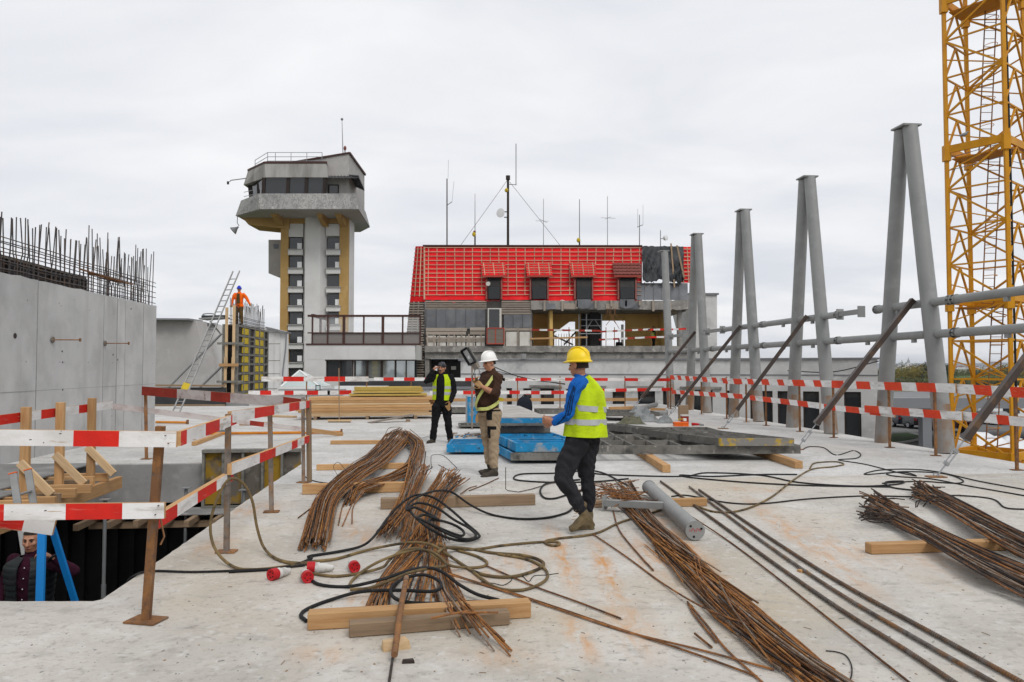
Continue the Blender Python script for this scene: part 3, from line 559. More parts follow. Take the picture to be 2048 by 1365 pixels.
MB().bar(P(406,639,B0+0.9), P(452,636,B0+0.9), 1.0, 0.07).obj('deck', M['grey_steel'], wp)
MB().bar(P(403,634,B0+0.7), P(452,633,B0+0.7), 0.03, 0.12).obj('edge_board', M['tarp'], wp)
MB().bar(P(420,643,B0+0.9), P(441,668,B0+0.9), 0.06, 0.06).obj('bracket', M['form_steel'], wp)
MB().tube(spline([P(418+8*math.cos(k*0.8)*1.6,630+2.5*math.sin(k*0.8),B0+0.8) for k in range(9)],3), 0.03, 5).obj('rope_coil', M['galv'], wp)
cg = thing('rebar_cage', AB(A0,B0+3,FH), 'grey starter bars rising behind the worker in orange', 'rebar')
for i in range(26):
    for a0 in (-0.12,0.1): vbar(cg, AB(A0+a0,B0+0.3+i*0.23,FH-0.15), 1.25+rnd.uniform(-0.2,0.25), AB(rnd.uniform(-.03,.03),rnd.uniform(-.04,.04)), V((0,0,0)), 0.014)
for z0 in (0.1,0.25,0.42):
    for a0 in (-0.14,0.12): MB().cyl(AB(A0+a0,B0+0.2,FH+z0), AB(A0+a0,B0+FL,FH+z0), 0.013, n=5).obj('rebar', M['rebar_grey'], cg)
# ladder
ld = thing('ladder', G(346,826), 'long aluminium ladder leaning on the wall formwork', 'ladder')
la, lb = G(343,829), P(466,543,29.0); lx = V((0.30,-0.12,0)); 
for s_ in (0,1):
    MB().bar(la+lx*s_, lb+lx*s_, 0.035, 0.075, up=DX).obj('rail', M['alu'], ld)
for i in range(1,24):
    q = la+(lb-la)*(i/24.5); MB().cyl(q, q+lx, 0.018, n=6).obj('rung', M['alu'], ld)
MB().bar(la+(lb-la)*0.11+lx*0.5+V((0,-0.05,0)), la+(lb-la)*0.2+lx*0.5+V((0,-0.05,0)), 0.28, 0.03, up=DX).obj('warning_label', M['yellow_ply'], ld)
# ================================================================ ANNEXES BEHIND, LEFT
t = thing('annex', P(440,780,46), 'white rendered annex with slanted wall behind the wall formwork', 'building')
m = MB(); za = P(310,640,46).z
m.prism([P(250,790,46), P(574,790,46), P(574,664,46), P(540,655,46), P(430,650,46), P(250,640,46)], (0,0.3,0)); m.obj('wall', M['stucco'], t)
m = MB(); m.prism([P(240,790,44), P(424,790,44), P(391,641,44), P(240,640,44)], (0,1.6,0)); m.obj('slanted_wall', M['stucco_grey'], t)
MB().bar(P(240,640,44.3), P(392,641,44.3), 2.0, 0.10).obj('coping', M['lead'], t); MB().bar(P(390,643,46.2), P(436,651,46.2), 1.0, 0.09).obj('coping', M['lead'], t); MB().bar(P(536,656,46.2), P(577,666,46.2), 1.0, 0.09).obj('coping', M['lead'], t)
MB().tube([P(573,668,45.9),P(571,700,45.9),P(566,740,45.9),P(564,780,45.9)], 0.04, 6).obj('downpipe', M['lead'], t)
for u_ in (548,560): MB().bar(P(u_,668,45.98), P(u_,780,45.98), 0.05, 0.05, up=DX).obj('seam', M['stucco'], t)
# low roofs between deck and terminal
t = thing('low_roof_building', P(600,800,36), 'low flat roof with white upstand walls behind the deck', 'building')
MB().hexa([V((-20,33.6,-4.2)),V((-3.5,33.6,-4.2)),V((-3.5,50,-4.2)),V((-20,50,-4.2)),V((-20,33.6,0.05)),V((-3.5,33.6,0.05)),V((-3.5,50,0.05)),V((-20,50,0.05))]).obj('roof', M['roof_grey'], t)
MB().bar(P(500,808,33.4), P(700,808,33.4), 0.25, 1.0).obj('upstand', M['stucco'], t)
MB().bar(P(560,781,33.3), P(690,781,33.3), 0.5, 0.10).obj('coping', M['galv'], t)
MB().bar(P(672,783,36), P(775,783,36), 0.7, 0.5).obj('duct', M['white_metal'], t)
MB().bar(P(690,797,37), P(985,797,37), 0.3, 0.85).obj('upstand', M['dirty_white'], t)
MB().bar(P(690,778,37), P(985,776,37), 0.5, 0.12).obj('coping', M['lead'], t)
MB().bar(P(690,770,39), P(960,768,39), 2.5, 0.35).obj('felt_roof', M['roof_dark'], t)
MB().bar(P(296,797,33.2), P(450,797,33.2), 0.3, 0.95).obj('upstand', M['roof_dark'], t)
beam('timber', P(290,812,32.6), P(450,812,32.6), 0.1, 0.12, M['wood_old'], t); beam('timber', P(290,771,33.0), P(450,772,33.0), 0.1, 0.08, M['wood_old'], t)
# pyramid skylight
def pyramid(label, ua, va, u0, u1, vb, Y, dep):
    ap = P(ua,va,Y+dep/2); z0 = P(u0,vb,Y).z; x0 = P(u0,vb,Y).x; x1 = P(u1,vb,Y).x
    cs = [V((x0,Y,z0)),V((x1,Y,z0)),V((x1,Y+dep,z0)),V((x0,Y+dep,z0))]
    t = thing('skylight', V(((x0+x1)/2,Y+dep/2,0.05)), label, 'skylight')
    for i in range(4):
        m = MB(); m.add([cs[i],cs[(i+1)%4],ap], [(0,1,2)]); m.obj('pane', M['glass_pale'], t)
        MB().tube([cs[i], ap], 0.06, 5).obj('glazing_bar', M['white_metal'], t)
        MB().bar(cs[i], cs[(i+1)%4], 0.12, 0.12).obj('base_rail', M['white_metal'], t)
        q = (cs[i]*0.32+ap*0.68); r = (cs[(i+1)%4]*0.32+ap*0.68); MB().bar(q, r, 0.07, 0.07).obj('glazing_bar', M['white_metal'], t)
    MB().box(x0-0.1,x1+0.1,Y-0.1,Y+dep+0.1,0.0,z0-0.05).obj('kerb', M['white_metal'], t)
pyramid('glass pyramid skylight with white bars below the control tower', 599,742,560,640,775,38,2.2)
pyramid('second glass pyramid skylight in front of the terminal windows', 776,737,750,806,756,44,1.8) if False else None
wl = thing('work_lamp', P(635,778,33), 'small square floodlight on the rear guard rail', 'lamp')
MB().bar(P(631.5,776,32.9), P(640.5,776,32.9), 0.1, 0.24).obj('housing', M['black'], wl); MB().bar(P(632.8,776,32.84), P(639.2,776,32.84), 0.01, 0.17).obj('lens', M['glass_pale'], wl)
# ================================================================ CONTROL TOWER
TY = 60.0
t = thing('control_tower', P(632,790,TY), 'concrete airport control tower with ochre pilasters and flared balcony', 'tower')
def tq(u0,u1,v0,v1,y0,y1): # block in tower pixel measures, vertical sides
    a0 = P(u0,(v0+v1)/2,TY).x; a1 = P(u1,(v0+v1)/2,TY).x; z0 = P(u0,v1,TY).z; z1 = P(u0,v0,TY).z
    return MB().box(a0,a1,TY+y0,TY+y1,z0,z1)
zb = GZ
tq(577,681,436,900,0.35,4.3).obj('shaft', M['stucco'], t)
tq(561,576.5,436,664,-0.05,6.0).obj('ochre_pilaster', M['ochre'], t); tq(561,576.5,664,900,-0.05,5.9).obj('ochre_pilaster', M['ochre'], t)
tq(679,696.5,436,664,-0.05,0.25).obj('ochre_pilaster', M['ochre'], t); tq(679.5,696.8,436,900,0.25,2.0).obj('white_side', M['stucco'], t)
# octagonal middle pilaster
m = MB(); x0,x1,x2,x3 = [P(q,600,TY).x for q in (604,612,642,652)]; z0, z1 = GZ, P(600,425,TY).z
m.prism([(x0,TY+0.36,z0),(x1,TY-0.35,z0),(x2,TY-0.35,z0),(x3,TY+0.36,z0)], (0,0,z1-z0)); m.obj('middle_pilaster', M['stucco'], t)
for v_ in (497,588,703): tq(603.5,652.5,v_,v_+0.8,-0.36,0.3).obj('joint', M['stucco_grey'], t) if False else None
for cx0, cx1, rows in ((578,604,9),(654,679,5)):
    for i in range(rows):
        v0 = 474.5+37.6*i
        tq(cx0-0.5,cx1+0.5,v0,v0+24.5,0.20,0.33).obj('window_frame', M['frame_dark'], t)
        fr_ = tq(cx0+0.6,cx1-0.8,v0+1.2,v0+23.2,0.16,0.20).obj('window', M['glass'], t)
        if i != 2 or cx0 < 600: tq(cx0+15.5,cx1-1.3,v0+11.5,v0+23,0.14,0.158).obj('painted_sky_pane', M['white_metal'], fr_)  # opaque white pane paints the bright sky showing through the shaft
        tq(cx0-1.5,cx1+2,v0+26,v0+36,-0.1,0.34).obj('spandrel', M['stucco'], t)
        tq(cx0-1.8,cx1+3.5,v0+24.6,v0+25.9,-0.22,0.34).obj('sill', M['stucco_grey'], t)
tq(577,606,448,474,0.0,0.34).obj('spandrel', M['stucco'], t); tq(652,679,448,472,0.0,0.34).obj('spandrel', M['stucco'], t)
tq(576.6,610,425,448,-0.02,0.5).obj('ochre_beam', M['ochre'], t); tq(650,679,425,447,-0.02,0.5).obj('ochre_beam', M['ochre'], t)
# bay on the left
m = MB(); yb = TY+2.2
m.prism([P(537,480,yb),P(562,480,yb),P(562,554,yb),P(549,552,yb),P(537,547,yb)], (0,2.4,0)); m.obj('side_bay', M['stucco_grey'], t); MB().bar(P(547.5,493,yb-0.02),P(556.5,493,yb-0.02),0.04,0.38).obj('window', M['glass'], t)
# balcony: closed ring, leaning outwards to the bottom
yf = TY-3.4
def ringpts(spec): return [P(u,v,y) for (u,v,y) in spec]
bot = ringpts([(520,418.5,yf),(717,418,yf),(740,456,yf+7.4),(722,462,yf+9.6),(560,462,yf+9.6),(471,431,yf+2.6)])
zt = P(515,387,yf+0.25).z
top = ringpts([(516,387.5,yf+0.35),(710,385.5,yf+0.35),(731.5,424,yf+7.2),(716,432,yf+9.3),(563,432,yf+9.3),(482,399,yf+2.8)])
for q in bot: q.z = bot[0].z
for q in top: q.z = top[0].z
m = MB(); cen = sum(bot, V((0,0,0)))/6
sof = [cen+(q-cen)*0.985-UP*0.012 for q in bot]
MB().ring_loft([[q-UP*0.03 for q in sof], sof]).obj('soffit', M['stucco_grey'], t)
m.ring_loft([bot, top]); o = m.obj('balcony', M['old_conc'], t)
inn = [cen+(q-cen)*0.93+UP*(bot[0].z-cen.z) for q in bot]
# soffit beams
zs = bot[0].z
for (u,w_) in ((563,0.55),(651,0.5),(687,0.55)):
    x_ = P(u,440,TY).x
    MB().hexa([V((x_-w_/2+0.1,yf+1.5,zs-0.3)),V((x_+w_/2-0.1,yf+1.5,zs-0.3)),V((x_+w_/2,TY,zs-0.75)),V((x_-w_/2,TY,zs-0.75)),V((x_-w_/2,yf+1.4,zs-0.004)),V((x_+w_/2,yf+1.4,zs-0.004)),V((x_+w_/2,TY,zs-0.004)),V((x_-w_/2,TY,zs-0.004))]).obj('bracket', M['ochre'], t)
m = MB(); m.prism([P(474,433,yf+3.2),P(580,424,yf+3.2),P(578,458,yf+3.2),P(497,450,yf+3.2),P(490,442,yf+3.2)], (0,2.6,0)); m.obj('cantilever_beam', M['ochre'], t)
# cab
yc = yf+1.6
def pl(spec, z): r = []; [r.append(V((P(u,v,y).x, y, z))) for (u,v,y) in spec]; return r
zc0 = top[0].z-0.6; zc1 = P(560,358,yc).z; zc2 = P(560,326.5,yc-0.3).z
cb = [(526,370,yc),(648,370,yc),(648,370,yc+5.5),(530,370,yc+5.5),(506,372,yc+2.2)]
ct = [(528,358,yc-0.25),(650,358,yc-0.25),(650,358,yc+5.6),(526,358,yc+5.6),(500,360,yc+2.2)]
glz = MB(); glz.ring_loft([pl(cb, zc0), pl(ct, zc1+0.05)]); glz.obj('glazing', M['glass'], t)
r0 = pl(cb, zc0); r1 = pl(ct, zc1+0.02)
def edgepost(f, i, w_=0.22):
    j = (i+1) % 5
    a_ = r0[i].lerp(r0[j], f); b_ = r1[i].lerp(r1[j], f); MB().bar(a_, b_, w_, w_*0.7, up=DX).obj('mullion', M['frame_dark'], t)
for f in (0.0,0.40,0.70,1.0): edgepost(f, 0, 0.26)
edgepost(0.55,4,0.12); edgepost(0.0,4,0.3)
fb_ = [(531,358,yc-0.45),(657,358,yc-0.45),(659,358,yc+5.8),(520,358,yc+5.8),(487,371,yc+2.0)]
ft_ = [(529,327,yc-0.3),(653,327,yc-0.3),(656,327,yc+5.8),(520,330,yc+5.8),(496,338,yc+2.0)]
m = MB(); m.ring_loft([pl(fb_, zc1), pl(ft_, zc2)]); m.obj('cab_fascia', M['fascia_conc'], t)
rt = pl(ft_, zc2+0.06); cc = sum(rt, V((0,0,0)))/5
m = MB(); m.ring_loft([[cc+(q-cc)*1.015-UP*0.10 for q in rt],[cc+(q-cc)*1.015+UP*0.06 for q in rt]]); m.obj('roof_edge', M['frame_brown'], t)
# stair head block with sloping roof
ys_ = yf+2.0
m = MB(); m.prism([P(645,388,ys_),P(698,388,ys_),P(698,307.5,ys_),P(645,316,ys_),P(586,326,ys_)], (0,6.2,0)); m.obj('stair_head', M['stucco_grey'], t)
MB().bar(P(584,325.2,ys_-0.02), P(699,306.2,ys_-0.02), 0.16, 0.12, up=UP).obj('roof_edge', M['frame_brown'], t)
MB().bar(P(698.5,306.4,ys_), P(698.5,306.4,ys_)+V((0,6.3,-0.1)), 0.2, 0.16).obj('roof_edge', M['frame_brown'], t)
MB().bar(P(656,379,ys_-0.05),P(677.5,379,ys_-0.05),0.06,0.75).obj('door_frame', M['frame_dark'], t); MB().bar(P(659,379.5,ys_-0.1),P(675.5,379.5,ys_-0.1),0.06,0.6).obj('door_glass', M['glass'], t)
# corrugated awning
m = MB(); a_, b_, c_, d_ = P(654,351.5,ys_-0.1), P(718,351.5,ys_-0.1), P(733,380,ys_+2.6), P(720,372,ys_-1.0)
n_ = 20
for i in range(n_):
    u0, u1 = 654+64*i/n_, 654+64*(i+1)/n_; dz = 0.06*(i % 2)
    m.add([P(u0,352,ys_+0.3)+UP*dz,P(u1,352,ys_+0.3)+UP*(0.06-dz),P(u1+1,357,ys_-1.3)+UP*(0.06-dz),P(u0+1,357,ys_-1.3)+UP*dz],[(0,1,2,3)])
m.obj('front_awning', M['roof_dark'], t)
m = MB(); m.prism([P(696,352,ys_+0.2),P(717,354.5,ys_-1.0),P(729,382,ys_+1.5),P(704,371,ys_+3.5)], (0,0,0.08)); m.obj('side_awning', M['roof_dark'], t)
for i in range(6):
    f=i/6; q=P(697,353,ys_-0.2).lerp(P(705,371,ys_+2.6),f); r=P(717,354.5,ys_-1.1).lerp(P(729,382,ys_+1.4),f); MB().bar(q+UP*0.12,r+UP*0.12,0.05,0.05).obj('awning_rib', M['lead'], t)
# roof railing
rl = [P(510,331,yc+2.2),P(535,325,yc),P(644,324.5,yc),P(646,326,yc+3)]; 
for k in range(4): rl[k].z = zc2+0.02
hts = P(535,306,yc).z-zc2
for h_ in (hts,hts*0.62,hts*0.25): MB().tube([q+UP*h_ for q in rl], 0.025, 5).obj('railing_rail', M['galv'], t)
for f in (0,1/7,0.43,0.72,1.0): q = rl[1].lerp(rl[2], f); MB().cyl(q, q+UP*hts, 0.028, n=5).obj('railing_post', M['galv'], t)
MB().cyl(rl[0], rl[0]+UP*hts, 0.028, n=5).obj('railing_post', M['galv'], t)
br = [P(488,392.5,yf+2.6),P(508,388,yf+1.2)]
for h_ in (0.35,0.7): MB().tube([br[0]+UP*(h_-0.4), br[1]+UP*(h_-0.4)], 0.025, 5).obj('railing_rail', M['galv'], t)
# mast, beacon, camera arm, horn
MB().tube([P(686,309,ys_+1),P(684,242,ys_+1)], [0.04,0.02], 6).obj('mast', M['lead'], t); MB().sph(P(684,239,ys_+1), 0.11, 8, 6).obj('mast_head', M['lead'], t)
MB().cyl(P(690,308,ys_+1), P(690,301,ys_+1), 0.05, n=6).obj('beacon_stem', M['lead'], t); MB().sph(P(690,297,ys_+1), (0.12,0.12,0.2), 8, 6).obj('beacon', M['tile'], t)
MB().tube([P(492,357,yc+1),P(462,361,yc+1),P(459,364,yc+1)], 0.04, 5).obj('camera_arm', M['lead'], t); MB().cyl(P(456,363.5,yc+1),P(456,369,yc+1),0.09,n=8).obj('camera', M['black'], t)
hn = P(470,462,yf+3); MB().tube([P(475,434,yf+3),P(474.5,446,yf+3),P(478,452,yf+3)], 0.03, 5).obj('horn_bracket', M['lead'], t)
m = MB(); m.lathe(P(477,454,yf+3), [(0.06,0),(0.09,0.15),(0.32,0.5),(0.33,0.56),(0.27,0.56)], 12, ax=V((-0.7,-0.25,-0.65))); m.obj('horn', M['lead'], t, smooth=True)
# ================================================================ TERMINAL WING WITH GLASS TERRACE
WY = 54.0
t = thing('terminal_wing', P(720,790,WY), 'white terminal wing with brown glass terrace screen and dark windows', 'building')
def wq(u0,u1,v0,v1,y0,y1,Yb=WY): 
    a0 = P(u0,(v0+v1)/2,Yb).x; a1 = P(u1,(v0+v1)/2,Yb).x; return MB().box(a0,a1,Yb+y0,Yb+y1,P(u0,v1,Yb).z,P(u0,v0,Yb).z)
wq(609,830,690,720,0,5).obj('parapet_wall', M['stucco'], t); wq(609,651,720,900,0.01,5).obj('wall', M['stucco'], t); wq(651,830,757,900,0.02,5).obj('wall', M['stucco'], t)
wq(651,830,720,757,1.0,1.1).obj('window_back', M['glass'], t)
for i,(u0,u1) in enumerate([(652,678),(680,702),(710,731),(735,760),(764,788),(792,810),(812,828)]): wq(u0,u1,722,756,0.25,0.28).obj('window_pane', M['glass'] if i < 2 else mat('reflecting_window_glass%d' % i, (0.40,0.43,0.43), rough=0.06, metal=0.75), t)
for u0 in (651,678.6,703,708,731.6,734,760.5,763,788.8,810.5): wq(u0,u0+2.0,720.5,757,0.12,0.3).obj('mullion', M['frame_dark'], t)
wq(702,709,722,756,0.2,0.26).obj('wall_pier', M['stucco_grey'], t)
wq(650.5,830,719.6,721.6,-0.03,0.3).obj('window_head', M['frame_dark'], t)
# screen
tr = mat('grey_tinted_glass', (0.20,0.18,0.165), rough=0.25, spec=0.5)
clear = mat('clear_glass', (0.9,0.92,0.92), rough=0.0, spec=0.5, alpha=0.12)
uu = [624,655,687,727,765,805,840]
for i in range(6):
    wq(uu[i]+1,uu[i+1]-1,667,689,0.1,0.14).obj('lower_pane', tr, t); wq(uu[i]+1,uu[i+1]-1,634,665,0.1,0.13).obj('upper_pane', clear, t)
for i,u0 in enumerate(uu): wq(u0-(2.2 if i in (2,4) else 1.3),u0+(2.6 if i in (2,4) else 1.2),631,690,0.03,0.22).obj('screen_post', M['frame_brown'], t)
wq(615,840,630,634,0.0,0.25).obj('screen_rail', M['frame_brown'], t); wq(615,840,665,667.4,0.0,0.2).obj('screen_rail', M['frame_brown'], t); wq(612,840,687.5,690.5,-0.05,0.3).obj('screen_rail', M['frame_brown'], t)
m = MB()
x_ = P(624,660,WY).x; zt_ = P(624,631,WY).z; zb_ = P(624,690,WY).z
sx = P(615,660,WY+3).x
for (q,r,w_) in ((V((x_,WY+.1,zt_)),V((x_,WY+5,zt_)),.2),(V((x_,WY+.1,zb_)),V((x_,WY+5,zb_)),.2)): MB().bar(q,r,w_,w_).obj('screen_rail', M['frame_brown'], t)
for k in (2.4,4.8): MB().bar(V((x_,WY+k,zb_)),V((x_,WY+k,zt_)),.16,.16,up=DX).obj('screen_post', M['frame_brown'], t)
M['apron'] = mat('dark_apron_board', (0.04,0.042,0.045), rough=0.8)
M['lath_dark'] = mat('dark_lath_backing', (0.055,0.05,0.045), [((0.09,0.085,0.08),1.5,0.45,0.7)], 0.95)
# ================================================================ RED-ROOFED BUILDING UNDER RENOVATION
RY = 58.0
t = thing('renovated_building', P(1100,760,RY), 'half stripped building with red membrane mansard roof and wooden battens', 'building')
def rq(u0,u1,v0,v1,y0,y1):
    a0 = P(u0,(v0+v1)/2,RY).x; a1 = P(u1,(v0+v1)/2,RY).x; return MB().box(a0,a1,RY+y0,RY+y1,P(u0,v1,RY).z,P(u0,v0,RY).z)
def RP(u, v, off=0.0):     # a point on the sloping roof plane
    f = (600-v)/107.0; Y = RY+0.1+2.9*f
    return P(u, v, Y) + V((0,-0.95,0.3))*off
def rstrip(u0,v0,u1,v1,w_,h_,nm,mt,par=None,off=0.05): return MB().bar(RP(u0,v0,off),RP(u1,v1,off),w_,h_,up=V((0,-0.95,0.3))).obj(nm, M[mt], par or t)
# roof skin
m = MB(); cols_ = [849+ (1284-849)*i/40 for i in range(41)]; vs2 = [493+ (602-493)*j/14 for j in range(15)]
def rsurf(u0,u1,v0,v1,nm,mt,nu=30,nv=12,amp=0.03,par=None,jagb=0.0):
    m = MB(); vv = []
    for j in range(nv+1):
        for i in range(nu+1):
            u = u0+(u1-u0)*i/nu; v = v0+(v1-v0)*j/nv
            if jagb and j == nv: v += jagb*0.8+jagb*noise.noise((u*0.06,3.1,0))+jagb*0.5*noise.noise((u*0.3,7.1,0))
            vv.append(RP(u,v,amp*noise.noise((u*0.09,v*0.09,1.7))))
    m.add(vv, [(j*(nu+1)+i,(j+1)*(nu+1)+i,(j+1)*(nu+1)+i+1,j*(nu+1)+i+1) for j in range(nv) for i in range(nu)]); return m.obj(nm, M[mt], par or t, smooth=True)
rsurf(850,1284,493,600,'roof_membrane','membrane',60,14,0.06,jagb=4)
rsurf(1362,1383,494,566,'roof_membrane','membrane',4,8,0.03)
# left hip strip: leans outwards going down
def LP(f, v, off=0.0):
    ul = 831-(v-493)*0.103; u = ul+(850-ul)*f; return P(u, v, RY+0.15+2.7*(600-v)/107.0 + 1.2*(1-f) if v < 600 else RY+0.15+1.2*(1-f)) + V((-0.5,-0.8,0.2))*off
m = MB(); n_ = 12
m.add([LP(f,493+ (606-493)*j/n_) for j in range(n_+1) for f in (0,0.5,1)], [(j*3+i,(j+1)*3+i,(j+1)*3+i+1,j*3+i+1) for j in range(n_) for i in (0,1)]); m.obj('roof_membrane', M['membrane'], t)
for j in range(12): v_ = 499+j*8.4; MB().bar(LP(0,v_,.05),LP(1,v_,.05),0.06,0.05).obj('batten', M['batten'], t)
for f in (0.33,0.66): MB().bar(LP(f,496,.07),LP(f,594,.07),0.07,0.05,up=V((0,-1,0))).obj('batten', M['batten'], t)
m = MB(); m.add([LP(f,604+ (762-604)*j/8) for j in range(9) for f in (0,1)], [(j*2,(j+1)*2,(j+1)*2+1,j*2+1) for j in range(8)]); m.obj('lath_backing', M['lath_dark'], t)
for j in range(31): v_ = 608+j*4.9; MB().bar(LP(0.02+0.06*rnd.random(),v_+rnd.uniform(-.4,.4),.09),LP(0.92+0.08*rnd.random(),v_+rnd.uniform(-.4,.4),.09),0.06,0.10).obj('lath', M['lath'], t)
for f in (0.3,0.6): MB().bar(LP(f,604,.03),LP(f,755,.03),0.1,0.05,up=V((0,-1,0))).obj('counter_lath', M['lath'], t)
# battens on the main slope, interrupted by the dormers
dorm = [(963,1012,978,998),(1052,1104,1066,1091),(1140,1192,1155,1180),(1226,1282,1242,1267)]
for j in range(12):
    v_ = 497+j*8.55; spans = [(850,1282)]
    if v_ > 528:
        c_ = [850]
        for (d0,d1,w0,w1) in dorm: c_ += ([d0+8,d1-8] if v_ < 554 else [w0-7,w1+7])
        c_.append(1282); spans = [(c_[2*i],c_[2*i+1]) for i in range(5)]
    for (s0,s1) in spans:
        if s1-s0 > 3: rstrip(s0,v_+rnd.uniform(-.4,.4),s1,v_+rnd.uniform(-.4,.4),0.055,0.05,'batten','batten',off=0.10)
for i in range(25):
    u_ = 857+i*17.6; vb_ = 592
    for (d0,d1,w0,w1) in dorm:
        if w0-6 < u_ < w1+6 or d0 < u_ < d1: vb_ = min(vb_, 531 if w0-6 < u_ < w1+6 else 531)
    rstrip(u_+rnd.uniform(-1.2,1.2),496,u_+rnd.uniform(-1.2,1.2),vb_,0.05,0.04,'counter_batten','batten',off=0.06)
rstrip(849,493,849,600,0.12,0.08,'hip_batten','batten')
MB().bar(RP(846,493,.1),RP(1284,493.5,.1),0.2,0.12).obj('ridge_board', M['frame_brown'], t)
for j in range(9): rstrip(1366+j*0.2,500+j*7.6,1383,500+j*7.6,0.07,0.05,'batten','batten',off=0.1)
for u_ in (1364,1374): rstrip(u_,496,u_+3,566,0.07,0.05,'counter_batten','batten',off=0.06)
# dormers
for k,(d0,d1,w0,w1) in enumerate(dorm):
    a_, b_ = RP(d0-1,530,0.10), RP(d1-2,530,0.10); c_ = RP(d1+1,553,0)+V((0,-1.15,0)); d_ = RP(d0+2,553,0)+V((0,-1.15,0))
    c_ = P(d1+1,553,c_.y); d_ = P(d0+2,553,d_.y)
    m = MB(); m.hexa([a_,b_,c_,d_,a_+UP*.09,b_+UP*.09,c_+UP*.09,d_+UP*.09][0:8]); dr = m.obj('dormer_roof', M['membrane' if k < 3 else 'tile'], t)
    if k < 3:
        for j in range(5):
            f = (j+0.3)/5; MB().bar(a_.lerp(d_,f)+UP*.14,b_.lerp(c_,f)+UP*.14,0.05,0.045).obj('batten', M['batten'], dr)
        for j in range(5):
            f = (j+0.5)/5; MB().bar(a_.lerp(b_,f)+UP*.12,d_.lerp(c_,f)+UP*.12,0.06,0.05).obj('batten', M['batten_red' if j % 2 else 'batten'], dr)
    else:
        for j in range(4):
            for i in range(7):
                f0,f1 = i/7,(i+1)/7; g0,g1 = j/4,(j+1)/4; hh = 0.13
                q = [a_.lerp(b_,f0).lerp(d_.lerp(c_,f0),g0),a_.lerp(b_,f1).lerp(d_.lerp(c_,f1),g0),a_.lerp(b_,f1).lerp(d_.lerp(c_,f1),g1),a_.lerp(b_,f0).lerp(d_.lerp(c_,f0),g1)]
                mid0 = (q[0]+q[1])/2+UP*.10; mid1 = (q[3]+q[2])/2+UP*.16
                MB().add([q[0]+UP*.1,mid0+UP*.05,q[1]+UP*.1,q[2]+UP*.15,mid1+UP*.05,q[3]+UP*.15],[(0,5,4,1),(1,4,3,2)]).obj('tile', M['tile'], dr)
    MB().bar(d_,c_,0.1,0.14).obj('fascia_board', M['batten_red'], t)
    yw = RY-0.45
    for s_, uu_ in ((-1,w0-3.5),(1,w1+3.5)):
        m = MB(); q0 = P(uu_,553,c_.y+0.25); q1 = P(uu_,599,RY-0.2); q2 = RP(uu_,548,0)+V((0,0.2,0)); q3 = RP(uu_,600,0)+V((0,0.3,0))
        m.prism([q0,q1,V((q1.x,q3.y,q3.z)),V((q0.x,q2.y,q2.z))], (0.12*s_,0,0)); m.obj('dormer_cheek', M['tile'], t)
    MB().add([P(w0-2,556,RY+0.5),P(w1+2,556,RY+0.5),P(w1+2,599,RY-0.05),P(w0-2,599,RY-0.05)],[(0,3,2,1)]).obj('dormer_opening', M['film_black'], t)  # black sheet paints the darkness inside the open dormer
    MB().hexa([P(w0-1,598,RY-0.12),P(w1+1,598,RY-0.12),P(w1+1,598,RY-.06),P(w0-1,598,RY-.06),P(w0-1,574,RY-.1),P(w1+1,574,RY-.1),P(w1+1,574,RY-.05),P(w0-1,574,RY-.05)]).obj('apron_panel', M['apron'], t)
    if k >= 2:
        m = MB(); uc = (w0+w1)/2
        m.prism([P(uc-14,599,RY-.3),P(uc+14,599,RY-.3),P(uc+16,610,RY-.3),P(uc+10,617,RY-.3),P(uc-4,618,RY-.3),P(uc-15,614,RY-.3)], (0,0.2,0)); m.obj('hanging_sheet', M['zinc'], t)
dish = MB().cyl(P(976,568,RY-0.3),P(976.5,568,RY-0.2),0.17,n=14).obj('dish', M['insul'], t)
# tarp
m = MB(); nu, nv = 40, 34; vv = []
for j in range(nv+1):
    for i in range(nu+1):
        u = 1283+ (1366-1283)*i/nu; v = 495+ 74*j/nv + (j/nv)*12*noise.noise((i*0.16,0,2))
        fold = 0.75*abs(noise.noise((i*0.16+j*0.075,j*0.055,0)))+0.3*abs(noise.noise((i*0.3-j*0.12,j*0.1,4)))
        vv.append(RP(u,v,0.12+fold*(0.35+j/nv)))
m.add(vv, [(j*(nu+1)+i,(j+1)*(nu+1)+i,(j+1)*(nu+1)+i+1,j*(nu+1)+i+1) for j in range(nv) for i in range(nu)]); m.obj('tarpaulin', M['tarp'], t, smooth=True)
rstrip(1340,492,1347,580,0.12,0.06,'batten','wood_old',off=0.4); rstrip(1352,496,1366,560,0.14,0.06,'batten','wood_old',off=0.4)
for i in range(6):
    u0 = 1272+i*17.3; m = MB(); m.add([RP(u0,567,.04),RP(u0+16.6,567,.04),RP(u0+17.2,601,.04),RP(u0+0.6,601,.04)],[(0,3,2,1)]); m.obj('zinc_sheet', M['zinc'], t)
    rstrip(u0,566,u0+0.6,601,0.05,0.09,'seam','zinc')
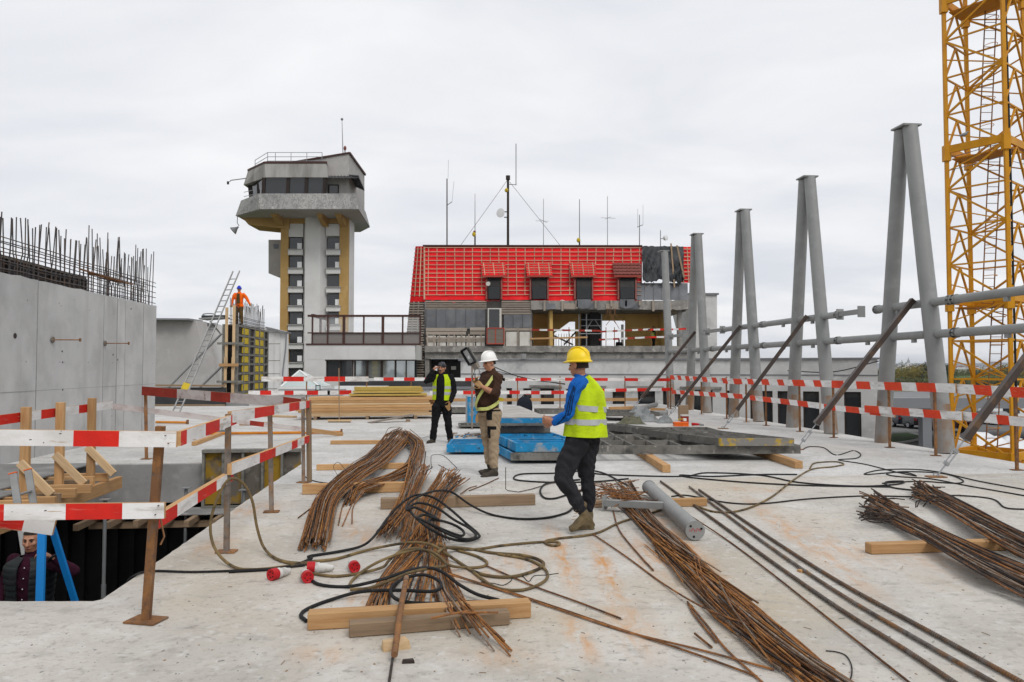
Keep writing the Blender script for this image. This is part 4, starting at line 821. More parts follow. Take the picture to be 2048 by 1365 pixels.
# ---- upper wall
rq(850,1066,600,694,0.05,0.5).obj('upper_wall', M['lath_dark'], t)
for j in range(5): MB().bar(P(851,603.5+j*3.6,RY-.02),P(973,603.5+j*3.6,RY-.02),0.05,0.075).obj('lath', M['lath'], t)
for j in range(8): MB().bar(P(1003,603.5+j*3.5,RY-.02),P(1063 if j > 2 else 1130,603.5+j*3.5,RY-.02),0.05,0.075).obj('lath', M['lath'], t)
for i in range(6): u0 = 853+i*19.7; rq(u0,u0+19,618,657+rnd.uniform(-2,3),-0.04,0.04).obj('zinc_sheet', M['zinc'], t); rq(u0-0.5,u0+0.5,618,656,-0.08,-.04).obj('seam', M['zinc'], t)
for i in range(3): u0 = 1008+i*18.6; rq(u0,u0+18,630,656,-0.04,0.04).obj('zinc_sheet', M['zinc'], t)
rq(975.5,1003,617,657,-0.06,0.04).obj('door_frame', M['insul'], t); rq(978,999,619,657,-0.1,-.06).obj('door', M['glass'], t)
for (u0,u1,v0,v1) in ((852,934,656,663),(940,970,655,662),(852,932,663.5,670),(940,970,663,670),(852,970,675,680),(853,970,681,684),(1008,1062,656.5,662)):
    MB().bar(P(u0,(v0+v1)/2,RY-.05),P(u1,(v0+v1)/2,RY-.05),0.06,(v1-v0)/1500*RY*0.92).obj('plank', M['lath'], t)
for i in range(6): rq(855+i*19.5,872+i*19.5,670.8+rnd.uniform(0,2),696,-.02,0.03).obj('insulation_board', M['insul'], t)
for u0 in (1012,1039): rq(u0,u0+22,664,694,-0.06,0.0).obj('insulation_board', M['insul'], t)
for i in range(9): u0 = 855+i*13.6+rnd.uniform(-3,3); MB().bar(P(u0,664+rnd.uniform(0,10),RY-.1),P(u0+rnd.uniform(-1,1),694+rnd.uniform(0,5),RY-.1),0.09,0.05,up=V((0,-1,0))).obj('batten', M['lath'], t)
for u0 in (1036,1062,1009): MB().bar(P(u0,656,RY-.1),P(u0,696,RY-.1),0.13,0.06,up=V((0,-1,0))).obj('batten', M['lath'], t)
# french balcony
bl = MB(); bx = [P(974,657,RY-.5),P(1008,657,RY-.5),P(1008,688,RY-.5),P(974,688,RY-.5)]
for a_, b_ in ((0,1),(1,2),(2,3),(3,0)): MB().bar(bx[a_],bx[b_],0.08,0.08,up=V((0,-1,0.1))).obj('balcony_rail', M['batten_red'], t)
MB().bar((bx[0]+bx[1])/2,(bx[2]+bx[3])/2,0.07,0.07,up=V((0,-1,0))).obj('balcony_rail', M['batten_red'], t); MB().hexa([bx[3],bx[2],bx[2]+V((0,.02,0)),bx[3]+V((0,.02,0)),bx[0],bx[1],bx[1]+V((0,.02,0)),bx[0]+V((0,.02,0))]).obj('balcony_mesh', M['wood_grey'], t)
# ---- gutted floor: ceiling beam, columns, room behind
m = MB(); n_ = 40; vv = []
for i in range(n_+1):
    u = 1062+ (1376-1062)*i/n_; vb_ = 620+2.5*noise.noise((u*0.08,0,3))
    for (v_,y_) in ((602,-0.1),(vb_,-0.15),(vb_,0.9),(602,0.9)): vv.append(P(u,v_,RY)+V((0,y_,0)))
m.add(vv, [(4*i+j,4*i+4+j,4*i+4+(j+1)%4,4*i+(j+1)%4) for i in range(n_) for j in range(4)]+[(0,1,2,3),(4*n_+3,4*n_+2,4*n_+1,4*n_)]); m.obj('ceiling_beam', M['rough_conc'], t)
for i in range(9): u0 = 1090+i*31+rnd.uniform(-6,6); rq(u0,u0+4,602,612+rnd.uniform(0,12),-0.3,-.1).obj('joist_end', M['lath'], t)
for i in range(5): u0 = 1085+i*42; rq(u0,u0+25,608,619,-0.2,-.1).obj('loose_board', M['lath' if i % 2 else 'zinc'], t)
rq(1062,1378,600,621,0.9,9).obj('ceiling', M['rough_conc'], t); rq(850,1378,696,704,0.3,9).obj('floor_slab', M['rough_conc'], t)
# back wall of the room with its openings
def bw(u0,u1,v0,v1,mt='ochre_in',y=4.0): MB().hexa([P(u0,v1,RY+y),P(u1,v1,RY+y),P(u1,v1,RY+y+.2),P(u0,v1,RY+y+.2),P(u0,v0,RY+y),P(u1,v0,RY+y),P(u1,v0,RY+y+.2),P(u0,v0,RY+y+.2)]).obj('room_wall', M[mt], t)
bw(1060,1108,610,700); bw(1108,1150,610,644); bw(1150,1162,610,700); bw(1162,1204,610,700,'film_black'); bw(1204,1250,610,642); bw(1250,1336,610,700); bw(1108,1150,694,702); bw(1204,1250,694,702)
MB().prism([P(1107,668,RY+3.9),P(1108,644,RY+3.9),P(1142,642,RY+3.9)], (0,.15,0)).obj('stair_soffit', M['ochre_in'], t)
for u0,y0 in ((1100,0.5),(1335,0.3)): 
    x_ = P(u0,650,RY).x; MB().box(x_,x_+0.25,RY+y0,RY+6,P(u0,700,RY).z,P(u0,612,RY).z).obj('cross_wall', M['ochre_in'], t)
for u0 in (1362,): x_ = P(u0,650,RY).x; MB().cyl(V((x_,RY+0.6,P(u0,702,RY).z)),V((x_,RY+0.6,P(u0,615,RY).z)),0.2,n=10).obj('column', M['rough_conc'], t)
rq(1187,1203,618,694,2.0,2.6).obj('column', M['film_black'], t); rq(1255,1259,645,694,3.0,3.4).obj('door_edge', M['insul'], t)
for i in range(7): u0 = 1112+i*5.4; MB().cyl(P(u0,668,RY+3.4),P(u0,694,RY+3.4),0.02,n=5).obj('baluster', M['rust'], t)
MB().bar(P(1108,672,RY+3.4),P(1146,690,RY+3.4),0.12,0.12).obj('handrail', M['frame_dark'], t); MB().bar(P(1128,690,RY+3.4),P(1152,664,RY+3.4),0.12,0.12).obj('handrail', M['frame_dark'], t)
sf = thing('scaffold', P(1180,694,RY+1), 'small grey scaffold tower inside the gutted floor', 'scaffold')
for u0 in (1158,1173,1203):
    MB().cyl(P(u0,694,RY+1),P(u0,628,RY+1),0.05,n=6).obj('standard', M['galv'], sf)
for v0 in (640,652,668): MB().cyl(P(1158,v0,RY+1),P(1203,v0,RY+1),0.04,n=6).obj('ledger', M['galv'], sf)
MB().cyl(P(1173,660,RY+1),P(1185,640,RY+1),0.035,n=6).obj('brace', M['galv'], sf); MB().cyl(P(1203,660,RY+1),P(1190,640,RY+1),0.035,n=6).obj('brace', M['galv'], sf)
for i in range(5):
    a_ = P(1215+i*4,617,RY-.2); MB().tube(spline([a_,a_+V((0.1*rnd.uniform(-1,1),0,-0.5)),a_+V((rnd.uniform(-1,1)*0.7,0,-0.7-rnd.random()))],4),0.02,4).obj('loose_wire', M['rust'], t)
# slab edge and ground floor
m = MB(); n_ = 50; vv = []
for i in range(n_+1):
    u = 850+ (1378-850)*i/n_; vt = 692+1.6*noise.noise((u*0.11,0,9))
    for (v_,y_) in ((vt,0.25),(vt+0.5,-0.25+0.12*noise.noise((u*.2,5,0))),(705+2*noise.noise((u*0.07,2,0)),-0.3),(706,-0.1),(718,-0.12),(718,0.5)): vv.append(P(u,v_,RY)+V((0,y_,0)))
m.add(vv, [(6*i+j,6*i+6+j,6*i+7+j,6*i+1+j) for i in range(n_) for j in range(5)]); m.obj('slab_edge', M['rough_conc'], t)
rq(850,1378,718,760,1.6,1.8).obj('ground_floor_back', M['film_black'], t); rq(850,858,718,800,0.0,1.7).obj('ground_floor_pier', M['rough_conc'], t); rq(955,962,718,800,0.0,1.7).obj('ground_floor_pier', M['rough_conc'], t); rq(1340,1376,718,800,0.02,1.7).obj('ground_floor_pier', M['rough_conc'], t)  # back sheet is black to paint the unlit depth of the ground floor
rq(850,1378,760,900,0.2,6).obj('ground_floor_base', M['rough_conc'], t)
rq(899,909,733,740,1.5,1.6).obj('paper_notice', M['insul'], t); rq(930,950,735,760,1.4,1.6).obj('door', M['frame_dark'], t); rq(870,895,730,760,1.4,1.6).obj('door', M['frame_dark'], t)
# rear block on the right
t2 = thing('stair_block', P(1405,760,64), 'pale weathered concrete stair block right of the red roof', 'building')
MB().hexa([P(1378,760,64),P(1434,760,64),P(1434,760,72),P(1378,760,72),P(1378,589,64),P(1434,589,64),P(1434,589,64)+V((0,8,0)),P(1378,589,64)+V((0,8,0))]).obj('wall', M['dirty_white'], t2)
MB().bar(P(1376,588.5,64),P(1437,588.5,64),0.3,0.15).obj('coping', M['lead'], t2)
# guard rails in the gutted floor
t3 = thing('guard_rail', P(1200,692,RY-.2), 'red and white guard rail across the gutted floor of the red-roofed building', 'guard rail')
for (u0,v0,u1,v1,n_) in ((1063,660,1200,662,9),(1200,664,1300,659,8),(1296,660,1340,659,4),(1198,680,1300,675,7),(1300,675,1345,674,3),(1330,660,1372,658,3)): striped('rail', P(u0,v0,RY-.25),P(u1,v1,RY-.25),0.14,0.04,even(n_,0.5),t3,first='r',red='worn_red' if u0 < 1250 else 'red_paint')
beam('rail', P(1060,678,RY-.2),P(1175,675,RY-.2),0.05,0.13,M['wood'],t3)
for u0 in (1108,1138,1212,1229,1302,1340): MB().cyl(P(u0,693,RY-.15),P(u0,655,RY-.15),0.03,n=5).obj('post', M['rust'], t3)
# ---- antennas on the ridge
def antenna(label, u, vt, r0, r1, extra=None, mt='lead', Y=RY+3.2):
    q = thing('antenna', P(u,494,Y), label, 'antenna', 'antennas on the red roof')
    MB().tube([P(u,496,Y),P(u,vt,Y)], [r0,r1], 6).obj('mast', M[mt], q)
    for (a_,b_,r_,nm,mm) in (extra or []): MB().cyl(P(*a_,Y),P(*b_,Y),r_,n=6).obj(nm, M[mm], q)
    return q
antenna('tall dark whip antenna nearest the left end of the red roof',894,358,0.06,0.05,[((896,358),(897,320),0.012,'whip','lead'),((894,411),(904,404),0.03,'side_arm','lead'),((904,404),(908,363),0.012,'whip','lead')],'frame_dark')
q = antenna('thin whip antenna with small orange beacon, left of the lattice mast',950,388,0.045,0.02,[((950,494),(950,462),0.07,'foot','frame_dark')]); MB().sph(P(948,469,RY+3.1),(0.16,0.14,0.2),8,6).obj('beacon', M['yellow_ply'], q); MB().sph(P(949,464,RY+3.1),(0.11,0.1,0.1),8,6).obj('beacon_cap', M['tile'], q)
q = antenna('thickest dark mast with round white dish on the red roof',1016,355,0.12,0.11,[((1016,369),(1032,370),0.03,'side_arm','lead'),((1032,371),(1032,288),0.04,'whip','lead'),((1006,424),(1017,424),0.05,'dish_arm','lead'),((1008,435),(1017,435),0.05,'dish_arm','lead'),((1016,360),(1016,352),0.2,'mast_head','frame_dark')],'frame_dark')
MB().lathe(P(1003,427,RY+3.2),[(0.05,0.0),(0.30,0.06),(0.38,0.14),(0.38,0.18),(0.1,0.2)],18,ax=V((-0.5,-0.85,0.02))).obj('dish', M['white_metal'], q, smooth=True); MB().sph(P(1013,381,RY+3.1),(0.16,0.14,0.18),8,6).obj('beacon', M['yellow_ply'], q)
for (a_,b_) in (((1014,362),(920,493)),((1019,364),(1120,491))):
    MB().cyl(P(*a_,RY+3.2),P(*b_,RY+3.2),0.018,n=4).obj('guy_wire', M['lead'], q)
antenna('antenna with small cross arms right of the lattice mast',1087,398,0.03,0.02,[((1071,442),(1097,443),0.015,'cross_arm','lead'),((1080,439),(1094,446),0.015,'cross_arm','lead')])
q = antenna('whip antenna with orange beacon above the third dormer',1159,399,0.045,0.03,[((1159,494),(1159,478),0.07,'foot','frame_dark')]); MB().sph(P(1157,481,RY+3.1),(0.16,0.14,0.2),8,6).obj('beacon', M['yellow_ply'], q)
antenna('thin antenna with wide cross arms above the fourth dormer',1215,393,0.03,0.02,[((1202,436),(1231,437),0.015,'cross_arm','lead'),((1210,439),(1222,434),0.015,'cross_arm','lead')])
antenna('fork shaped antenna near the dark tarpaulin',1279,430,0.045,0.03,[((1274,455),(1286,450),0.03,'cross_arm','lead'),((1275.5,455),(1275.5,418),0.012,'whip','lead'),((1286,450),(1286,410),0.012,'whip','lead')])
q = antenna('short pole with white horn dish at the right end of the red roof',1321,461,0.04,0.03,[((1321,478),(1328,477),0.03,'side_arm','lead')]); MB().lathe(P(1327,477,RY+3.2),[(0.05,0),(0.2,0.1),(0.23,0.3),(0.2,0.31)],14,ax=V((0.6,-0.75,0.05))).obj('dish', M['white_metal'], q, smooth=True)
# ================================================================ LOW ANNEX WALL BEHIND THE STEEL FRAMES
t = thing('annex_wing', P(1380,800,34), 'dirty white single storey annex with dark windows behind the steel frames', 'building')
Lp, Rp = V((-2.6,38.0,0)), V((15.1,31.0,0)); ax_ = (Rp-Lp).normalized(); nn_ = V((ax_.y,-ax_.x,0)); LW = (Rp-Lp).length
if nn_.y > 0: nn_ = -nn_
def wx(u):   # distance along the wall for an image column
    d = ray(u, 780); den = d.x*nn_.x+d.y*nn_.y; tt = Lp.dot(nn_)/den; return (V((d.x*tt,d.y*tt,0))-Lp).dot(ax_)
def wbox(s0,s1,z0,z1,o0,o1): 
    c = [Lp+ax_*s+nn_*o for (s,o) in ((s0,o0),(s1,o0),(s1,o1),(s0,o1))]; return MB().hexa([q+UP*z0 for q in c]+[q+UP*z1 for q in c])
ZT = 2.02; ZW0, ZW1 = -1.25, 0.62
wins = [(1012,1024),(1046,1063),(1080,1108),(1132,1150),(1172,1196),(1224,1250),(1275,1310),(1325,1361),(1383,1425),(1452,1478),(1500,1545),(1555,1590),(1606,1638),(1688,1722)]
wins = [(wx(a_),wx(b_)) for a_,b_ in wins]
wbox(0,LW,ZW1,ZT-0.05,-0.3,0).obj('wall', M['dirty_white'], t); wbox(0,LW,GZ,ZW0,-0.3,0).obj('wall', M['dirty_white'], t)
pr = 0
for (a_,b_) in wins+[(LW,LW)]:
    if a_-pr > 0.05: wbox(pr,a_,ZW0,ZW1,-0.3,0.0).obj('pier', M['dirty_white'], t)
    if b_ > a_:
        wbox(a_,b_,ZW0,ZW1,-0.24,-0.22).obj('window', M['glass'], t); wbox(a_,a_+0.07,ZW0,ZW1,-0.22,-0.14).obj('window_frame', M['frame_dark'], t); wbox(b_-.07,b_,ZW0,ZW1,-0.22,-0.14).obj('window_frame', M['frame_dark'], t); wbox(a_,b_,ZW1-.08,ZW1,-0.22,-0.145).obj('window_frame', M['frame_dark'], t)
    pr = b_
for i in (2,4,6,8): wbox(wins[i][0]-.5,wins[i][1]+.4,ZW1+.05,ZW1+.16,-0.05,0.14).obj('lintel_ledge', M['rough_conc'], t)
wbox(-0.1,LW+.1,ZT-.05,ZT+.03,-0.4,0.08).obj('coping', M['lead'], t); wbox(0,LW,1.30,1.34,-0.02,0.03).obj('cable_line', M['lead'], t)
wbox(0,LW,GZ,ZT-.06,-7,-0.3).obj('building_body', M['roof_grey'], t)
q = Lp+ax_*(wx(1047)); MB().cyl(V((q.x,q.y-.3,2.05)),V((q.x,q.y-.3,2.3)),0.14,n=10).obj('floodlight', M['grey_steel'], t)
for (u0,v0,u1,v1) in ((960,722,1130,768),(1575,742,1760,722)):
    c0 = P(u0,v0,34.5) if u0 < 1000 else P(u0,v0,31.5); c1 = P(u1,v1,34.5) if u0 < 1000 else P(u1,v1,30.7); mid_ = (c0+c1)/2-UP*0.25
    MB().tube(spline([c0,mid_,c1],8),0.02,4).obj('loose_cable', M['cable'], t)
# ================================================================ GREY STEEL A-FRAMES
FA = 9.72
frames = [(13.55,15.6,'nearest and tallest in view, beside the crane'),(17.75,19.8,'second from the crane'),(21.95,23.9,'third from the crane'),(26.3,28.2,'fourth from the crane, in front of the stair block')]
AZ = 6.65
def aframe(bR, bL, txt, half=False):
    bm_ = (bR+bL)/2
    t = thing('steel_a_frame', AB(FA,bm_,0), 'grey tubular steel A-frame column, '+txt, 'steel frame', 'steel A-frames along the deck edge')
    for k,(b0,bt,at) in enumerate(((bR,bm_-0.10,0.02),(bL,bm_+0.12,-0.02))):
        if half and k: continue
        lo = AB(FA,b0,0); hi = AB(FA+at,bt,AZ-0.03); d_ = hi-lo
        m = MB(); m.tube([lo, lo+d_*0.14], [0.165,0.162], 20, cap=True); m.obj('leg_foot', M['steel_foot'], t, smooth=True)
        m = MB(); m.tube([lo+d_*0.14, lo+d_*0.55, hi], [0.162,0.155,0.145], 20); m.obj('leg', M['grey_steel'], t, smooth=True)
    MB().hexa([AB(FA-0.2,bm_-0.22,AZ-0.02),AB(FA+0.2,bm_-0.22,AZ-0.02),AB(FA+0.2,bm_+0.22,AZ-0.02),AB(FA-0.2,bm_+0.22,AZ-0.02),AB(FA-0.2,bm_-0.22,AZ+0.015),AB(FA+0.2,bm_-0.22,AZ+0.015),AB(FA+0.2,bm_+0.22,AZ+0.015),AB(FA-0.2,bm_+0.22,AZ+0.015)]).obj('cap_plate', M['grey_steel'], t)
    for zz_ in (2.30,2.93):
        for b0,bt in ((bR,bm_-.1),(bL,bm_+.12)):
            if half and b0 == bL: continue
            q = AB(FA,b0+(bt-b0)*zz_/AZ,zz_); MB().tube([q+AB(.085*math.cos(a),.162,.085*math.sin(a)) for a in [k*math.pi/6 for k in range(13)]],.012,5).obj('weld', M['grey_steel'], t); MB().tube([q+AB(.085*math.cos(a),-.162,.085*math.sin(a)) for a in [k*math.pi/6 for k in range(13)]],.012,5).obj('weld', M['grey_steel'], t)
    MB().abox(FA-0.03,FA+0.03,bm_-0.2,bm_+0.2,AZ-0.18,AZ-0.02).obj('gusset', M['grey_steel'], t)
    return t
for fr_ in frames: aframe(*fr_)
aframe(30.5,32.3,'farthest, a single leg in front of the tarpaulin', True)
# pipes with their couplings
def pipe(label, b0, b1, z, ends=True):
    t = thing('steel_pipe', AB(FA,(b0+b1)/2,z), label, 'pipe', 'horizontal pipes between the A-frames')
    MB().cyl(AB(FA,b0,z),AB(FA,b1,z),0.082,n=16).obj('tube', M['grey_steel'], t, smooth=True)
    for b_ in (b0,b1):
        for k in (-0.05,0.05): MB().cyl(AB(FA,b_+k-.008,z),AB(FA,b_+k+.008,z),0.098,n=16).obj('flange', M['grey_steel'], t, smooth=True)
        for j in range(6): 
            an = j*math.pi/3; o = AB(math.cos(an)*.085,0,math.sin(an)*.085); MB().cyl(AB(FA,b_-.05,z)+o,AB(FA,b_+.05,z)+o,0.010,n=5).obj('bolt', M['black'], t)
    for f in (0.3,0.7): b_ = b0+(b1-b0)*f; MB().abox(FA-.03,FA+.03,b_-.05,b_+.05,z-.15,z-.07).obj('lug', M['grey_steel'], t)
ZL, ZU = 2.30, 2.93
pn = ['right of the nearest A-frame','between the two nearest A-frames','between the second and third A-frames','between the third and fourth A-frames','beyond the fourth A-frame']
js = [8.9,13.2,17.35,21.5,25.7,30.6]
for i in range(5): pipe('lower grey pipe '+pn[i], js[i], js[i+1], ZL)
pipe('upper grey pipe '+pn[0], 8.9, 13.2, ZU); pipe('upper grey stub pipe through the nearest A-frame', 13.32, 15.7, ZU)
pipe('upper grey pipe '+pn[2], 17.35, 21.5, ZU); pipe('upper grey stub pipe through the third A-frame', 21.62, 24.6, ZU)
for lb_, b0, b1 in (('thin square steel tube left of the third A-frame',24.8,26.2),('thin square steel tube between the two nearest A-frames',16.35,17.25),('thin square steel tube beyond the fourth A-frame',28.6,30.4)):
    t = thing('square_steel_tube', AB(FA,b0,ZU), lb_, 'steel tube'); MB().abox(FA-.05,FA+.05,b0,b1,ZU-.05,ZU+.06).obj('box_section', M['grey_steel'], t); MB().abox(FA-.09,FA+.09,b0-.02,b0,ZU-.13,ZU+.13).obj('end_plate', M['grey_steel'], t); MB().abox(FA-.09,FA+.09,b1,b1+.02,ZU-.13,ZU+.13).obj('end_plate', M['grey_steel'], t)
# ---- diagonal struts with turnbuckles
tops = [None,(1826,600),(1614,632),(1481,652),(1390,664)]
anch = [(1872,955),(1592,900),(1446,858),(1333,837),None]
nm_ = ['nearest, cut by the right edge of the picture','leaning on the nearest A-frame','leaning on the second A-frame','leaning on the third A-frame','leaning on the fourth A-frame']
dl = Aat(1826,600,9.6)-G(1592,900)
for i in range(5):
    an = G(*anch[i]) if anch[i] else Aat(*tops[i],9.6)-dl
    tp = Aat(*tops[i],9.6) if tops[i] else an+V((dl.x+0.2,dl.y,dl.z+0.3))
    an.z = 0.0; t = thing('diagonal_strut', an, 'brown square steel strut with turnbuckle, '+nm_[i], 'strut', 'diagonal struts to the A-frames')
    d_ = tp-an; s0 = an+d_*0.175
    up_ = V((-d_.y,d_.x,0)).normalized()
    MB().bar(s0, tp, 0.10, 0.10, up=up_).obj('tube', M['strut'], t)
    MB().bar(s0-d_*0.004, s0+d_*0.012, 0.115, 0.115, up=up_).obj('end_cap', M['strut'], t)
    MB().cyl(an+d_*0.005, an+d_*0.062, 0.012, n=8).obj('threaded_rod', M['galv'], t); MB().cyl(an+d_*0.115, s0, 0.012, n=8).obj('threaded_rod', M['galv'], t)
    side = d_.cross(up_).normalized()*0.03
    for s_ in (-1,1): MB().cyl(an+d_*0.062+side*s_, an+d_*0.118+side*s_, 0.010, n=6).obj('turnbuckle_bar', M['galv'], t)
    for f in (0.062,0.118): MB().bar(an+d_*f-side*1.3, an+d_*f+side*1.3, 0.04, 0.05, up=d_).obj('turnbuckle_end', M['galv'], t)
    m = MB(); m.box(an.x-.13,an.x+.13,an.y-.08,an.y+.08,0.004,0.016); m.obj('anchor_plate', M['rust'], t); MB().tube([an+V((-.04,0,.016)),an+V((-.03,0,.06)),an+V((.03,0,.06)),an+V((.04,0,.016))],0.01,5).obj('anchor_eye', M['galv'], t)
# ================================================================ TOWER CRANE MAST
CY = 26.0; c0 = P(1979,600,CY); cx_, cy_ = c0.x, CY
cor = [V((-1.30,0.15)),V((-0.17,-1.30)),V((1.30,-0.15)),V((0.17,1.30))]   # left, front, right, back
t = thing('tower_crane_mast', V((cx_,cy_,GZ)), 'yellow lattice tower crane mast at the right edge', 'crane')
def cp(i,z): q = cor[i % 4]; return V((cx_+q.x, cy_+q.y, z))
ZTOP = 19.0; PH = 1.325; z_ref = P(1960,606,CY).z
for i in range(4):
    MB().bar(cp(i,GZ),cp(i,ZTOP),0.115,0.115,up=V((cor[i].x,cor[i].y,0))).obj('leg', M['crane'], t)
k0 = int(math.floor((GZ-z_ref)/PH)); k1 = int((ZTOP-z_ref)/PH)
for k in range(k0, k1+1):
    z0 = z_ref+k*PH; z1 = z0+PH
    if z0 < GZ: continue
    for i in range(4):
        a_, b_ = cp(i,z0), cp(i+1,z0); a1, b1 = cp(i,z1), cp(i+1,z1)
        MB().bar(a_,b_,0.05,0.055).obj('horizontal', M['crane'], t)
        if i in (1,3):
            mid_ = (a1+b1)/2; MB().bar(a_,mid_,0.062,0.062).obj('diagonal', M['crane'], t); MB().bar(b_,mid_,0.062,0.062).obj('diagonal', M['crane'], t)
        else:
            if k % 2: MB().bar(a_,b1,0.065,0.065).obj('diagonal', M['crane'], t); MB().bar(b1,a_+UP*(PH*0.5),0.04,0.04).obj('diagonal', M['crane'], t)
            else: MB().bar(b_,a1,0.065,0.065).obj('diagonal', M['crane'], t); MB().bar(b_,a1-UP*(PH*0.5),0.04,0.04).obj('diagonal', M['crane'], t)
    if (k % 4) == 0:
        for i in range(4):
            MB().bar(cp(i,z0)+V((0,0,.10)),cp(i+1,z0)+V((0,0,.10)),0.09,0.26).obj('collar_beam', M['crane'], t)
            MB().bar(cp(i,z0-.3),cp(i,z0+.25),0.22,0.22,up=V((cor[i].x,cor[i].y,0))).obj('joint_sleeve', M['crane'], t)
        MB().bar(cp(0,z0-.15).lerp(cp(3,z0-.15),.5),cp(1,z0-.15).lerp(cp(2,z0-.15),.5),1.0,0.04).obj('landing', M['crane'], t)
# ladder inside
lx_, ly_ = cx_+0.35, cy_+0.25
for zz in (z_ref-4*PH, z_ref, z_ref+4*PH, z_ref+8*PH):
    zt_ = zz+4*PH; sh = 0.25
    for s_ in (-.2,.2): MB().bar(V((lx_-sh+s_,ly_,zz)),V((lx_+sh-.15+s_,ly_,zt_)),0.03,0.03).obj('ladder_rail', M['rust'], t)
    for j in range(18): f = j/18; q = V((lx_-sh+(2*sh-.15)*f,ly_,zz+(zt_-zz)*f)); MB().cyl(q-V((.2,0,0)),q+V((.2,0,0)),0.012,n=4).obj('ladder_rung', M['rust'], t)
    for j in range(5):
        f = (j+1)/5.5; q = V((lx_-sh+(2*sh-.15)*f,ly_,zz+(zt_-zz)*f)); MB().tube([q+V((.2*math.cos(x_)+ (0.2 if 0 else 0),-.34*math.sin(x_),0)) for x_ in [math.pi*i/8 for i in range(9)]],0.012,4).obj('ladder_hoop', M['crane'], t)
MB().tube([V((cx_+0.12,cy_-1.1,GZ)),V((cx_+0.10,cy_-1.1,8)),V((cx_+0.02,cy_-1.1,ZTOP))],0.035,6).obj('power_cable', M['black'], t)
for (a_,b_) in ((0,1),(1,2)):
    for dz in (4.65,5.1): MB().cyl(cp(a_,z_ref+dz),cp(b_,z_ref+dz+.15),0.012,n=4).obj('safety_wire', M['lead'], t)
bp_ = P(1927,274,CY-.6)
bd = thing('pigeon', bp_, 'small grey pigeon perched on the crane mast', 'bird')
m = MB(); m.tube([bp_+V((-.17,0,.03)),bp_+V((-.09,0,.05)),bp_+V((0,0,.07)),bp_+V((.09,0,.11)),bp_+V((.13,0,.16)),bp_+V((.16,0,.165)),bp_+V((.19,0,.155))],[.012,.035,.06,.05,.032,.03,.006],8); m.obj('body', M['lead'], bd, smooth=True)
for s_ in (-1,1): MB().cyl(bp_+V((.02,.02*s_,.03)),bp_+V((.02,.02*s_,-.01)),.005,n=4).obj('leg', M['rust'], bd)
# ================================================================ CAR PARK, CANOPY, FAR LAND
t = thing('canopy', V((36,58,GZ)), 'flat grey roofed canopy with steel columns in the car park', 'canopy')
x0,x1,y0,y1 = P(1783,800,53).x, 62, 53.0, 66.0; zt_ = P(1800,797,53).z
MB().box(x0,x1,y0,y1,zt_-.72,zt_).obj('fascia', M['lead'], t); MB().box(x0+.2,x1-.2,y0+.2,y1-.2,zt_-.002,zt_+.03).obj('roof_sheet', M['roof_grey'], t)
for i in range(9): MB().box(x0+.3,x1-.3,y0+1+i*1.4,y0+1.06+i*1.4,zt_+.03,zt_+.07).obj('roof_seam', M['galv'], t)
for i in range(4): xx = P(1853,850,53.6).x+i*9; MB().box(xx-.32,xx+.32,53.5,54.1,GZ,zt_-.72).obj('column', M['lead'], t)
carp = [mat('car_paint_'+n_, c_, rough=0.25, spec=0.6) for n_, c_ in (('charcoal',(0.018,0.02,0.024)),('dark_blue',(0.012,0.016,0.03)),('maroon',(0.06,0.008,0.008)),('black',(0.01,0.01,0.011)),('silver',(0.3,0.31,0.32)))]
lamp_r = mat('red_tail_lamp', (0.25,0.006,0.006), rough=0.25); rubber = mat('tyre_rubber', (0.012,0.012,0.012), rough=0.85)
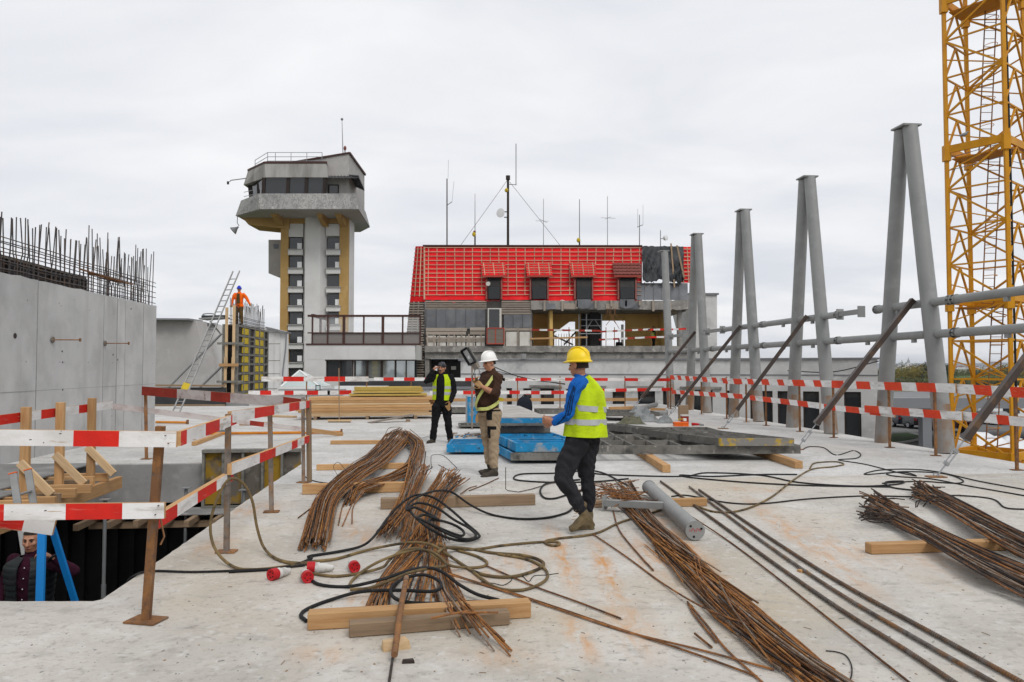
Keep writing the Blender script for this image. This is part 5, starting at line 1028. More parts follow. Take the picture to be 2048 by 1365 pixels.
def car(u, v, rot, paint, label, suv=True):
    b_ = G(u, v, GZ+.004); t = thing('parked_car', b_, label, 'car', 'cars in the car park'); c_, s_ = math.cos(rot), math.sin(rot)
    def T(x,y,z): return V((b_.x+x*c_-y*s_, b_.y+x*s_+y*c_, b_.z+z))
    H_ = 1.62 if suv else 1.42
    prof = [(-2.15,.35,.80,.80),(-2.2,.45,.95,.86),(-2.1,.40,1.0,.90),(-1.2,.32,1.02,.92),(0,.30,1.02,.93),(1.2,.32,.98,.92),(1.9,.36,.85,.88),(2.2,.42,.66,.74)]
    m = MB(); m.ring_loft([[T(-w_,y,z0),T(-w_*1.0,y,(z0+z1)/2),T(-w_*.93,y,z1),T(0,y,z1+.03),T(w_*.93,y,z1),T(w_,y,(z0+z1)/2),T(w_,y,z0),T(0,y,z0-.03)] for (y,z0,z1,w_) in prof]); m.obj('body', paint, t, smooth=30)
    cab = [(-2.02,.98,1.05,.82,.80),(-1.7,.98,H_-.10,.84,.66),(-1.2,.98,H_,.85,.68),(0.2,.98,H_-.02,.85,.68),(0.75,.98,H_-.22,.85,.68),(1.35,.95,.99,.83,.80)]
    m = MB(); m.ring_loft([[T(-w0,y,z0),T(-w1,y,z1),T(0,y,z1+.03),T(w1,y,z1),T(w0,y,z0)] for (y,z0,z1,w0,w1) in cab]); m.obj('cabin', paint, t, smooth=30)
    MB().hexa([T(-.66,-1.98,1.06),T(.66,-1.98,1.06),T(.66,-1.94,1.06),T(-.66,-1.94,1.06),T(-.56,-1.78,H_-.16),T(.56,-1.78,H_-.16),T(.56,-1.74,H_-.16),T(-.56,-1.74,H_-.16)]).obj('rear_window', M['glass'], t)
    for sd_ in (-1,1):
        MB().hexa([T(sd_*.80,-1.55,1.06),T(sd_*.84,-1.55,1.06),T(sd_*.84,1.0,1.06),T(sd_*.80,1.0,1.06),T(sd_*.69,-1.4,H_-.14),T(sd_*.72,-1.4,H_-.14),T(sd_*.72,.45,H_-.14),T(sd_*.69,.45,H_-.14)]).obj('side_window', M['glass'], t)
        MB().hexa([T(sd_*.58,-2.215,.82),T(sd_*.84,-2.19,.82),T(sd_*.84,-2.1,.82),T(sd_*.58,-2.12,.82),T(sd_*.60,-2.19,1.0),T(sd_*.82,-2.16,1.0),T(sd_*.82,-2.08,1.0),T(sd_*.60,-2.1,1.0)]).obj('tail_lamp', lamp_r, t)
        for yy in (-1.35,1.4): 
            o = MB().cyl(T(sd_*.70,yy,.33),T(sd_*.92,yy,.33),.33,n=16).obj('wheel', rubber, t, smooth=True); MB().cyl(T(sd_*.90,yy,.33),T(sd_*.93,yy,.33),.2,n=12).obj('rim', M['galv'], o)
    MB().hexa([T(-.26,-2.22,.72),T(.26,-2.22,.72),T(.26,-2.2,.72),T(-.26,-2.2,.72),T(-.26,-2.23,.83),T(.26,-2.23,.83),T(.26,-2.2,.83),T(-.26,-2.2,.83)]).obj('number_plate', M['white_metal'], t)
car(1815,855,0.12,carp[0],'charcoal car seen from behind, in the middle of the near row'); car(1857,858,0.1,carp[3],'black car partly behind the grey canopy column'); car(1886,862,0.35,carp[2],'dark maroon car just left of the crane mast',False); car(1786,852,0.1,carp[1],'dark blue car half hidden behind the nearest A-frame',False); car(1975,848,0.2,carp[4],'silver car seen through the crane mast',False)
# white sheeted heaps
wt = mat('white_plastic_sheet', (0.72,0.73,0.74), [((0.6,0.61,0.63),1.2,0.45,0.7)], 0.45, 0.3, 5)
def heap(label,u,v,lx_,ly_,h_):
    b_ = G(u,v,GZ); m = MB(); n_ = 16; vv = []
    for j in range(n_+1):
        for i in range(n_+1):
            x,y = i/n_*2-1, j/n_*2-1; e_ = max(0,1-max(abs(x),abs(y))**4); z = h_*e_*(0.8+0.35*noise.noise((x*2+u,y*2,0)))+.02
            vv.append(b_+V((x*lx_,y*ly_,z)))
    m.add(vv,[(j*(n_+1)+i,j*(n_+1)+i+1,(j+1)*(n_+1)+i+1,(j+1)*(n_+1)+i) for j in range(n_) for i in range(n_)]); return m.obj('sheeted_heap', wt, smooth=True, label=label, cat='covered heap', group='heaps under white sheeting')
heap('white plastic sheeted heap at the crane foot',1965,905,1.9,1.6,1.3); heap('lower white sheeted heap right of the crane foot',2030,905,1.5,1.6,1.1)
t = thing('site_cabin', G(2030,850,GZ), 'white site cabin behind the crane mast', 'cabin'); b_ = G(2030,850,GZ)
MB().box(b_.x-2.2,b_.x+3,b_.y,b_.y+2.4,GZ+.1,GZ+2.6).obj('wall', M['white_metal'], t); MB().box(b_.x-2.3,b_.x+3.1,b_.y-.1,b_.y+2.5,GZ+2.6,GZ+2.72).obj('roof', M['lead'], t); MB().box(b_.x-1.2,b_.x-.2,b_.y-.03,b_.y,GZ+1.1,GZ+2.0).obj('window', M['glass'], t)
t = thing('parking_sign', G(2029,840,GZ), 'white sign with blue disc seen through the crane mast', 'sign'); b_ = P(2029,800,60); MB().box(b_.x-.4,b_.x+.4,60,60.06,b_.z-1.1,b_.z+1.1).obj('board', M['white_metal'], t); MB().cyl(V((b_.x,59.99,b_.z+.5)),V((b_.x,59.97,b_.z+.5)),.26,n=20).obj('disc', M['blue_ladder'], t); MB().cyl(V((b_.x,59.965,b_.z+.5)),V((b_.x,59.96,b_.z+.5)),.12,n=16).obj('disc_centre', M['white_metal'], t); MB().cyl(V((b_.x,60.03,GZ)),V((b_.x,60.03,b_.z-1.1)),.06,n=8).obj('post', M['galv'], t)
# trees and hedge
def leafmat(n_, c_): return mat(n_, c_, [(tuple(x*1.6 for x in c_),0.8,0.45,0.65),(tuple(x*0.5 for x in c_),1.6,0.5,0.7)], 0.9, rv=0.15)
lm = [leafmat('autumn_yellow_leaves',(0.13,0.105,0.018)), leafmat('olive_leaves',(0.065,0.075,0.018)), leafmat('dark_evergreen_leaves',(0.02,0.035,0.015)), leafmat('rusty_leaves',(0.12,0.07,0.02))]
tr_names = ['yellowing','olive green','dark evergreen','rusty brown']
bark = mat('bark', (0.06,0.05,0.04), rough=0.95)
def tree(u, vb, hgt, wid, k, label):
    b_ = G(u, vb, GZ); t = thing('field_tree', b_, label, 'tree', 'trees beyond the car park')
    m = MB(); m.tube([b_,b_+V((.1,0,hgt*.3)),b_+V((0.0,0,hgt*.7))],[hgt*.03,hgt*.022,hgt*.008],6)
    for i in range(5): a_ = rnd.uniform(0,6.28); m.tube([b_+UP*hgt*(.2+.08*i),b_+V((math.cos(a_)*wid*.3,math.sin(a_)*wid*.3,hgt*(.4+.1*i)))],[hgt*.012,hgt*.004],4)
    m.obj('trunk', bark, t)
    m = MB(); n_ = 700; cl = [(rnd.uniform(-.5,.5)*wid,rnd.uniform(-.4,.4)*wid,hgt*rnd.uniform(.2,.86),rnd.uniform(.14,.3)*wid) for _ in range(13)]
    for i in range(n_):
        cx1,cy1,cz1,rr = cl[i % 13]; d_ = V((rnd.gauss(0,1),rnd.gauss(0,1),rnd.gauss(0,1))).normalized()*rr*rnd.uniform(.5,1.1); c = b_+V((cx1,cy1,cz1))+d_; c.z = max(c.z,GZ+.3)
        e1 = V((rnd.gauss(0,1),rnd.gauss(0,1),rnd.gauss(0,1))).normalized()*hgt*.06; e2 = e1.orthogonal().normalized()*hgt*.045; m.add([c-e1,c+e2,c+e1,c-e2],[(0,1,2,3)])
    m.obj('crown', lm[k], t)
tl = [(1722,764,6,9,1),(1795,764,5.5,9,0),(1812,766,6.2,9,0),(1828,765,6.5,10,1),(1846,767,6.4,10,0),(1862,766,6.8,9,3),(1880,768,7.2,8,2),(1900,766,4.2,10,1),(1935,764,3.2,12,1),(1985,764,4.6,10,0),(2010,765,6.0,9,1),(2034,766,6.2,10,0),(2052,766,6.0,10,3)]
wh = ['hidden mostly by the annex corner','just right of the nearest A-frame leg','second right of the nearest A-frame','between the nearest A-frame legs','left of the dark evergreen','beside the dark evergreen','against the right A-frame leg','left of the crane mast','seen through the left crane leg','seen in the middle of the crane mast','right of the crane middle','near the right edge','cut by the right edge']
for (a_,w_) in zip(tl,wh): tree(a_[0],a_[1],a_[2],a_[3],a_[4],'%s field tree %s' % (tr_names[a_[4]],w_))
hd = MB()
for i in range(5200):
    u_ = rnd.uniform(1700,2080); f = rnd.random(); b_ = G(u_, 770 if f < .6 else 752, GZ); h_ = 2.2 if f < .6 else 4; c = b_+V((rnd.uniform(-3,3),rnd.uniform(-6,6),rnd.uniform(0.2,h_)*(0.6+0.4*math.sin(u_*.13)))); e1 = V((rnd.gauss(0,1),rnd.gauss(0,1),rnd.gauss(0,1))).normalized()*.6*(1 if f < .6 else 1.8); e2 = e1.orthogonal()*.8; hd.add([c-e1,c+e2,c+e1,c-e2],[(0,1,2,3)])
hd.obj('hedge', leafmat('hedge_leaves',(0.05,0.055,0.018)), label='low olive hedge running across the far fields', cat='hedge', kind='stuff')
t = thing('church', P(1817,735,2600), 'tiny pale church spire on the horizon', 'church'); b_ = P(1817,734,2600)
MB().box(b_.x-5,b_.x+5,2595,2605,GZ,b_.z+14).obj('tower', M['stucco'], t); MB().lathe(V((b_.x,2600,b_.z+14)),[(6,0),(4,5),(4,8),(1.5,12),(.3,22)],8).obj('spire', M['lead'], t); MB().box(b_.x-35,b_.x-5,2590,2610,GZ,b_.z+5).obj('nave', M['stucco'], t)
for i in range(14):
    u_ = 1775+i*18+rnd.uniform(-6,6); b_ = P(u_,735,2300+rnd.uniform(-200,300)); t = thing('far_house', V((b_.x,b_.y,GZ)), 'tiny pale house on the horizon', 'house', 'houses of the far town'); w_ = rnd.uniform(6,14)
    MB().box(b_.x-w_,b_.x+w_,b_.y,b_.y+12,GZ,GZ+6).obj('wall', M['stucco' if i % 3 else 'stucco_grey'], t); MB().prism([(b_.x-w_,b_.y,GZ+6),(b_.x+w_,b_.y,GZ+6),(b_.x,b_.y,GZ+11)],(0,12,0)).obj('roof', M['tile'], t)
M['lens'] = mat('dusty_lamp_glass', (0.42,0.425,0.42), [((0.28,0.285,0.29),7,0.45,0.65)], 0.2, spec=0.6)
M['navy'] = mat('navy_cloth', (0.012,0.014,0.022), rough=0.9)
M['orange_prop'] = mat('orange_prop_paint', (0.55,0.20,0.02), [((0.4,0.13,0.02),6,0.5,0.7)], 0.6)
# ================================================================ THINGS ON THE DECK
def c5(x,y): return (580+x*0.32227, 680+y*0.32227)
def c6(x,y): return (560+x*0.34068, 900+y*0.34068)
def c7(x,y): return (1180+x*0.48709, 700+y*0.48709)
def gp(f, pts): 
    o = []
    for q in pts:
        u,v = f(q[0],q[1]); o.append(G(u,v,q[2] if len(q) > 2 else 0.012))
    return o
# ---- timbers
def timber(label, u0,v0,u1,v1, h_=0.10, w_=0.10, mt='wood', z0=0.0, grp='loose timbers on the deck'):
    a_, b_ = G(u0,v0,z0), G(u1,v1,z0); d_ = (b_-a_).normalized(); n_ = V((-d_.y,d_.x,0)); 
    if n_.y < 0: n_ = -n_
    off = n_*(w_/2)+UP*(h_/2+0.002)
    return beam('timber', a_+off, b_+off, w_, h_, M[mt], ch=0.006, label=label, cat='timber', group=grp)
timber('long pine timber lying behind another in the foreground under the rebar', *c6(160,1065), *c6(1475,990), 0.105, 0.10)
timber('shorter darker timber in the foreground, frontmost of all', *c6(405,1108), *c6(1350,1032), 0.085, 0.09, 'wood_old')
timber('thick weathered timber under the middle of the rebar pile', *c6(590,352), *c6(1500,326), 0.125, 0.10, 'wood_old')
timber('pine timber under the left rebar bundle, nearest the guard rail post', *c5(75,962), *c5(745,946), 0.13, 0.10)
timber('thin pine timber under the left rebar bundle, second from the back', *c5(163,812), *c5(760,800), 0.09, 0.08)
timber('thin pine timber under the top of the left rebar bundle', *c5(250,650), *c5(822,646), 0.08, 0.08)
timber('pine timber under the right rebar bundle', *c7(1155,842), *c7(1730,825), 0.09, 0.10, 'wood')
timber('short timber piece behind the grey steel tube', *c7(300,647), *c7(482,643), 0.09, 0.09)
timber('short timber end beside the walking worker', *c7(20,650), *c7(75,648), 0.08, 0.09, 'wood_old')
def timber2(label, u0,v0,u1,v1,h_=0.10,w_=0.12,mt='wood'):
    a_, b_ = G(u0,v0,0), G(u1,v1,0); return beam('timber', a_+UP*(h_/2+.002), b_+UP*(h_/2+.002), w_, h_, M[mt], ch=0.006, label=label, cat='timber', group='loose timbers on the deck')
timber2('pine timber sticking out under the grey formwork, nearest its middle', 1333,946,1262,898,0.12,0.13); timber2('pine timber sticking out under the right end of the grey formwork', 1598,938,1470,895,0.12,0.13)
timber2('short pine offcut beside the plank, left of the rear lumber', 388,892,440,872,0.08,0.1); timber2('pine timber on the far deck behind the guard rail', 480,851,545,852,0.1,0.1)
timber2('flat pine board in front of the far left formwork', 503,833,590,836,0.06,0.2,'wood_pale')
beam('steel_bar', G(385,867)+UP*.05, G(452,868)+UP*.05, .12, .1, M['lead'], label='dark grey steel section on the deck beyond the opening', cat='steel section')
for lb_, a_, b_ in (('short orange props lying on the deck near the concrete wall',(312,848),(375,849)),('long orange prop lying on the deck beyond the opening',(390,872),(683,869))):
    t = thing('orange_prop', G(*a_), lb_, 'prop'); MB().cyl(G(*a_)+UP*.05, G(*b_)+UP*.05, 0.035, n=10).obj('tube', M['orange_prop'] if 'orange_prop' in M else M['crane'], t, smooth=True); q = G(*b_); MB().box(q.x-.01,q.x+.01,q.y-.07,q.y+.07,0.0,.13).obj('end_plate', M['rust'], t)
# ---- rebar
VAR = {'rebar': ['rebar','rebar','rebar_orange','rebar_orange','rebar_dark','rebar_pale'], 'rebar_dark': ['rebar_dark','rebar_dark','rebar_dark','rebar','rebar_pale']}
def bars(parent, f, Lp_, Rp_, n, r=0.0065, mt='rebar', pile=0.08, wob=0.02, endj=0.06, smin=0.0, smax=1.0, flare=0.0, per=4, lift=0.0, cross=0.16):
    Lw = gp(f, Lp_); Rw = gp(f, Rp_); K = len(Lw)
    for i in range(n):
        s0 = smin+(smax-smin)*rnd.random(); s1 = min(1.05,max(-.05,s0+rnd.gauss(0,cross))); ds = rnd.gauss(0,0.03); h0 = pile*(1-abs(2*s0-1)**2)*rnd.random()
        pts = []
        for k in range(K):
            s_ = min(1.08,max(-0.08,s0+(s1-s0)*k/(K-1)+ds*math.sin(k*0.9+i)+rnd.uniform(-.015,.015))); q = Lw[k].lerp(Rw[k], s_)
            q = q+V((rnd.gauss(0,wob),rnd.gauss(0,wob),0)); q.z += lift+h0*(0.6+0.4*math.sin(k+i))+abs(rnd.gauss(0,wob*.5)); q.z = max(q.z, 0.008); pts.append(q)
        for e_,(p_,q_) in ((0,(0,1)),(K-1,(-1,-2))):
            dd = (pts[p_]-pts[q_]).normalized(); pts[p_] = pts[p_]+dd*rnd.uniform(-endj,endj)+V((rnd.gauss(0,flare),rnd.gauss(0,flare),abs(rnd.gauss(0,flare))))
            pts[p_].z = max(pts[p_].z,0.01)
        MB().tube(spline(pts,per), r*rnd.uniform(.85,1.2), 6).obj('rebar', M[rnd.choice(VAR[mt])], parent, smooth=60)
ba = thing('rebar_bundle', G(*c5(300,950)), 'rusty rebar bundle bent over like hair, left of the workers', 'rebar', 'rebar on the deck')
bars(ba, c5, [(60,1285),(160,1000),(330,830,.10),(470,730,.10),(560,640,.10),(600,590,.10),(670,578,.12)], [(245,1280),(300,1010,.05),(430,890,.12),(600,770,.14),(690,670,.14),(730,610,.15),(710,582,.18)], 92, pile=0.16, endj=0.2, wob=0.010, cross=.22, r=.006)
bars(ba, c5, [(330,1020),(380,935,.08),(560,865,.10),(700,795,.10),(745,720,.10),(750,655,.12),(690,590,.16)], [(430,1000),(470,945,.08),(640,885,.10),(790,805,.10),(830,720,.10),(830,645,.12),(745,578,.16)], 46, pile=0.10, endj=0.2, wob=0.010, cross=.22, r=.006)
for pp in ([(50,1105),(160,1020),(300,900,.06)],[(92,1152),(200,1030),(310,940,.06)],[(300,1150),(330,1020),(370,940,.1)],[(325,1155),(390,1010),(440,930,.1)],[(385,1140),(395,1030),(470,930,.1)],[(125,1150),(230,1020),(300,960,.08)]): MB().tube(spline(gp(c5,pp),4), .0068, 6).obj('rebar', M['rebar'], ba, smooth=60)
for pp in ([(820,610,.05),(880,595),(940,598),(1060,590)],[(760,700,.1),(690,640,.15),(640,720,.1),(560,800,.12)],[(345,810,.1),(300,760,.25),(270,790,.12),(300,850,.05)]): MB().tube(spline(gp(c5,pp),6), .004, 5).obj('tie_wire', M['rebar_dark'], ba)
bb = thing('rebar_bundle', G(*c6(800,400)), 'rusty rebar pile fanning out under the coiled cables', 'rebar', 'rebar on the deck')
bars(bb, c6, [(565,520),(640,400,.05),(700,290,.12),(750,150,.12),(770,85,.10)], [(725,520),(760,400,.05),(800,290,.12),(850,170,.12),(880,125,.12)], 52, pile=0.13, endj=0.2, flare=.03, wob=0.008, cross=.3, r=.006)
bars(bb, c6, [(720,565),(770,430,.05),(830,300,.12),(900,210,.12),(960,140,.10)], [(965,565),(935,420,.05),(980,290,.12),(1040,210,.10),(1065,185,.08)], 56, pile=0.13, endj=0.2, flare=.03, wob=0.008, cross=.3, r=.006)
bars(bb, c6, [(500,935),(560,800),(640,690),(700,600,.03),(760,530,.05)], [(625,935),(660,820),(760,700),(850,600,.03),(910,530,.05)], 34, pile=0.05, endj=0.18, wob=0.006, cross=.3, r=.006)
bars(bb, c6, [(690,910),(760,780),(800,680),(830,600,.02),(850,540,.05)], [(935,905),(925,780),(930,680),(940,600,.02),(950,540,.05)], 18, pile=0.03, endj=0.2, wob=0.006, cross=.4, r=.006)
bars(bb, c6, [(1030,1075),(965,905,.10),(930,800),(930,680),(930,560,.04)], [(1390,1185),(1130,925,.10),(1050,830),(990,700),(965,560,.04)], 17, pile=0.04, endj=0.2, wob=0.006, cross=.3, r=.006)
for pp in ([(885,990,.1),(1000,965,.12),(1120,945,.12)],[(1060,960,.12),(1170,955,.11),(1280,955,.10)],[(1110,240),(1200,205),(1285,165)],[(1060,260,.03),(1110,225),(1155,212)],[(1000,230,.1),(1060,205,.08),(1115,168,.05)]): MB().tube(spline(gp(c6,pp),4), .0068, 6).obj('rebar', M['rebar'], bb, smooth=60)
# upright bar and hooks
q = G(*c6(838,160),.1); MB().tube([q,q+V((.03,.1,.35))],.008,6).obj('rebar', M['rebar_dark'], bb)
hk = thing('hooked_rebar', G(*c6(1325,245)), 'single thin rebar with its end bent upright behind the middle timber', 'rebar')
q = G(*c6(1325,245)); MB().tube([q+UP*.32,q+UP*.03,q+V((.03,0,.012))]+gp(c6,[(1400,248),(1480,230),(1560,205),(1620,190)]),.006,6).obj('bar', M['rebar_dark'], hk)
# thick threaded bar in front
tb = thing('thick_bar', G(*c6(700,1000)), 'thick rusty bar lying across the front timbers', 'rebar'); MB().tube([G(*c6(742,750),.12),G(*c6(712,910),.13),G(*c6(672,1203),.05)],.019,12).obj('bar', M['rust'], tb, smooth=True)
lb2 = thing('loose_rebar', G(*c6(650,1300)), 'thin bar running off the bottom edge of the picture', 'rebar'); MB().tube(gp(c6,[(664,1205),(652,1290),(640,1370),(625,1480)]),.0075,8).obj('bar', M['rebar_dark'], lb2, smooth=True)
# long thin loose bars to the right
for lb_,pp,f in (('long loose rebar, upper of two crossing the foreground to the right',[(1010,730,.05),(1150,775),(1320,825),(1640,930),(1996,1052),(2400,1185),(2800,1330)],c6),('long loose rebar, lower of two crossing the foreground to the right',[(960,720,.06),(1150,780),(1330,835),(1660,945),(2050,1072),(2450,1170),(2900,1290)],c6),('loose rebar running from the brown cable to the right bundle',[(1210,680),(1490,800),(1740,890),(2000,990)],c6),('single thin rebar left of the three thick bars',[(370,655,.05),(540,765),(710,890),(1000,1120),(1310,1365),(1500,1520)],c7),('thin rebar crossing the right bundle from the worker boot',[(10,755),(150,850),(300,960),(470,1060,.05),(650,1130,.06)],c7),('long rebar bottom right crossing the bundle end',[(400,1035),(480,1130),(560,1230),(680,1340),(800,1450)],c7)):
    t = thing('loose_rebar', gp(f,pp)[len(pp)//2], lb_, 'rebar', 'loose single bars'); MB().tube(spline(gp(f,pp),5),.0068,8).obj('bar', M['rebar'], t, smooth=True)
be = thing('rebar_bundle', G(*c7(450,980)), 'long rusty rebar bundle running to the bottom right', 'rebar', 'rebar on the deck')
bars(be, c7, [(1010,1450),(760,1290),(540,1100),(400,950),(290,820),(180,700),(70,570)], [(1150,1420),(890,1240),(690,1070),(520,930),(400,810),(260,690),(170,560)], 44, pile=0.06, endj=0.4, wob=0.008, per=4, r=.0062, cross=.42)
for i in range(20):
    f0 = rnd.uniform(0,.55); x0_, y0_ = 90+f0*900, 600+f0*800; L0 = rnd.uniform(.25,.5); x1_, y1_ = x0_+L0*900+rnd.uniform(-110,110), y0_+L0*800+rnd.uniform(-20,20); MB().tube(spline(gp(c7,[(x0_+rnd.uniform(-40,60),y0_,.03+rnd.random()*.05),((x0_+x1_)/2+rnd.uniform(-12,12),(y0_+y1_)/2,.02+rnd.random()*.05),(x1_,y1_,.02+rnd.random()*.05)]),4),.0062,6).obj('rebar', M[rnd.choice(VAR['rebar'])], be, smooth=60)
bars(be, c7, [(900,1400),(700,1260),(520,1110),(390,960),(270,830)], [(1000,1420),(830,1290),(610,1100),(450,960),(330,830)], 16, pile=0.04, endj=0.35, wob=0.02, r=.006, cross=.4)
for i in range(34):
    x,y = rnd.uniform(20,190), rnd.uniform(545,640); an = rnd.uniform(0,6.28); q = G(*c7(x,y),.02+rnd.random()*.1); d_ = V((math.cos(an),math.sin(an),rnd.uniform(-.1,.35)))*rnd.uniform(.15,.45); a_, b_ = q-d_, q+d_; a_.z = max(a_.z,.01); b_.z = max(b_.z,.01)
    MB().tube(spline([a_,q+V((rnd.gauss(0,.03),rnd.gauss(0,.03),.02)),b_],4),.006,5).obj('rebar', M['rebar'], be)
for pp in ([(400,1035),(430,1090),(520,1200)],[(430,1165,.02),(500,1222)],[(95,660),(120,740),(200,840),(260,905)],[(720,1090,.04),(860,1200),(1050,1370)],[(755,1155,.04),(960,1320)]): MB().tube(spline(gp(c7,pp),4),.0075,6).obj('rebar', M['rebar'], be)
# three thick ribbed bars
for lb_, pp, r_ in (('thick ribbed bar, leftmost of three long ones on the right',[(290,540),(520,705),(750,872),(1020,1060),(1300,1235),(1620,1450)],.0145),('thick smooth dark bar, middle of three long ones on the right',[(408,562),(700,780),(1000,985),(1330,1180),(1700,1390)],.0145),('thick ribbed bar, rightmost of three long ones on the right',[(448,575),(720,760),(1010,945),(1400,1160),(1800,1380)],.0145)):
    pts = gp(f=c7, pts=[(x,y,.018) for x,y in pp]); t = thing('thick_rebar', pts[2], lb_, 'rebar', 'thick long bars'); sp = spline(pts,4); MB().tube(sp, r_*.92, 12).obj('bar', M['rebar_thick'], t, smooth=True)
    if 'ribbed' in lb_:
        m = MB(); acc = 0
        for i in range(len(sp)-1):
            d_ = sp[i+1]-sp[i]; n_ = max(1,int(d_.length/.019))
            for k in range(n_):
                q = sp[i]+d_*(k/n_); e_ = d_.normalized(); m.tube([q-e_*.003,q+e_*.003],r_*1.06,8,cap=False)
        o = m.obj('ribs', M['rebar_thick'], t, smooth=True); o['kind'] = 'stuff'
bg_ = thing('rebar_bundle', G(*c7(1400,760)), 'dark rebar bundle with flared hooked ends at the right edge, nearer one', 'rebar', 'rebar on the deck')
bars(bg_, c7, [(1150,690,.03),(1260,722,.06),(1400,795,.09),(1600,915,.1),(1800,1020,.05),(2050,1160,.02)], [(1165,615,.10),(1270,645,.14),(1400,720,.16),(1600,815,.16),(1800,900,.1),(2050,1010,.05)], 80, mt='rebar_dark', pile=0.04, endj=0.1, flare=.05, r=.007, wob=.008)
bh = thing('rebar_bundle', G(*c7(1500,650)), 'dark rebar bundle at the right edge, the farther one beyond the pine timber', 'rebar', 'rebar on the deck')
bars(bh, c7, [(1335,615,.03),(1410,640,.06),(1520,705,.09),(1650,785,.1),(1800,865,.08),(2050,1000,.04)], [(1350,560,.08),(1440,580,.12),(1560,645,.14),(1700,715,.14),(1820,775,.1),(2050,890,.04)], 60, mt='rebar_dark', pile=0.04, endj=0.1, flare=.045, r=.007, wob=.008)
for par,cx1,cy1,sx,sy,n_ in ((bg_,1185,650,45,55,34),(bh,1365,590,32,32,22)):
    for i in range(n_):
        q = G(*c7(cx1+rnd.uniform(-sx,sx),cy1+rnd.uniform(-sy,sy)),.04+rnd.random()*.1); d_ = V((rnd.uniform(.1,.22),-rnd.uniform(.02,.1),0)); e_ = V((rnd.uniform(-.12,.02),rnd.uniform(-.06,.06),rnd.uniform(-.1,.1)))
        w_ = q+e_; w_.z = max(.012,w_.z); MB().tube(spline([q+d_,q,w_],3),.007,6).obj('rebar', M['rebar_dark'], par)
# ---- cables
def cable(label, f, pts, r=0.012, mt='cable', per=6, grp='cables on the deck'):
    P_ = gp(f, [(q[0],q[1],(q[2] if len(q) > 2 else 0.0)+r+.002) for q in pts]); b_ = P_[len(P_)//2].copy(); b_.z = 0
    m = MB(); m.tube(spline(P_,per), r, 8); return m.obj('cable', M[mt], base=b_, smooth=True, label=label, cat='cable', group=grp)
cable('thick black cable coiled in loops on top of the rebar pile', c6, [(-300,715),(20,692),(180,640),(172,625),(330,600),(480,565,.02),(560,500,.1),(640,390,.17),(720,310,.24),(800,265,.26),(900,280,.25),(1000,350,.15),(1090,430,.08),(1160,490,.02),(1165,515,.02),(1090,537,.02),(980,515,.08),(860,450,.2),(775,375,.24),(762,335,.26),(820,312,.26),(920,340,.22),(1020,410,.13),(1110,460,.05),(1150,505,.04),(1095,525,.04),(1000,500,.1),(890,440,.18),(880,412,.2),(960,420,.14),(1040,450,.1),(1080,485,.06),(1060,505,.05),(960,470,.14),(850,420,.22),(808,400,.24),(850,382,.24),(930,410,.2),(800,340,.27),(745,355,.26),(760,310,.26),(840,262,.27),(930,240,.25),(1010,250,.16),(1120,325,.06),(1240,380),(1400,405),(1560,400),(1680,370),(1722,338)], .0125)
cable('brown dusty cable in wide loops in front of the rebar pile', c6, [(-180,600,.9),(-150,630,.6),(-60,650,.1),(0,650),(90,668),(200,655),(330,640),(470,600),(600,570,.02),(760,545,.07),(880,555,.08),(960,600,.05),(1050,660),(1130,710),(1230,740),(1360,745),(1480,715),(1545,680),(1530,650),(1430,620),(1250,605),(1100,580),(980,575,.06),(920,605,.08)][3:], .0125, 'cable_brown')
cable('brown cable looping back and forth nearest the red plugs', c6, [(180,725),(330,742),(480,722),(600,690,.03),(640,650,.06),(700,600,.08),(780,580,.09),(850,590,.09),(930,640,.06),(1000,680,.03),(1100,692),(1190,685),(1215,660),(1150,622),(1040,590)], .0115, 'cable_brown')
cable('brown cable making a narrow oval over the front bars', c6, [(405,800),(430,760),(520,690,.04),(620,640,.08),(740,600,.1),(860,590,.1),(940,630,.08),(975,680,.06),(900,692,.08),(760,722,.08),(640,770,.06),(520,812,.02),(415,820)], .0115, 'cable_brown')
cable('black cable curling round the front timber end', c6, [(160,742),(230,790),(400,803),(600,760,.06),(760,708,.09),(870,692,.09),(960,722,.07),(1050,790,.05),(1160,850,.03),(1290,888,.02),(1100,892,.03),(900,902,.05),(720,890,.05),(655,850,.05),(662,800,.06),(740,750,.07),(850,735,.08),(935,772,.06),(940,812,.05),(880,832,.05),(700,825,.05),(480,833,.03),(300,880),(170,930),(122,970),(155,1005)], .0125)
cable('brown cable loop farthest right of the front coil', c6, [(1100,690),(1250,800),(1390,825),(1500,800),(1570,750),(1545,690),(1440,640),(1280,612)], .0115, 'cable_brown')
cable('long brown cable running past the walking worker to the right', c6, [(930,560,.08),(1040,585),(1160,583),(1300,562),(1480,545),(1600,540),(1642,548),(1620,562),(1572,555),(1560,536),(1640,520),(1850,492),(2000,425),(2200,365),(2330,315),(2420,322),(2560,365),(2720,352),(2880,280),(3010,180),(3120,115),(3240,100),(3310,85),(3260,70),(3140,78),(3110,110)], .0115, 'cable_brown')
cable('black cable looping behind the walking worker', c5, [(2100,905),(1900,815),(1640,828),(1450,832),(1392,850),(1420,872),(1640,885),(1900,880),(2100,862)], .0115)
cable('black cable ring left of the walking worker boots', c5, [(1850,925),(1740,955),(1640,985),(1575,978),(1553,935),(1585,895),(1660,880),(1800,868)], .0125)
cable('black cable stretched across the middle right of the deck', c7, [(0,500),(60,512),(370,520),(480,505),(700,515),(860,545),(1100,560),(1260,552),(1287,540),(1215,543),(1240,565),(1340,578),(1450,590)], .011)
cable('black cable in a flat double line across the middle right', c7, [(850,512),(700,512),(500,520),(372,514),(420,525),(650,545),(900,557),(1230,563)], .011)
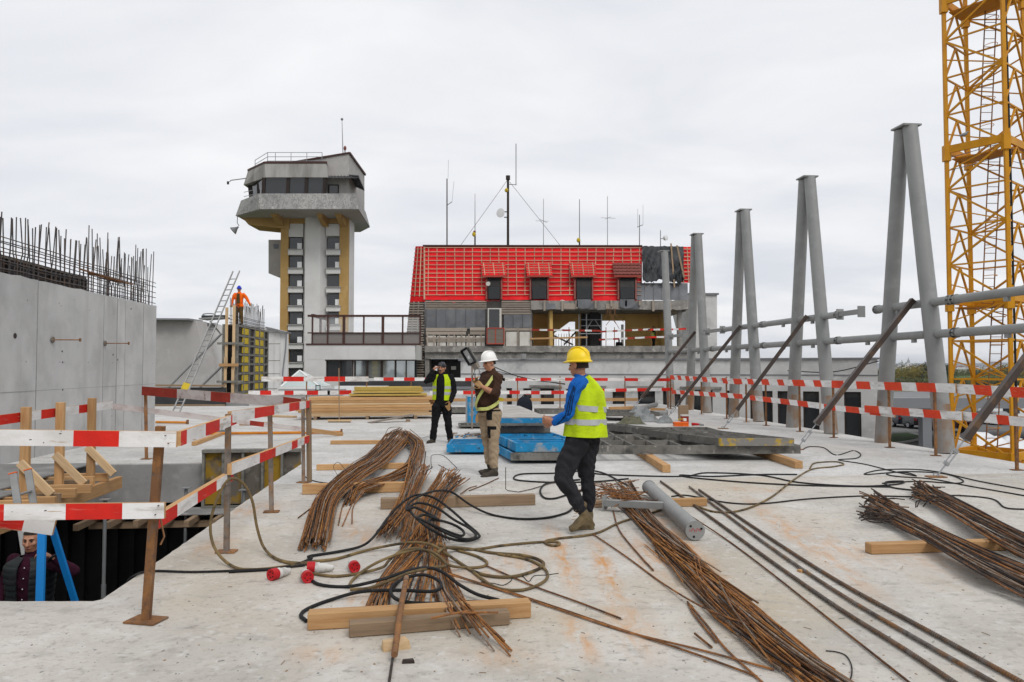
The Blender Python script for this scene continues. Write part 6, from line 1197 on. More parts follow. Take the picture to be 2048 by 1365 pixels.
cable('thin black cable nearest the grey steel tube, running right', c7, [(335,602),(400,598),(560,627),(700,632),(900,612),(1130,600),(1330,603),(1500,598),(1650,612),(1705,648),(1790,655),(1900,660)], .009)
cable('thin black cable tangle at the foot of the second strut', c7, [(872,410),(900,398),(960,402),(1010,432),(1080,414),(1112,430),(1090,446),(1020,452),(1130,470),(1250,500),(1340,518),(1280,502),(1130,512),(1180,495),(1300,490),(1420,500),(1600,540),(1790,575),(1950,610)], .009)
cable('thin black cable tangle at the foot of the nearest strut', c7, [(1200,548),(1350,540),(1500,548),(1530,535),(1450,508),(1300,500),(1220,508),(1260,520),(1400,530),(1560,560),(1790,600),(1950,630)], .009)
cable('bent black wire at the bottom right', c7, [(968,1236),(1010,1240),(1050,1255),(1072,1290),(1075,1330),(1065,1365)], .0035)
cable('thin cable from the far post to the rear rebar', c5, [(95,850),(130,870),(220,888),(400,895),(560,880)], .007)
cable('crinkled thin wire right of the brown loops', c6, [(1180,775),(1260,785),(1310,795),(1355,770),(1365,750),(1420,740),(1460,775),(1490,740),(1560,735),(1635,725)], .003, per=3)
cable('crinkled pale wire beside the small blue panel', c5, [(880,800),(875,745),(885,715),(950,718),(1010,770),(1035,800),(990,810),(960,795),(920,775)], .004)
# hose hung over the guard rail
def c2(x,y): return (x*0.38095, 740+y*0.38095)
cable('black cable along the near edge of the opening to the plugs', c2, [(660,1130,-.3),(676,1104,-.08),(700,1084),(750,1063),(830,1056),(1000,1061),(1200,1056),(1400,1046),(1600,1026)], .0095)
hz = [(1600,1022,6.3),(1480,1035,6.2),(1380,1046,6.15),(1260,1045,6.2),(1180,1003,6.3),(1120,920,6.4),(1105,810,6.45),(1135,690,6.5),(1180,600,6.55),(1222,570,6.6),(1280,600,6.68),(1325,690,6.7),(1350,830,6.7),(1390,940,6.7),(1470,1000,6.65),(1600,1018,6.5),(1700,1030,6.4)]
pts = []
for (x,y,Y_) in hz:
    u,v = c2(x,y); q = P(u,v,Y_); pts.append(q if q.z > .014 else G(u,v,.014))
MB().tube(spline(pts,6),.0125,8).obj('hose', M['cable_brown'], base=V((pts[0].x,pts[0].y,0)), smooth=True, label='brown cable hanging in a loop over the guard rail', cat='cable')
# ---- red power plugs
def plug(label, f, a_, b_, open_=True):
    p0 = G(*f(*a_),.045); p1 = G(*f(*b_),.035); d_ = (p1-p0).normalized(); t = thing('power_plug', V((p0.x,p0.y,0)), label, 'plug', 'red industrial power plugs')
    MB().lathe(p0,[(.03,.004),(.036,0),(.045,0),(.046,.055),(.04,.065)],18,ax=d_).obj('red_shroud', M['plug_red'], t, smooth=30)
    MB().lathe(p0+d_*.06,[(.041,0),(.042,.03),(.036,.04),(.034,.09),(.026,.11),(.022,.14),(.013,.15)],16,ax=d_).obj('body', M['plug_white'], t, smooth=30)
    MB().cyl(p0+d_*.012,p0+d_*.013,.035,n=16).obj('contact_face', M['worn_red'], t)
    for i in range(5): an = i*1.256; x_ = d_.orthogonal().normalized(); y_ = d_.cross(x_); q = p0+(x_*math.cos(an)+y_*math.sin(an))*.022; MB().cyl(q,q+d_*.02,.005,n=6).obj('pin', M['black'], t)
plug('red plug with open pins facing left, leftmost', c6, (-55,735), (30,715)); plug('red plug lying nose down beside the white-bodied one', c6, (165,750), (112,685)); plug('red and violet plug with a long white body', c6, (160,690), (290,692)); plug('red plug with white band, rightmost of the plugs', c6, (440,690), (395,630))
# ---- grey steel tube with flange and angled arm
t = thing('steel_tube', G(*c7(420,765)), 'grey steel tube with round flange lying on the rebar', 'steel tube')
p0 = G(*c7(432,742),.10); p1 = G(*c7(243,565),.12); d_ = (p1-p0).normalized()
MB().cyl(p0,p1,.082,n=24).obj('tube', M['grey_steel'], t, smooth=True); MB().cyl(p0-d_*.004,p0+d_*.012,.092,n=24).obj('flange', M['grey_steel'], t, smooth=True)
for i in range(3): an = i*2.09+.5; x_ = d_.orthogonal().normalized(); y_ = d_.cross(x_); q = p0+(x_*math.cos(an)+y_*math.sin(an))*.06; MB().cyl(q-d_*.006,q-d_*.0045,.012,n=10).obj('bolt_hole', M['black'], t)
for k,(dx,dz) in enumerate(((-.045,.0),(-.02,.012),(.0,-.004),(.022,.01),(.045,.002))): q = p0-d_*.0055+V((dx,0,dz)); MB().tube([q+V((-.008,0,-.012)),q+V((-.006,0,.012)),q+V((.006,0,.008)),q+V((.008,0,-.012))],.0018,4).obj('red_marking', M['red_paint'], t)
MB().cyl(p1,p1+d_*.02,.088,n=24).obj('collar', M['lead'], t, smooth=True)
t = thing('steel_arm_piece', G(*c7(60,640)), 'grey steel box section arm with end plate leaning on the tube', 'steel section')
a_, b_ = G(*c7(62,628),.09), G(*c7(312,640),.12); MB().bar(a_,b_,.09,.07).obj('box_section', M['grey_steel'], t); dd = (b_-a_).normalized(); MB().bar(a_-dd*.012,a_,.13,.16).obj('end_plate', M['grey_steel'], t)
# ---- formwork panels
def fpanel(name,label,p0,e1,e2,L1,L2,h_,n1,n2,mt,z0,skin=True,cat='formwork panel',grp='flat formwork panels',rib=0.05,edge=None,tilt=0.0,front=None):
    e1 = V(e1).normalized(); e2 = V(e2).normalized(); t = thing(name, V((p0.x,p0.y,z0)), label, cat, grp)
    def B(a0,a1,b0,b1,zz0,zz1,nm,mm=mt):
        c = [p0.xy.to_3d()+e1*a+e2*b for a,b in ((a0,b0),(a1,b0),(a1,b1),(a0,b1))]; MB().hexa([q+UP*(z0+zz0+tilt*((q-p0).dot(e1))) for q in c]+[q+UP*(z0+zz1+tilt*((q-p0).dot(e1))) for q in c]).obj(nm, M[mm], t)
    B(0,L1,0,rib,0,h_,'front_rail',front or mt); B(0,L1,L2-rib,L2,0,h_,'back_rail'); B(0,rib,rib,L2-rib,0,h_,'side_rail'); B(L1-rib,L1,rib,L2-rib,0,h_,'side_rail')
    if skin: B(rib,L1-rib,rib,L2-rib,0.0,0.02,'face_board','film_black' if mt != 'blue' else 'blue')  # black face puts the shade between the slats into the colour
    for i in range(1,n1): a = L1*i/n1; B(a-rib*.4,a+rib*.4,rib,L2-rib,.021,h_-.01,'cross_rib')
    for i in range(1,n2): b = L2*i/n2; B(rib,L1-rib,b-rib*.4,b+rib*.4,.021,h_-.004,'long_rib')
    return t
ex = V((1,0.03,0)); ey = V((-0.05,1,0))
pA = G(1180,909); fpanel('formwork_frame_panel','large grey ribbed formwork panel on timbers behind the walking worker',G(1178,911,.11),ex,ey,3.75,2.0,.15,9,2,'grey_panel',.125,False)
fpanel('formwork_frame_panel','second large grey ribbed panel, behind the first',G(1178,911,.11)+ey*2.15+ex*.05,ex,ey,3.3,1.9,.15,8,2,'grey_panel',.125,False)
fpanel('slatted_panel','yellow-flaked slatted panel lying on the right end of the large grey panels',G(1441,893,.27),V((1,.02,0)),V((-.52,1,0)),1.3,2.0,.13,1,9,'grey_panel',.275,True,rib=.045,front='grey_panel_y')
fpanel('slatted_panel','narrow slatted panel lying across the middle of the large grey panels',G(1325,875,.27),V((1,.02,0)),V((-.62,1,0)),.36,2.1,.13,1,9,'grey_panel',.285,True,rib=.04)
# blue stack
fpanel('blue_formwork_panel','small blue tray panel on the deck left of the white helmet worker',G(893,907,.03),V((1,0.0,0)),V((.0,1,0)),.80,1.15,.14,1,5,'blue',.05)
for q in ((893,900),(960,900)): pass
pb0 = G(1022,925,.03)
fpanel('blue_formwork_panel','lowest blue panel of the stack behind the white helmet worker',pb0,V((1,.02,0)),V((-.22,1,0)),1.15,2.3,.13,2,4,'blue',.06,front='grey_panel')
fpanel('blue_formwork_panel','blue tray panel with raised edges in the middle of the stack',pb0+V((.08,.05,0)),V((1,.02,0)),V((-.22,1,0)),1.05,1.0,.15,1,2,'blue',.20)
fpanel('blue_formwork_panel','wide blue tray panel behind in the stack',pb0+V((-.1,.75,0)),V((1,.02,0)),V((-.22,1,0)),1.2,1.6,.15,2,3,'blue',.21)
fpanel('grey_formwork_panel','grey crusted panel lying under the top panel of the blue stack',pb0+V((-.28,1.95,0)),V((1,.02,0)),V((-.12,1,0)),1.05,2.4,.13,2,3,'grey_panel',.36)
t = thing('cement_panel', pb0+V((-.4,1.9,0)), 'cement crusted blue-edged panel on top of the stack', 'formwork panel', 'flat formwork panels'); b_ = pb0+V((-.30,1.75,0)); e1, e2 = V((1,.02,0)), V((-.12,1,0)).normalized()
c = [b_,b_+e1*1.0,b_+e1*1.0+e2*4.2,b_+e2*4.2]; MB().hexa([q.xy.to_3d()+UP*.53 for q in c]+[q.xy.to_3d()+UP*.66 for q in c]).obj('frame', M['blue'], t); MB().hexa([q.xy.to_3d()+UP*.662 for q in c]+[q.xy.to_3d()+UP*.685 for q in c]).obj('face', M['panel_top'], t); MB().bar(c[0].xy.to_3d()+UP*.54-e2*.01,c[1].xy.to_3d()+UP*.54-e2*.01,.02,.05).obj('edge_rail', M['grey_panel'], t)
for k in range(2): beam('spacer_timber', b_.xy.to_3d()+V((-.1,.8+k*1.4,.505)), b_.xy.to_3d()+V((.9,.8+k*1.4,.505)), .09,.045, M['wood_old'], t)
t = thing('upright_panel', G(944,846), 'upright blue panel standing behind the white helmet worker', 'formwork panel'); q0 = G(933,846); 
MB().hexa([q0,q0+V((.38,0,0)),q0+V((.38,.15,0)),q0+V((0,.15,0)),q0+UP*.78,q0+V((.38,0,.74)),q0+V((.38,.15,.74)),q0+V((0,.15,.78))]).obj('face', M['blue'], t); MB().bar(q0+V((0,-.02,0)),q0+V((0,-.02,.8)),.05,.05,up=DX).obj('edge_rail', M['galv'], t); MB().bar(q0+V((.38,-.02,0)),q0+V((.38,-.02,.74)),.05,.05,up=DX).obj('edge_rail', M['galv'], t)
for i,(lb_,u0,v0,L1,L2) in enumerate((('flat grey panel left of the upright blue panel',868,829,1.2,1.6),('flat grey board in front of the upright blue panel',918,858,.75,.8),('grey panel on the far deck behind the worker in blue, left one',1078,838,2.4,1.2),('dark grey panel on the far deck right of the worker in yellow helmet',1215,843,1.6,1.6))):
    fpanel('grey_formwork_panel',lb_,G(u0,v0),V((1,0,0)),V((-.1,1,0)),L1,L2,.12 if i != 1 else .05,3,2,'grey_panel',.05+.1*(i > 1),True)
for k,(u0,v0,u1,v1) in enumerate(((1276,823,1312,814),(1296,833,1333,832))):
    a_,b_ = G(u0,v0)+UP*.1, G(u1,v1)+UP*.1; t = thing('steel_tube', G(u0,v0), ('grey steel tube lying on the far deck, upper of two','grey steel tube lying on the far deck, lower of two')[k], 'steel tube'); MB().cyl(a_,b_,.085,n=16).obj('tube', M['grey_steel'], t, smooth=True); MB().cyl(b_,b_+(b_-a_).normalized()*.015,.095,n=16).obj('flange', M['lead'], t)
for lb_,u0,v0,u1,v1,z_ in (('long pine timber in front of the white annex wall',905,812,1275,811,.25),('pine timber on the far deck beside the grey tubes',1219,823,1275,821,.1),('pine timber stub right of the grey tubes',1302,824,1330,825,.08)):
    beam('timber', G(u0,v0)+UP*z_, G(u1,v1)+UP*z_, .12,.13, M['wood'], label=lb_, cat='timber', group='loose timbers on the deck')
# crumpled sheet
def crumple(name,label,cat_,u,v,lx1,ly1,h_,mt,seed):
    b_ = G(u,v); m = MB(); n_ = 18; vv = []
    for j in range(n_+1):
        for i in range(n_+1):
            x,y = i/n_*2-1,j/n_*2-1; rr = min(1,math.hypot(x,y)); e_ = (1-rr**2.2); z = h_*e_*(.55+.9*abs(noise.noise((x*2.3+seed,y*2.3,seed)))+.35*noise.noise((x*6,y*6,seed)))+.012
            vv.append(b_+V((x*lx1*(1+.2*noise.noise((x*2,y*2,seed+5))),y*ly1,max(z,.008))))
    m.add(vv,[(j*(n_+1)+i,j*(n_+1)+i+1,(j+1)*(n_+1)+i+1,(j+1)*(n_+1)+i) for j in range(n_) for i in range(n_)]); return m.obj(name, M[mt], smooth=20, label=label, cat=cat_)
M['sheet_grey'] = mat('crumpled_grey_plastic', (0.17,0.18,0.18), [((0.26,0.27,0.27),3,0.45,0.65)], 0.35, 0.3, 15)
M['sheet_olive'] = mat('olive_tarp', (0.10,0.10,0.065), [((0.15,0.145,0.10),4,0.45,0.65)], 0.8, 0.3, 15)
crumple('plastic_sheet','crumpled grey plastic sheet by the grey tubes','sheet',1282,842,.55,.6,.5,'sheet_grey',1.0); crumple('tarpaulin','olive green tarpaulin heap left of the grey plastic sheet','tarpaulin',1262,848,.4,.3,.28,'sheet_olive',3.0); crumple('plastic_sheet','small grey plastic sheet right of the narrow slatted panel','sheet',1330,846,.25,.25,.22,'sheet_grey',6.0)
# tool cases
t = thing('tool_case', G(1362,853), 'orange tool case on the deck near the third strut', 'tool case'); q = G(1362,853); MB().box(q.x-.20,q.x+.19,q.y-.12,q.y+.12,.005,.12).obj('case', M['orange'], t); MB().box(q.x-.202,q.x+.192,q.y-.122,q.y+.122,.07,.078).obj('seam', M['black'], t); MB().tube([q+V((-.08,0,.15)),q+V((-.07,0,.2)),q+V((.07,0,.2)),q+V((.08,0,.15))],.012,6).obj('handle', M['yellow_ply'], t)
t = thing('tool_box', G(1368,846), 'red and white tool box behind the orange case', 'tool case'); q = G(1368,846); MB().box(q.x-.08,q.x+.12,q.y-.1,q.y+.1,.005,.2).obj('box', M['worn_red'], t); MB().box(q.x-.09,q.x+.13,q.y-.11,q.y+.11,.2,.24).obj('lid', M['plug_white'], t); MB().box(q.x-.05,q.x+.05,q.y-.105,q.y-.1,.06,.14).obj('label_patch', M['white_metal'], t)
t = thing('cardboard_box', G(1366,842), 'upright brown cardboard box behind the tool cases', 'box'); q = G(1366,842); MB().box(q.x-.13,q.x+.15,q.y-.1,q.y+.1,0,.48).obj('box', M['wood_old'], t); MB().box(q.x-.135,q.x+.155,q.y-.02,q.y+.02,.478,.485).obj('tape', M['insul'], t)
t = thing('grinder', G(1390,853), 'small red and grey power tool beside the orange case', 'power tool'); q = G(1390,853); MB().cyl(q+V((-.08,0,.06)),q+V((.12,.05,.05)),.045,.03,10).obj('body', M['plug_red'], t, smooth=True); MB().cyl(q+V((.12,.05,.05)),q+V((.26,.08,.03)),.03,.025,8).obj('handle', M['lead'], t, smooth=True)
# ---- lumber stack
t = thing('lumber_stack', G(735,842), 'big stack of pine boards and yellow formwork beams at the rear', 'lumber')
q0 = G(597,841); q1 = G(868,838); ln_ = (q1-q0); dn = ln_.normalized(); nv_ = V((-dn.y,dn.x,0)); z_ = .10
for bx_ in (.12,.5,.86): beam('spacer', q0+ln_*bx_+nv_*-.05+UP*.05, q0+ln_*bx_+nv_*1.2+UP*.05, .1,.1, M['wood_old'], t)
hs_ = [.115,.055,.10,.09,.06,.085,.10]
for r_,hh in enumerate(hs_):
    for k in range(5):
        o0 = rnd.uniform(-.12,.14)+(0.35 if r_ > 4 else 0); o1 = rnd.uniform(-.2,.12); a_ = q0+dn*o0+nv_*(.12+k*.235)+UP*(z_+hh/2); b_ = q1+dn*o1+nv_*(.12+k*.235)+UP*(z_+hh/2)
        beam('board', a_, b_, .21, hh-.006, M['wood' if (r_+k) % 4 else 'wood_pale'], t)
    z_ += hh
zt0 = z_+.02
for r_ in range(3):
    for k in range(4):
        a_ = q0+dn*(1.55+rnd.uniform(-.1,.1)+.1*r_)+nv_*(.2+k*.25)+UP*(zt0+.045); b_ = q1-dn*(.15+rnd.uniform(0,.2)+.1*r_)+nv_*(.2+k*.25)+UP*(zt0+.045+rnd.uniform(-.01,.01)); beam('formwork_beam', a_, b_, .2,.06 if r_ < 2 else .11, M['wood_yellow'], t)
    zt0 += .095
sl = thing('sloping_board', G(760,846), 'grey weathered board propped in front of the lumber stack', 'board'); beam('board', G(738,846,.01), G(826,843,.0)+UP*.2, .25,.03, M['wood_grey'], sl); beam('prop_block', G(812,844), G(820,844), .1,.14, M['wood_old'], sl)
br_ = thing('push_broom', G(681,845), 'push broom leaning upright against the lumber stack', 'broom'); q = G(680,845); MB().cyl(q+V((.0,-.1,.08)), V((q.x-.05,q.y+.02,1.62)),.016,n=8).obj('handle', M['wood_old'], br_, smooth=True); beam('head', q+V((-.34,-.12,.06)), q+V((.36,-.12,.06)), .08,.05, M['wood_pale'], br_); MB().box(q.x-.32,q.x+.34,q.y-.15,q.y-.09,.0,.04).obj('bristles', M['wood_grey'], br_)
# ---- work lamp on pole
t = thing('floodlight_stand', G(944,858), 'black floodlight on a thin pole behind the white helmet worker', 'lamp'); Yl = 20.0
b_ = P(944,800,Yl); bz = V((b_.x,Yl,0)); MB().cyl(bz, V((b_.x,Yl,1.72)),.022,n=8).obj('pole', M['post_grey'], t, smooth=True)
h0, h1 = P(931,698,Yl), P(955,738,Yl); dd = (h1-h0).normalized(); nn2 = V((dd.z,-.5,-dd.x)).normalized()
upl = V((-.62,-.7,.15)); sdl = dd.cross(upl).normalized(); nl = sdl.cross(dd).normalized()
MB().bar(h0,h0+(h1-h0)*.70,.24,.07,up=upl).obj('housing', M['grey_panel'], t)
if nl.y > 0: nl = -nl
MB().bar(h0+(h1-h0)*.05+nl*.045,h0+(h1-h0)*.64+nl*.045,.17,.02,up=upl).obj('lens', M['lens'], t)
MB().sph(h0+(h1-h0)*.4+nl*.05,(.05,.03,.05),10,8).obj('bulb', M['white_metal'], t)
for s_ in (-1,1): MB().bar(h0+nl*.07+sdl*(.115*s_),h0+(h1-h0)*.70+nl*.07+sdl*(.115*s_),.02,.09,up=upl).obj('visor', M['black'], t)
for f_ in (0,.7): MB().bar(h0+(h1-h0)*f_+nl*.07-sdl*.115,h0+(h1-h0)*f_+nl*.07+sdl*.115,.02,.09,up=upl).obj('visor', M['black'], t)
MB().bar(h0+(h1-h0)*.72,h1,.15,.12,up=upl).obj('ballast_box', M['wood_grey'], t)
for k in range(3): a_ = h1+V((-.06+.05*k,0,-.02)); MB().tube(spline([a_,a_+V((-.07+.06*k,-.02,-.25)),a_+V((.05-.05*k,0,-.5)),a_+V((-.02,.02,-.75))],6),.008,5).obj('cable', M['white_metal' if k == 1 else 'black'], t)
MB().tube(spline([h1,P(985,741,24),P(1060,758,29),P(1130,770,31)],6),.012,5).obj('supply_cable', M['cable'], t)
# dark bag
b_ = G(1049,834); t = thing('dark_bag', b_, 'dark navy rounded bag standing behind the cement crusted panel', 'bag'); m = MB(); m.ring_loft([[b_+V((.26*s_*math.cos(x),.2*s_*math.sin(x),z)) for x in [i*math.pi/8 for i in range(16)]] for s_,z in ((.9,0),(1,.1),(1.02,.35),(.95,.5),(.75,.6),(.4,.66),(.1,.67))]); m.obj('body', M['navy'] if 'navy' in M else M['frame_dark'], t, smooth=True); MB().tube([b_+V((-.1,0,.64)),b_+V((0,0,.74)),b_+V((.1,0,.64))],.02,6).obj('strap', M['black'], t)
# ---- small offcuts and crumbs
def chip(label,u,v,lx1,ly1,h_,mt,rz): b_ = G(u,v); c_,s_ = math.cos(rz),math.sin(rz); e1,e2 = V((c_,s_,0))*lx1/2,V((-s_,c_,0))*ly1/2; m = MB(); m.hexa([b_-e1-e2,b_+e1-e2,b_+e1*.8+e2,b_-e1+e2,b_-e1-e2*.8+UP*h_,b_+e1*.9-e2+UP*h_*.9,b_+e1*.7+e2*.8+UP*h_,b_-e1*.9+e2+UP*h_*.8]); return m.obj('offcut', M[mt], label=label, cat='offcut', group='small offcuts on the deck')
chip('pale wood wedge under the thick rusty bar in front',*c6(680,1165),.16,.08,.055,'wood_pale',.35); chip('small pinkish wood chip between the thick bars and the right bundle',*c7(873,912),.07,.05,.02,'wood',.3); chip('small wood chip beside the long rebar bundle',*c7(585,1017),.06,.03,.02,'wood',-.3); chip('white paper scrap on the rebar under the cables',*c6(922,748),.09,.03,.005,'white_metal',.2); chip('dark crumb on the deck below the wood wedge',*c6(755,1250),.07,.03,.02,'frame_dark',.1)
deb = MB()
for i in range(300):
    u = rnd.uniform(60,2040); v = 745+ (1365-745)*rnd.random()**0.6
    if v < 860: continue
    b_ = G(u,v); a_ = b_.dot(RX); bb_ = b_.dot(DX)
    if a_ < -2.2 and bb_ > 5.2: continue
    if a_ > 9.8: continue
    s_ = rnd.uniform(.002,.006); c_ = b_+UP*s_*.4; an = rnd.random()*3; e1,e2 = V((math.cos(an),math.sin(an),0))*s_*rnd.uniform(.6,2.2),V((-math.sin(an),math.cos(an),0))*s_
    deb.hexa([c_-e1-e2-UP*s_*.4,c_+e1-e2-UP*s_*.4,c_+e1+e2-UP*s_*.4,c_-e1+e2-UP*s_*.4,c_-e1*.7-e2*.6+UP*s_*.5,c_+e1*.6-e2*.7+UP*s_*.5,c_+e1*.7+e2*.5+UP*s_*.5,c_-e1*.6+e2*.7+UP*s_*.5], i % 3)
for i in range(75):
    b_ = G(rnd.uniform(300,2040), 900+460*rnd.random())
    if b_.dot(RX) < -2.2: continue
    an = rnd.random()*3.14; d_ = V((math.cos(an),math.sin(an),0))*rnd.uniform(.008,.03); deb.bar(b_-d_+UP*.003,b_+d_+UP*.004,.003,.003,mi=1+(i % 2))
deb.obj('grit', [M['rough_conc'],M['wood_old'],M['beam_conc']], label='scattered grit and splinters on the concrete deck', cat='debris', kind='stuff')
rb_ = thing('rubble_patch', G(930,872), 'small heap of splinters and scraps behind the small blue panel', 'debris')
for i in range(26): q = G(rnd.uniform(905,965),rnd.uniform(868,877)); an = rnd.random()*3.1; d_ = V((math.cos(an),math.sin(an),rnd.uniform(-.1,.1)))*rnd.uniform(.03,.12); MB().bar(q-d_+UP*.02,q+d_+UP*.03,.03,.02).obj('scrap', M[('wood_old','rust','blue','lath')[i % 4]], rb_)
# ================================================================ PEOPLE
import numpy as np
def fab_mat(n_, c_, c2=None, rough=0.9, bump=0.25, s_=9): return mat(n_, c_, [(c2 or tuple(x*0.7 for x in c_),s_*0.5,0.42,0.68)], rough, bump, s_*6, spec=0.15)
K = {}
K['skin'] = mat('weathered_skin', (0.40,0.19,0.11), [((0.33,0.135,0.075),14,0.45,0.68), ((0.45,0.23,0.145),6,0.5,0.7)], 0.55, 0.08, 80, spec=0.35)
K['hair'] = mat('dark_brown_hair', (0.018,0.012,0.009), rough=0.7)
K['eye'] = mat('dark_eye', (0.012,0.01,0.009), rough=0.3); K['lip'] = mat('lip', (0.27,0.095,0.075), rough=0.6); K['brow'] = mat('eyebrow', (0.03,0.02,0.014), rough=0.9)
K['hv'] = mat('high_visibility_yellow', (0.50,0.66,0.008), [((0.36,0.48,0.008),4,0.42,0.66),((0.30,0.34,0.06),9,0.58,0.72,(1,1,0.6),0.6),((0.16,0.15,0.07),22,0.66,0.72,(1,1,1),0.6)], 0.8, 0.6, 9, (1,1,2.5), spec=0.2)
K['refl'] = mat('silver_reflective_band', (0.40,0.41,0.42), [((0.32,0.33,0.34),9,0.45,0.68)], 0.45, 0.2, 30)
K['blue'] = fab_mat('bright_blue_tracksuit', (0.006,0.115,0.44), (0.004,0.085,0.34), 0.7)
K['navy'] = fab_mat('dark_navy_stripe', (0.008,0.02,0.05))
K['charcoal'] = fab_mat('charcoal_jersey', (0.024,0.024,0.028), (0.014,0.014,0.017)); K['blackc'] = fab_mat('black_cloth', (0.007,0.007,0.008), (0.012,0.012,0.013))
K['khaki'] = fab_mat('khaki_work_cloth', (0.335,0.255,0.17), (0.27,0.20,0.13)); K['brown'] = fab_mat('brown_knit', (0.055,0.028,0.018), (0.035,0.018,0.012))
K['suede'] = mat('muddy_suede_boot', (0.16,0.12,0.065), [((0.10,0.075,0.045),9,0.45,0.66)], 0.9, 0.3, 50); K['boot'] = mat('dark_work_boot', (0.05,0.042,0.033), [((0.09,0.078,0.06),9,0.5,0.68)], 0.85, 0.3, 50); K['sole'] = mat('boot_sole', (0.035,0.032,0.028), rough=0.9)
K['glove'] = fab_mat('tan_work_glove', (0.40,0.25,0.12), (0.28,0.15,0.06)); K['hyel'] = mat('yellow_helmet', (0.82,0.58,0.005), [((0.74,0.5,0.005),6,0.5,0.7),((0.5,0.36,0.03),22,0.68,0.74)], 0.38, spec=0.4); K['hwhite'] = mat('white_helmet', (0.78,0.77,0.75), [((0.66,0.65,0.62),12,0.58,0.72)], 0.4, spec=0.4); K['hblue'] = mat('blue_helmet', (0.015,0.04,0.5), rough=0.4)
K['strap'] = mat('yellow_green_harness', (0.50,0.52,0.16), [((0.36,0.37,0.14),14,0.5,0.68)], 0.8); K['plum'] = fab_mat('plum_shirt', (0.034,0.006,0.016), (0.022,0.004,0.011)); K['gilet'] = mat('dark_quilted_gilet', (0.012,0.016,0.017), rough=0.6, spec=0.3); K['orangej'] = fab_mat('orange_jacket', (0.85,0.14,0.008), (0.7,0.1,0.008)); K['olive'] = fab_mat('brown_olive_cloth', (0.10,0.06,0.02)); K['phone'] = mat('phone_black', (0.012,0.012,0.014), rough=0.25); K['capg'] = mat('dark_pattern_cap', (0.03,0.03,0.035), [((0.14,0.14,0.15),26,0.54,0.6)], 0.8)
def perp(f): f = V(f).normalized(); return V((f.y,-f.x,0)).normalized()      # the figure's right hand side
def hand_prims(w, d, nrm, m, side=1, curl=0.5, sz=1.0):
    """palm, four unequal fingers and a thumb; w wrist, d direction, nrm palm normal (fingers curl towards it)"""
    d = V(d).normalized(); nrm = V(nrm); nrm = (nrm-d*nrm.dot(d)).normalized(); lat = d.cross(nrm)*side; pr = []
    kn = w+d*(.095*sz)
    pr.append(('ell', [(w-d*.01,.028*sz,.022*sz),(w+d*.03*sz,.036*sz,.019*sz),(w+d*.065*sz,.042*sz,.018*sz),(kn,.041*sz,.014*sz)], lat, m))
    for i,(o,L_) in enumerate(((.031,.072),(.011,.082),(-.010,.076),(-.030,.060))):
        p = kn+lat*(o*sz)-d*.006; pts = [p]; a = 0.15*curl
        for s_,fr in enumerate((.42,.33,.25)):
            a += curl*(.65,.85,.6)[s_]; p = p+(d*math.cos(a)+nrm*math.sin(a))*(L_*fr*sz); pts.append(p)
        pr.append(('tube', pts, [.0098*sz,.0095*sz,.0085*sz,.007*sz], m))
    t0 = w+d*(.028*sz)+lat*(.032*sz); t1 = t0+(lat*.75+d*.55+nrm*.35).normalized()*(.042*sz); t2 = t1+(lat*.25+d*.75+nrm*.5*curl).normalized()*(.034*sz); t3 = t2+(d*.85-lat*.1+nrm*.5*curl).normalized()*(.024*sz)
    pr.append(('tube', [t0,t1,t2,t3], [.014*sz,.0115*sz,.010*sz,.008*sz], m)); return pr
def head_prims(c, f, up, m):
    f = V(f).normalized(); up = (V(up)-f*V(up).dot(f)).normalized(); r = f.cross(up)
    return [('sph', c+up*.03-f*.012, (.076,.094,.094), (r,f,up), m), ('sph', c-up*.03+f*.02, (.064,.068,.085), (r,f,up), m), ('sph', c-up*.088+f*.052, (.032,.032,.026), (r,f,up), m),
            ('tube', [c+f*.082+up*.018,c+f*.098-up*.012,c+f*.107-up*.032], [.011,.013,.017], m), ('sph', c+f*.088-up*.038, (.021,.016,.011), (r,f,up), m), ('sph', c+f*.074+up*.030, (.056,.016,.012), (r,f,up), m), ('sph', c+f*.08-up*.063, (.026,.014,.014), (r,f,up), m),
            ('sph', c+r*.036+f*.056-up*.022, (.028,.026,.026), (r,f,up), m), ('sph', c-r*.036+f*.056-up*.022, (.028,.026,.026), (r,f,up), m),
            ('sph', c+r*.079-f*.008-up*.008, (.010,.021,.034), (r,f,up), m), ('sph', c-r*.079-f*.008-up*.008, (.010,.021,.034), (r,f,up), m)], (f,r,up)
def face_bits(root, c, fr, stubble=False):
    f,r,up = fr
    for s_ in (-1,1):
        MB().sph(c+r*(.031*s_)+f*.079+up*.006, (.0125,.008,.0065), 10, 6).obj('eye', K['eye'], root, smooth=True)
        MB().tube([c+r*(.014*s_)+f*.091+up*.026,c+r*(.032*s_)+f*.089+up*.032,c+r*(.050*s_)+f*.078+up*.026],[.004,.005,.003],6).obj('eyebrow', K['brow'], root)
    MB().tube([c-r*.024+f*.086-up*.064,c+f*.095-up*.062,c+r*.024+f*.086-up*.064],[.004,.0065,.004],6).obj('mouth', K['lip'], root)
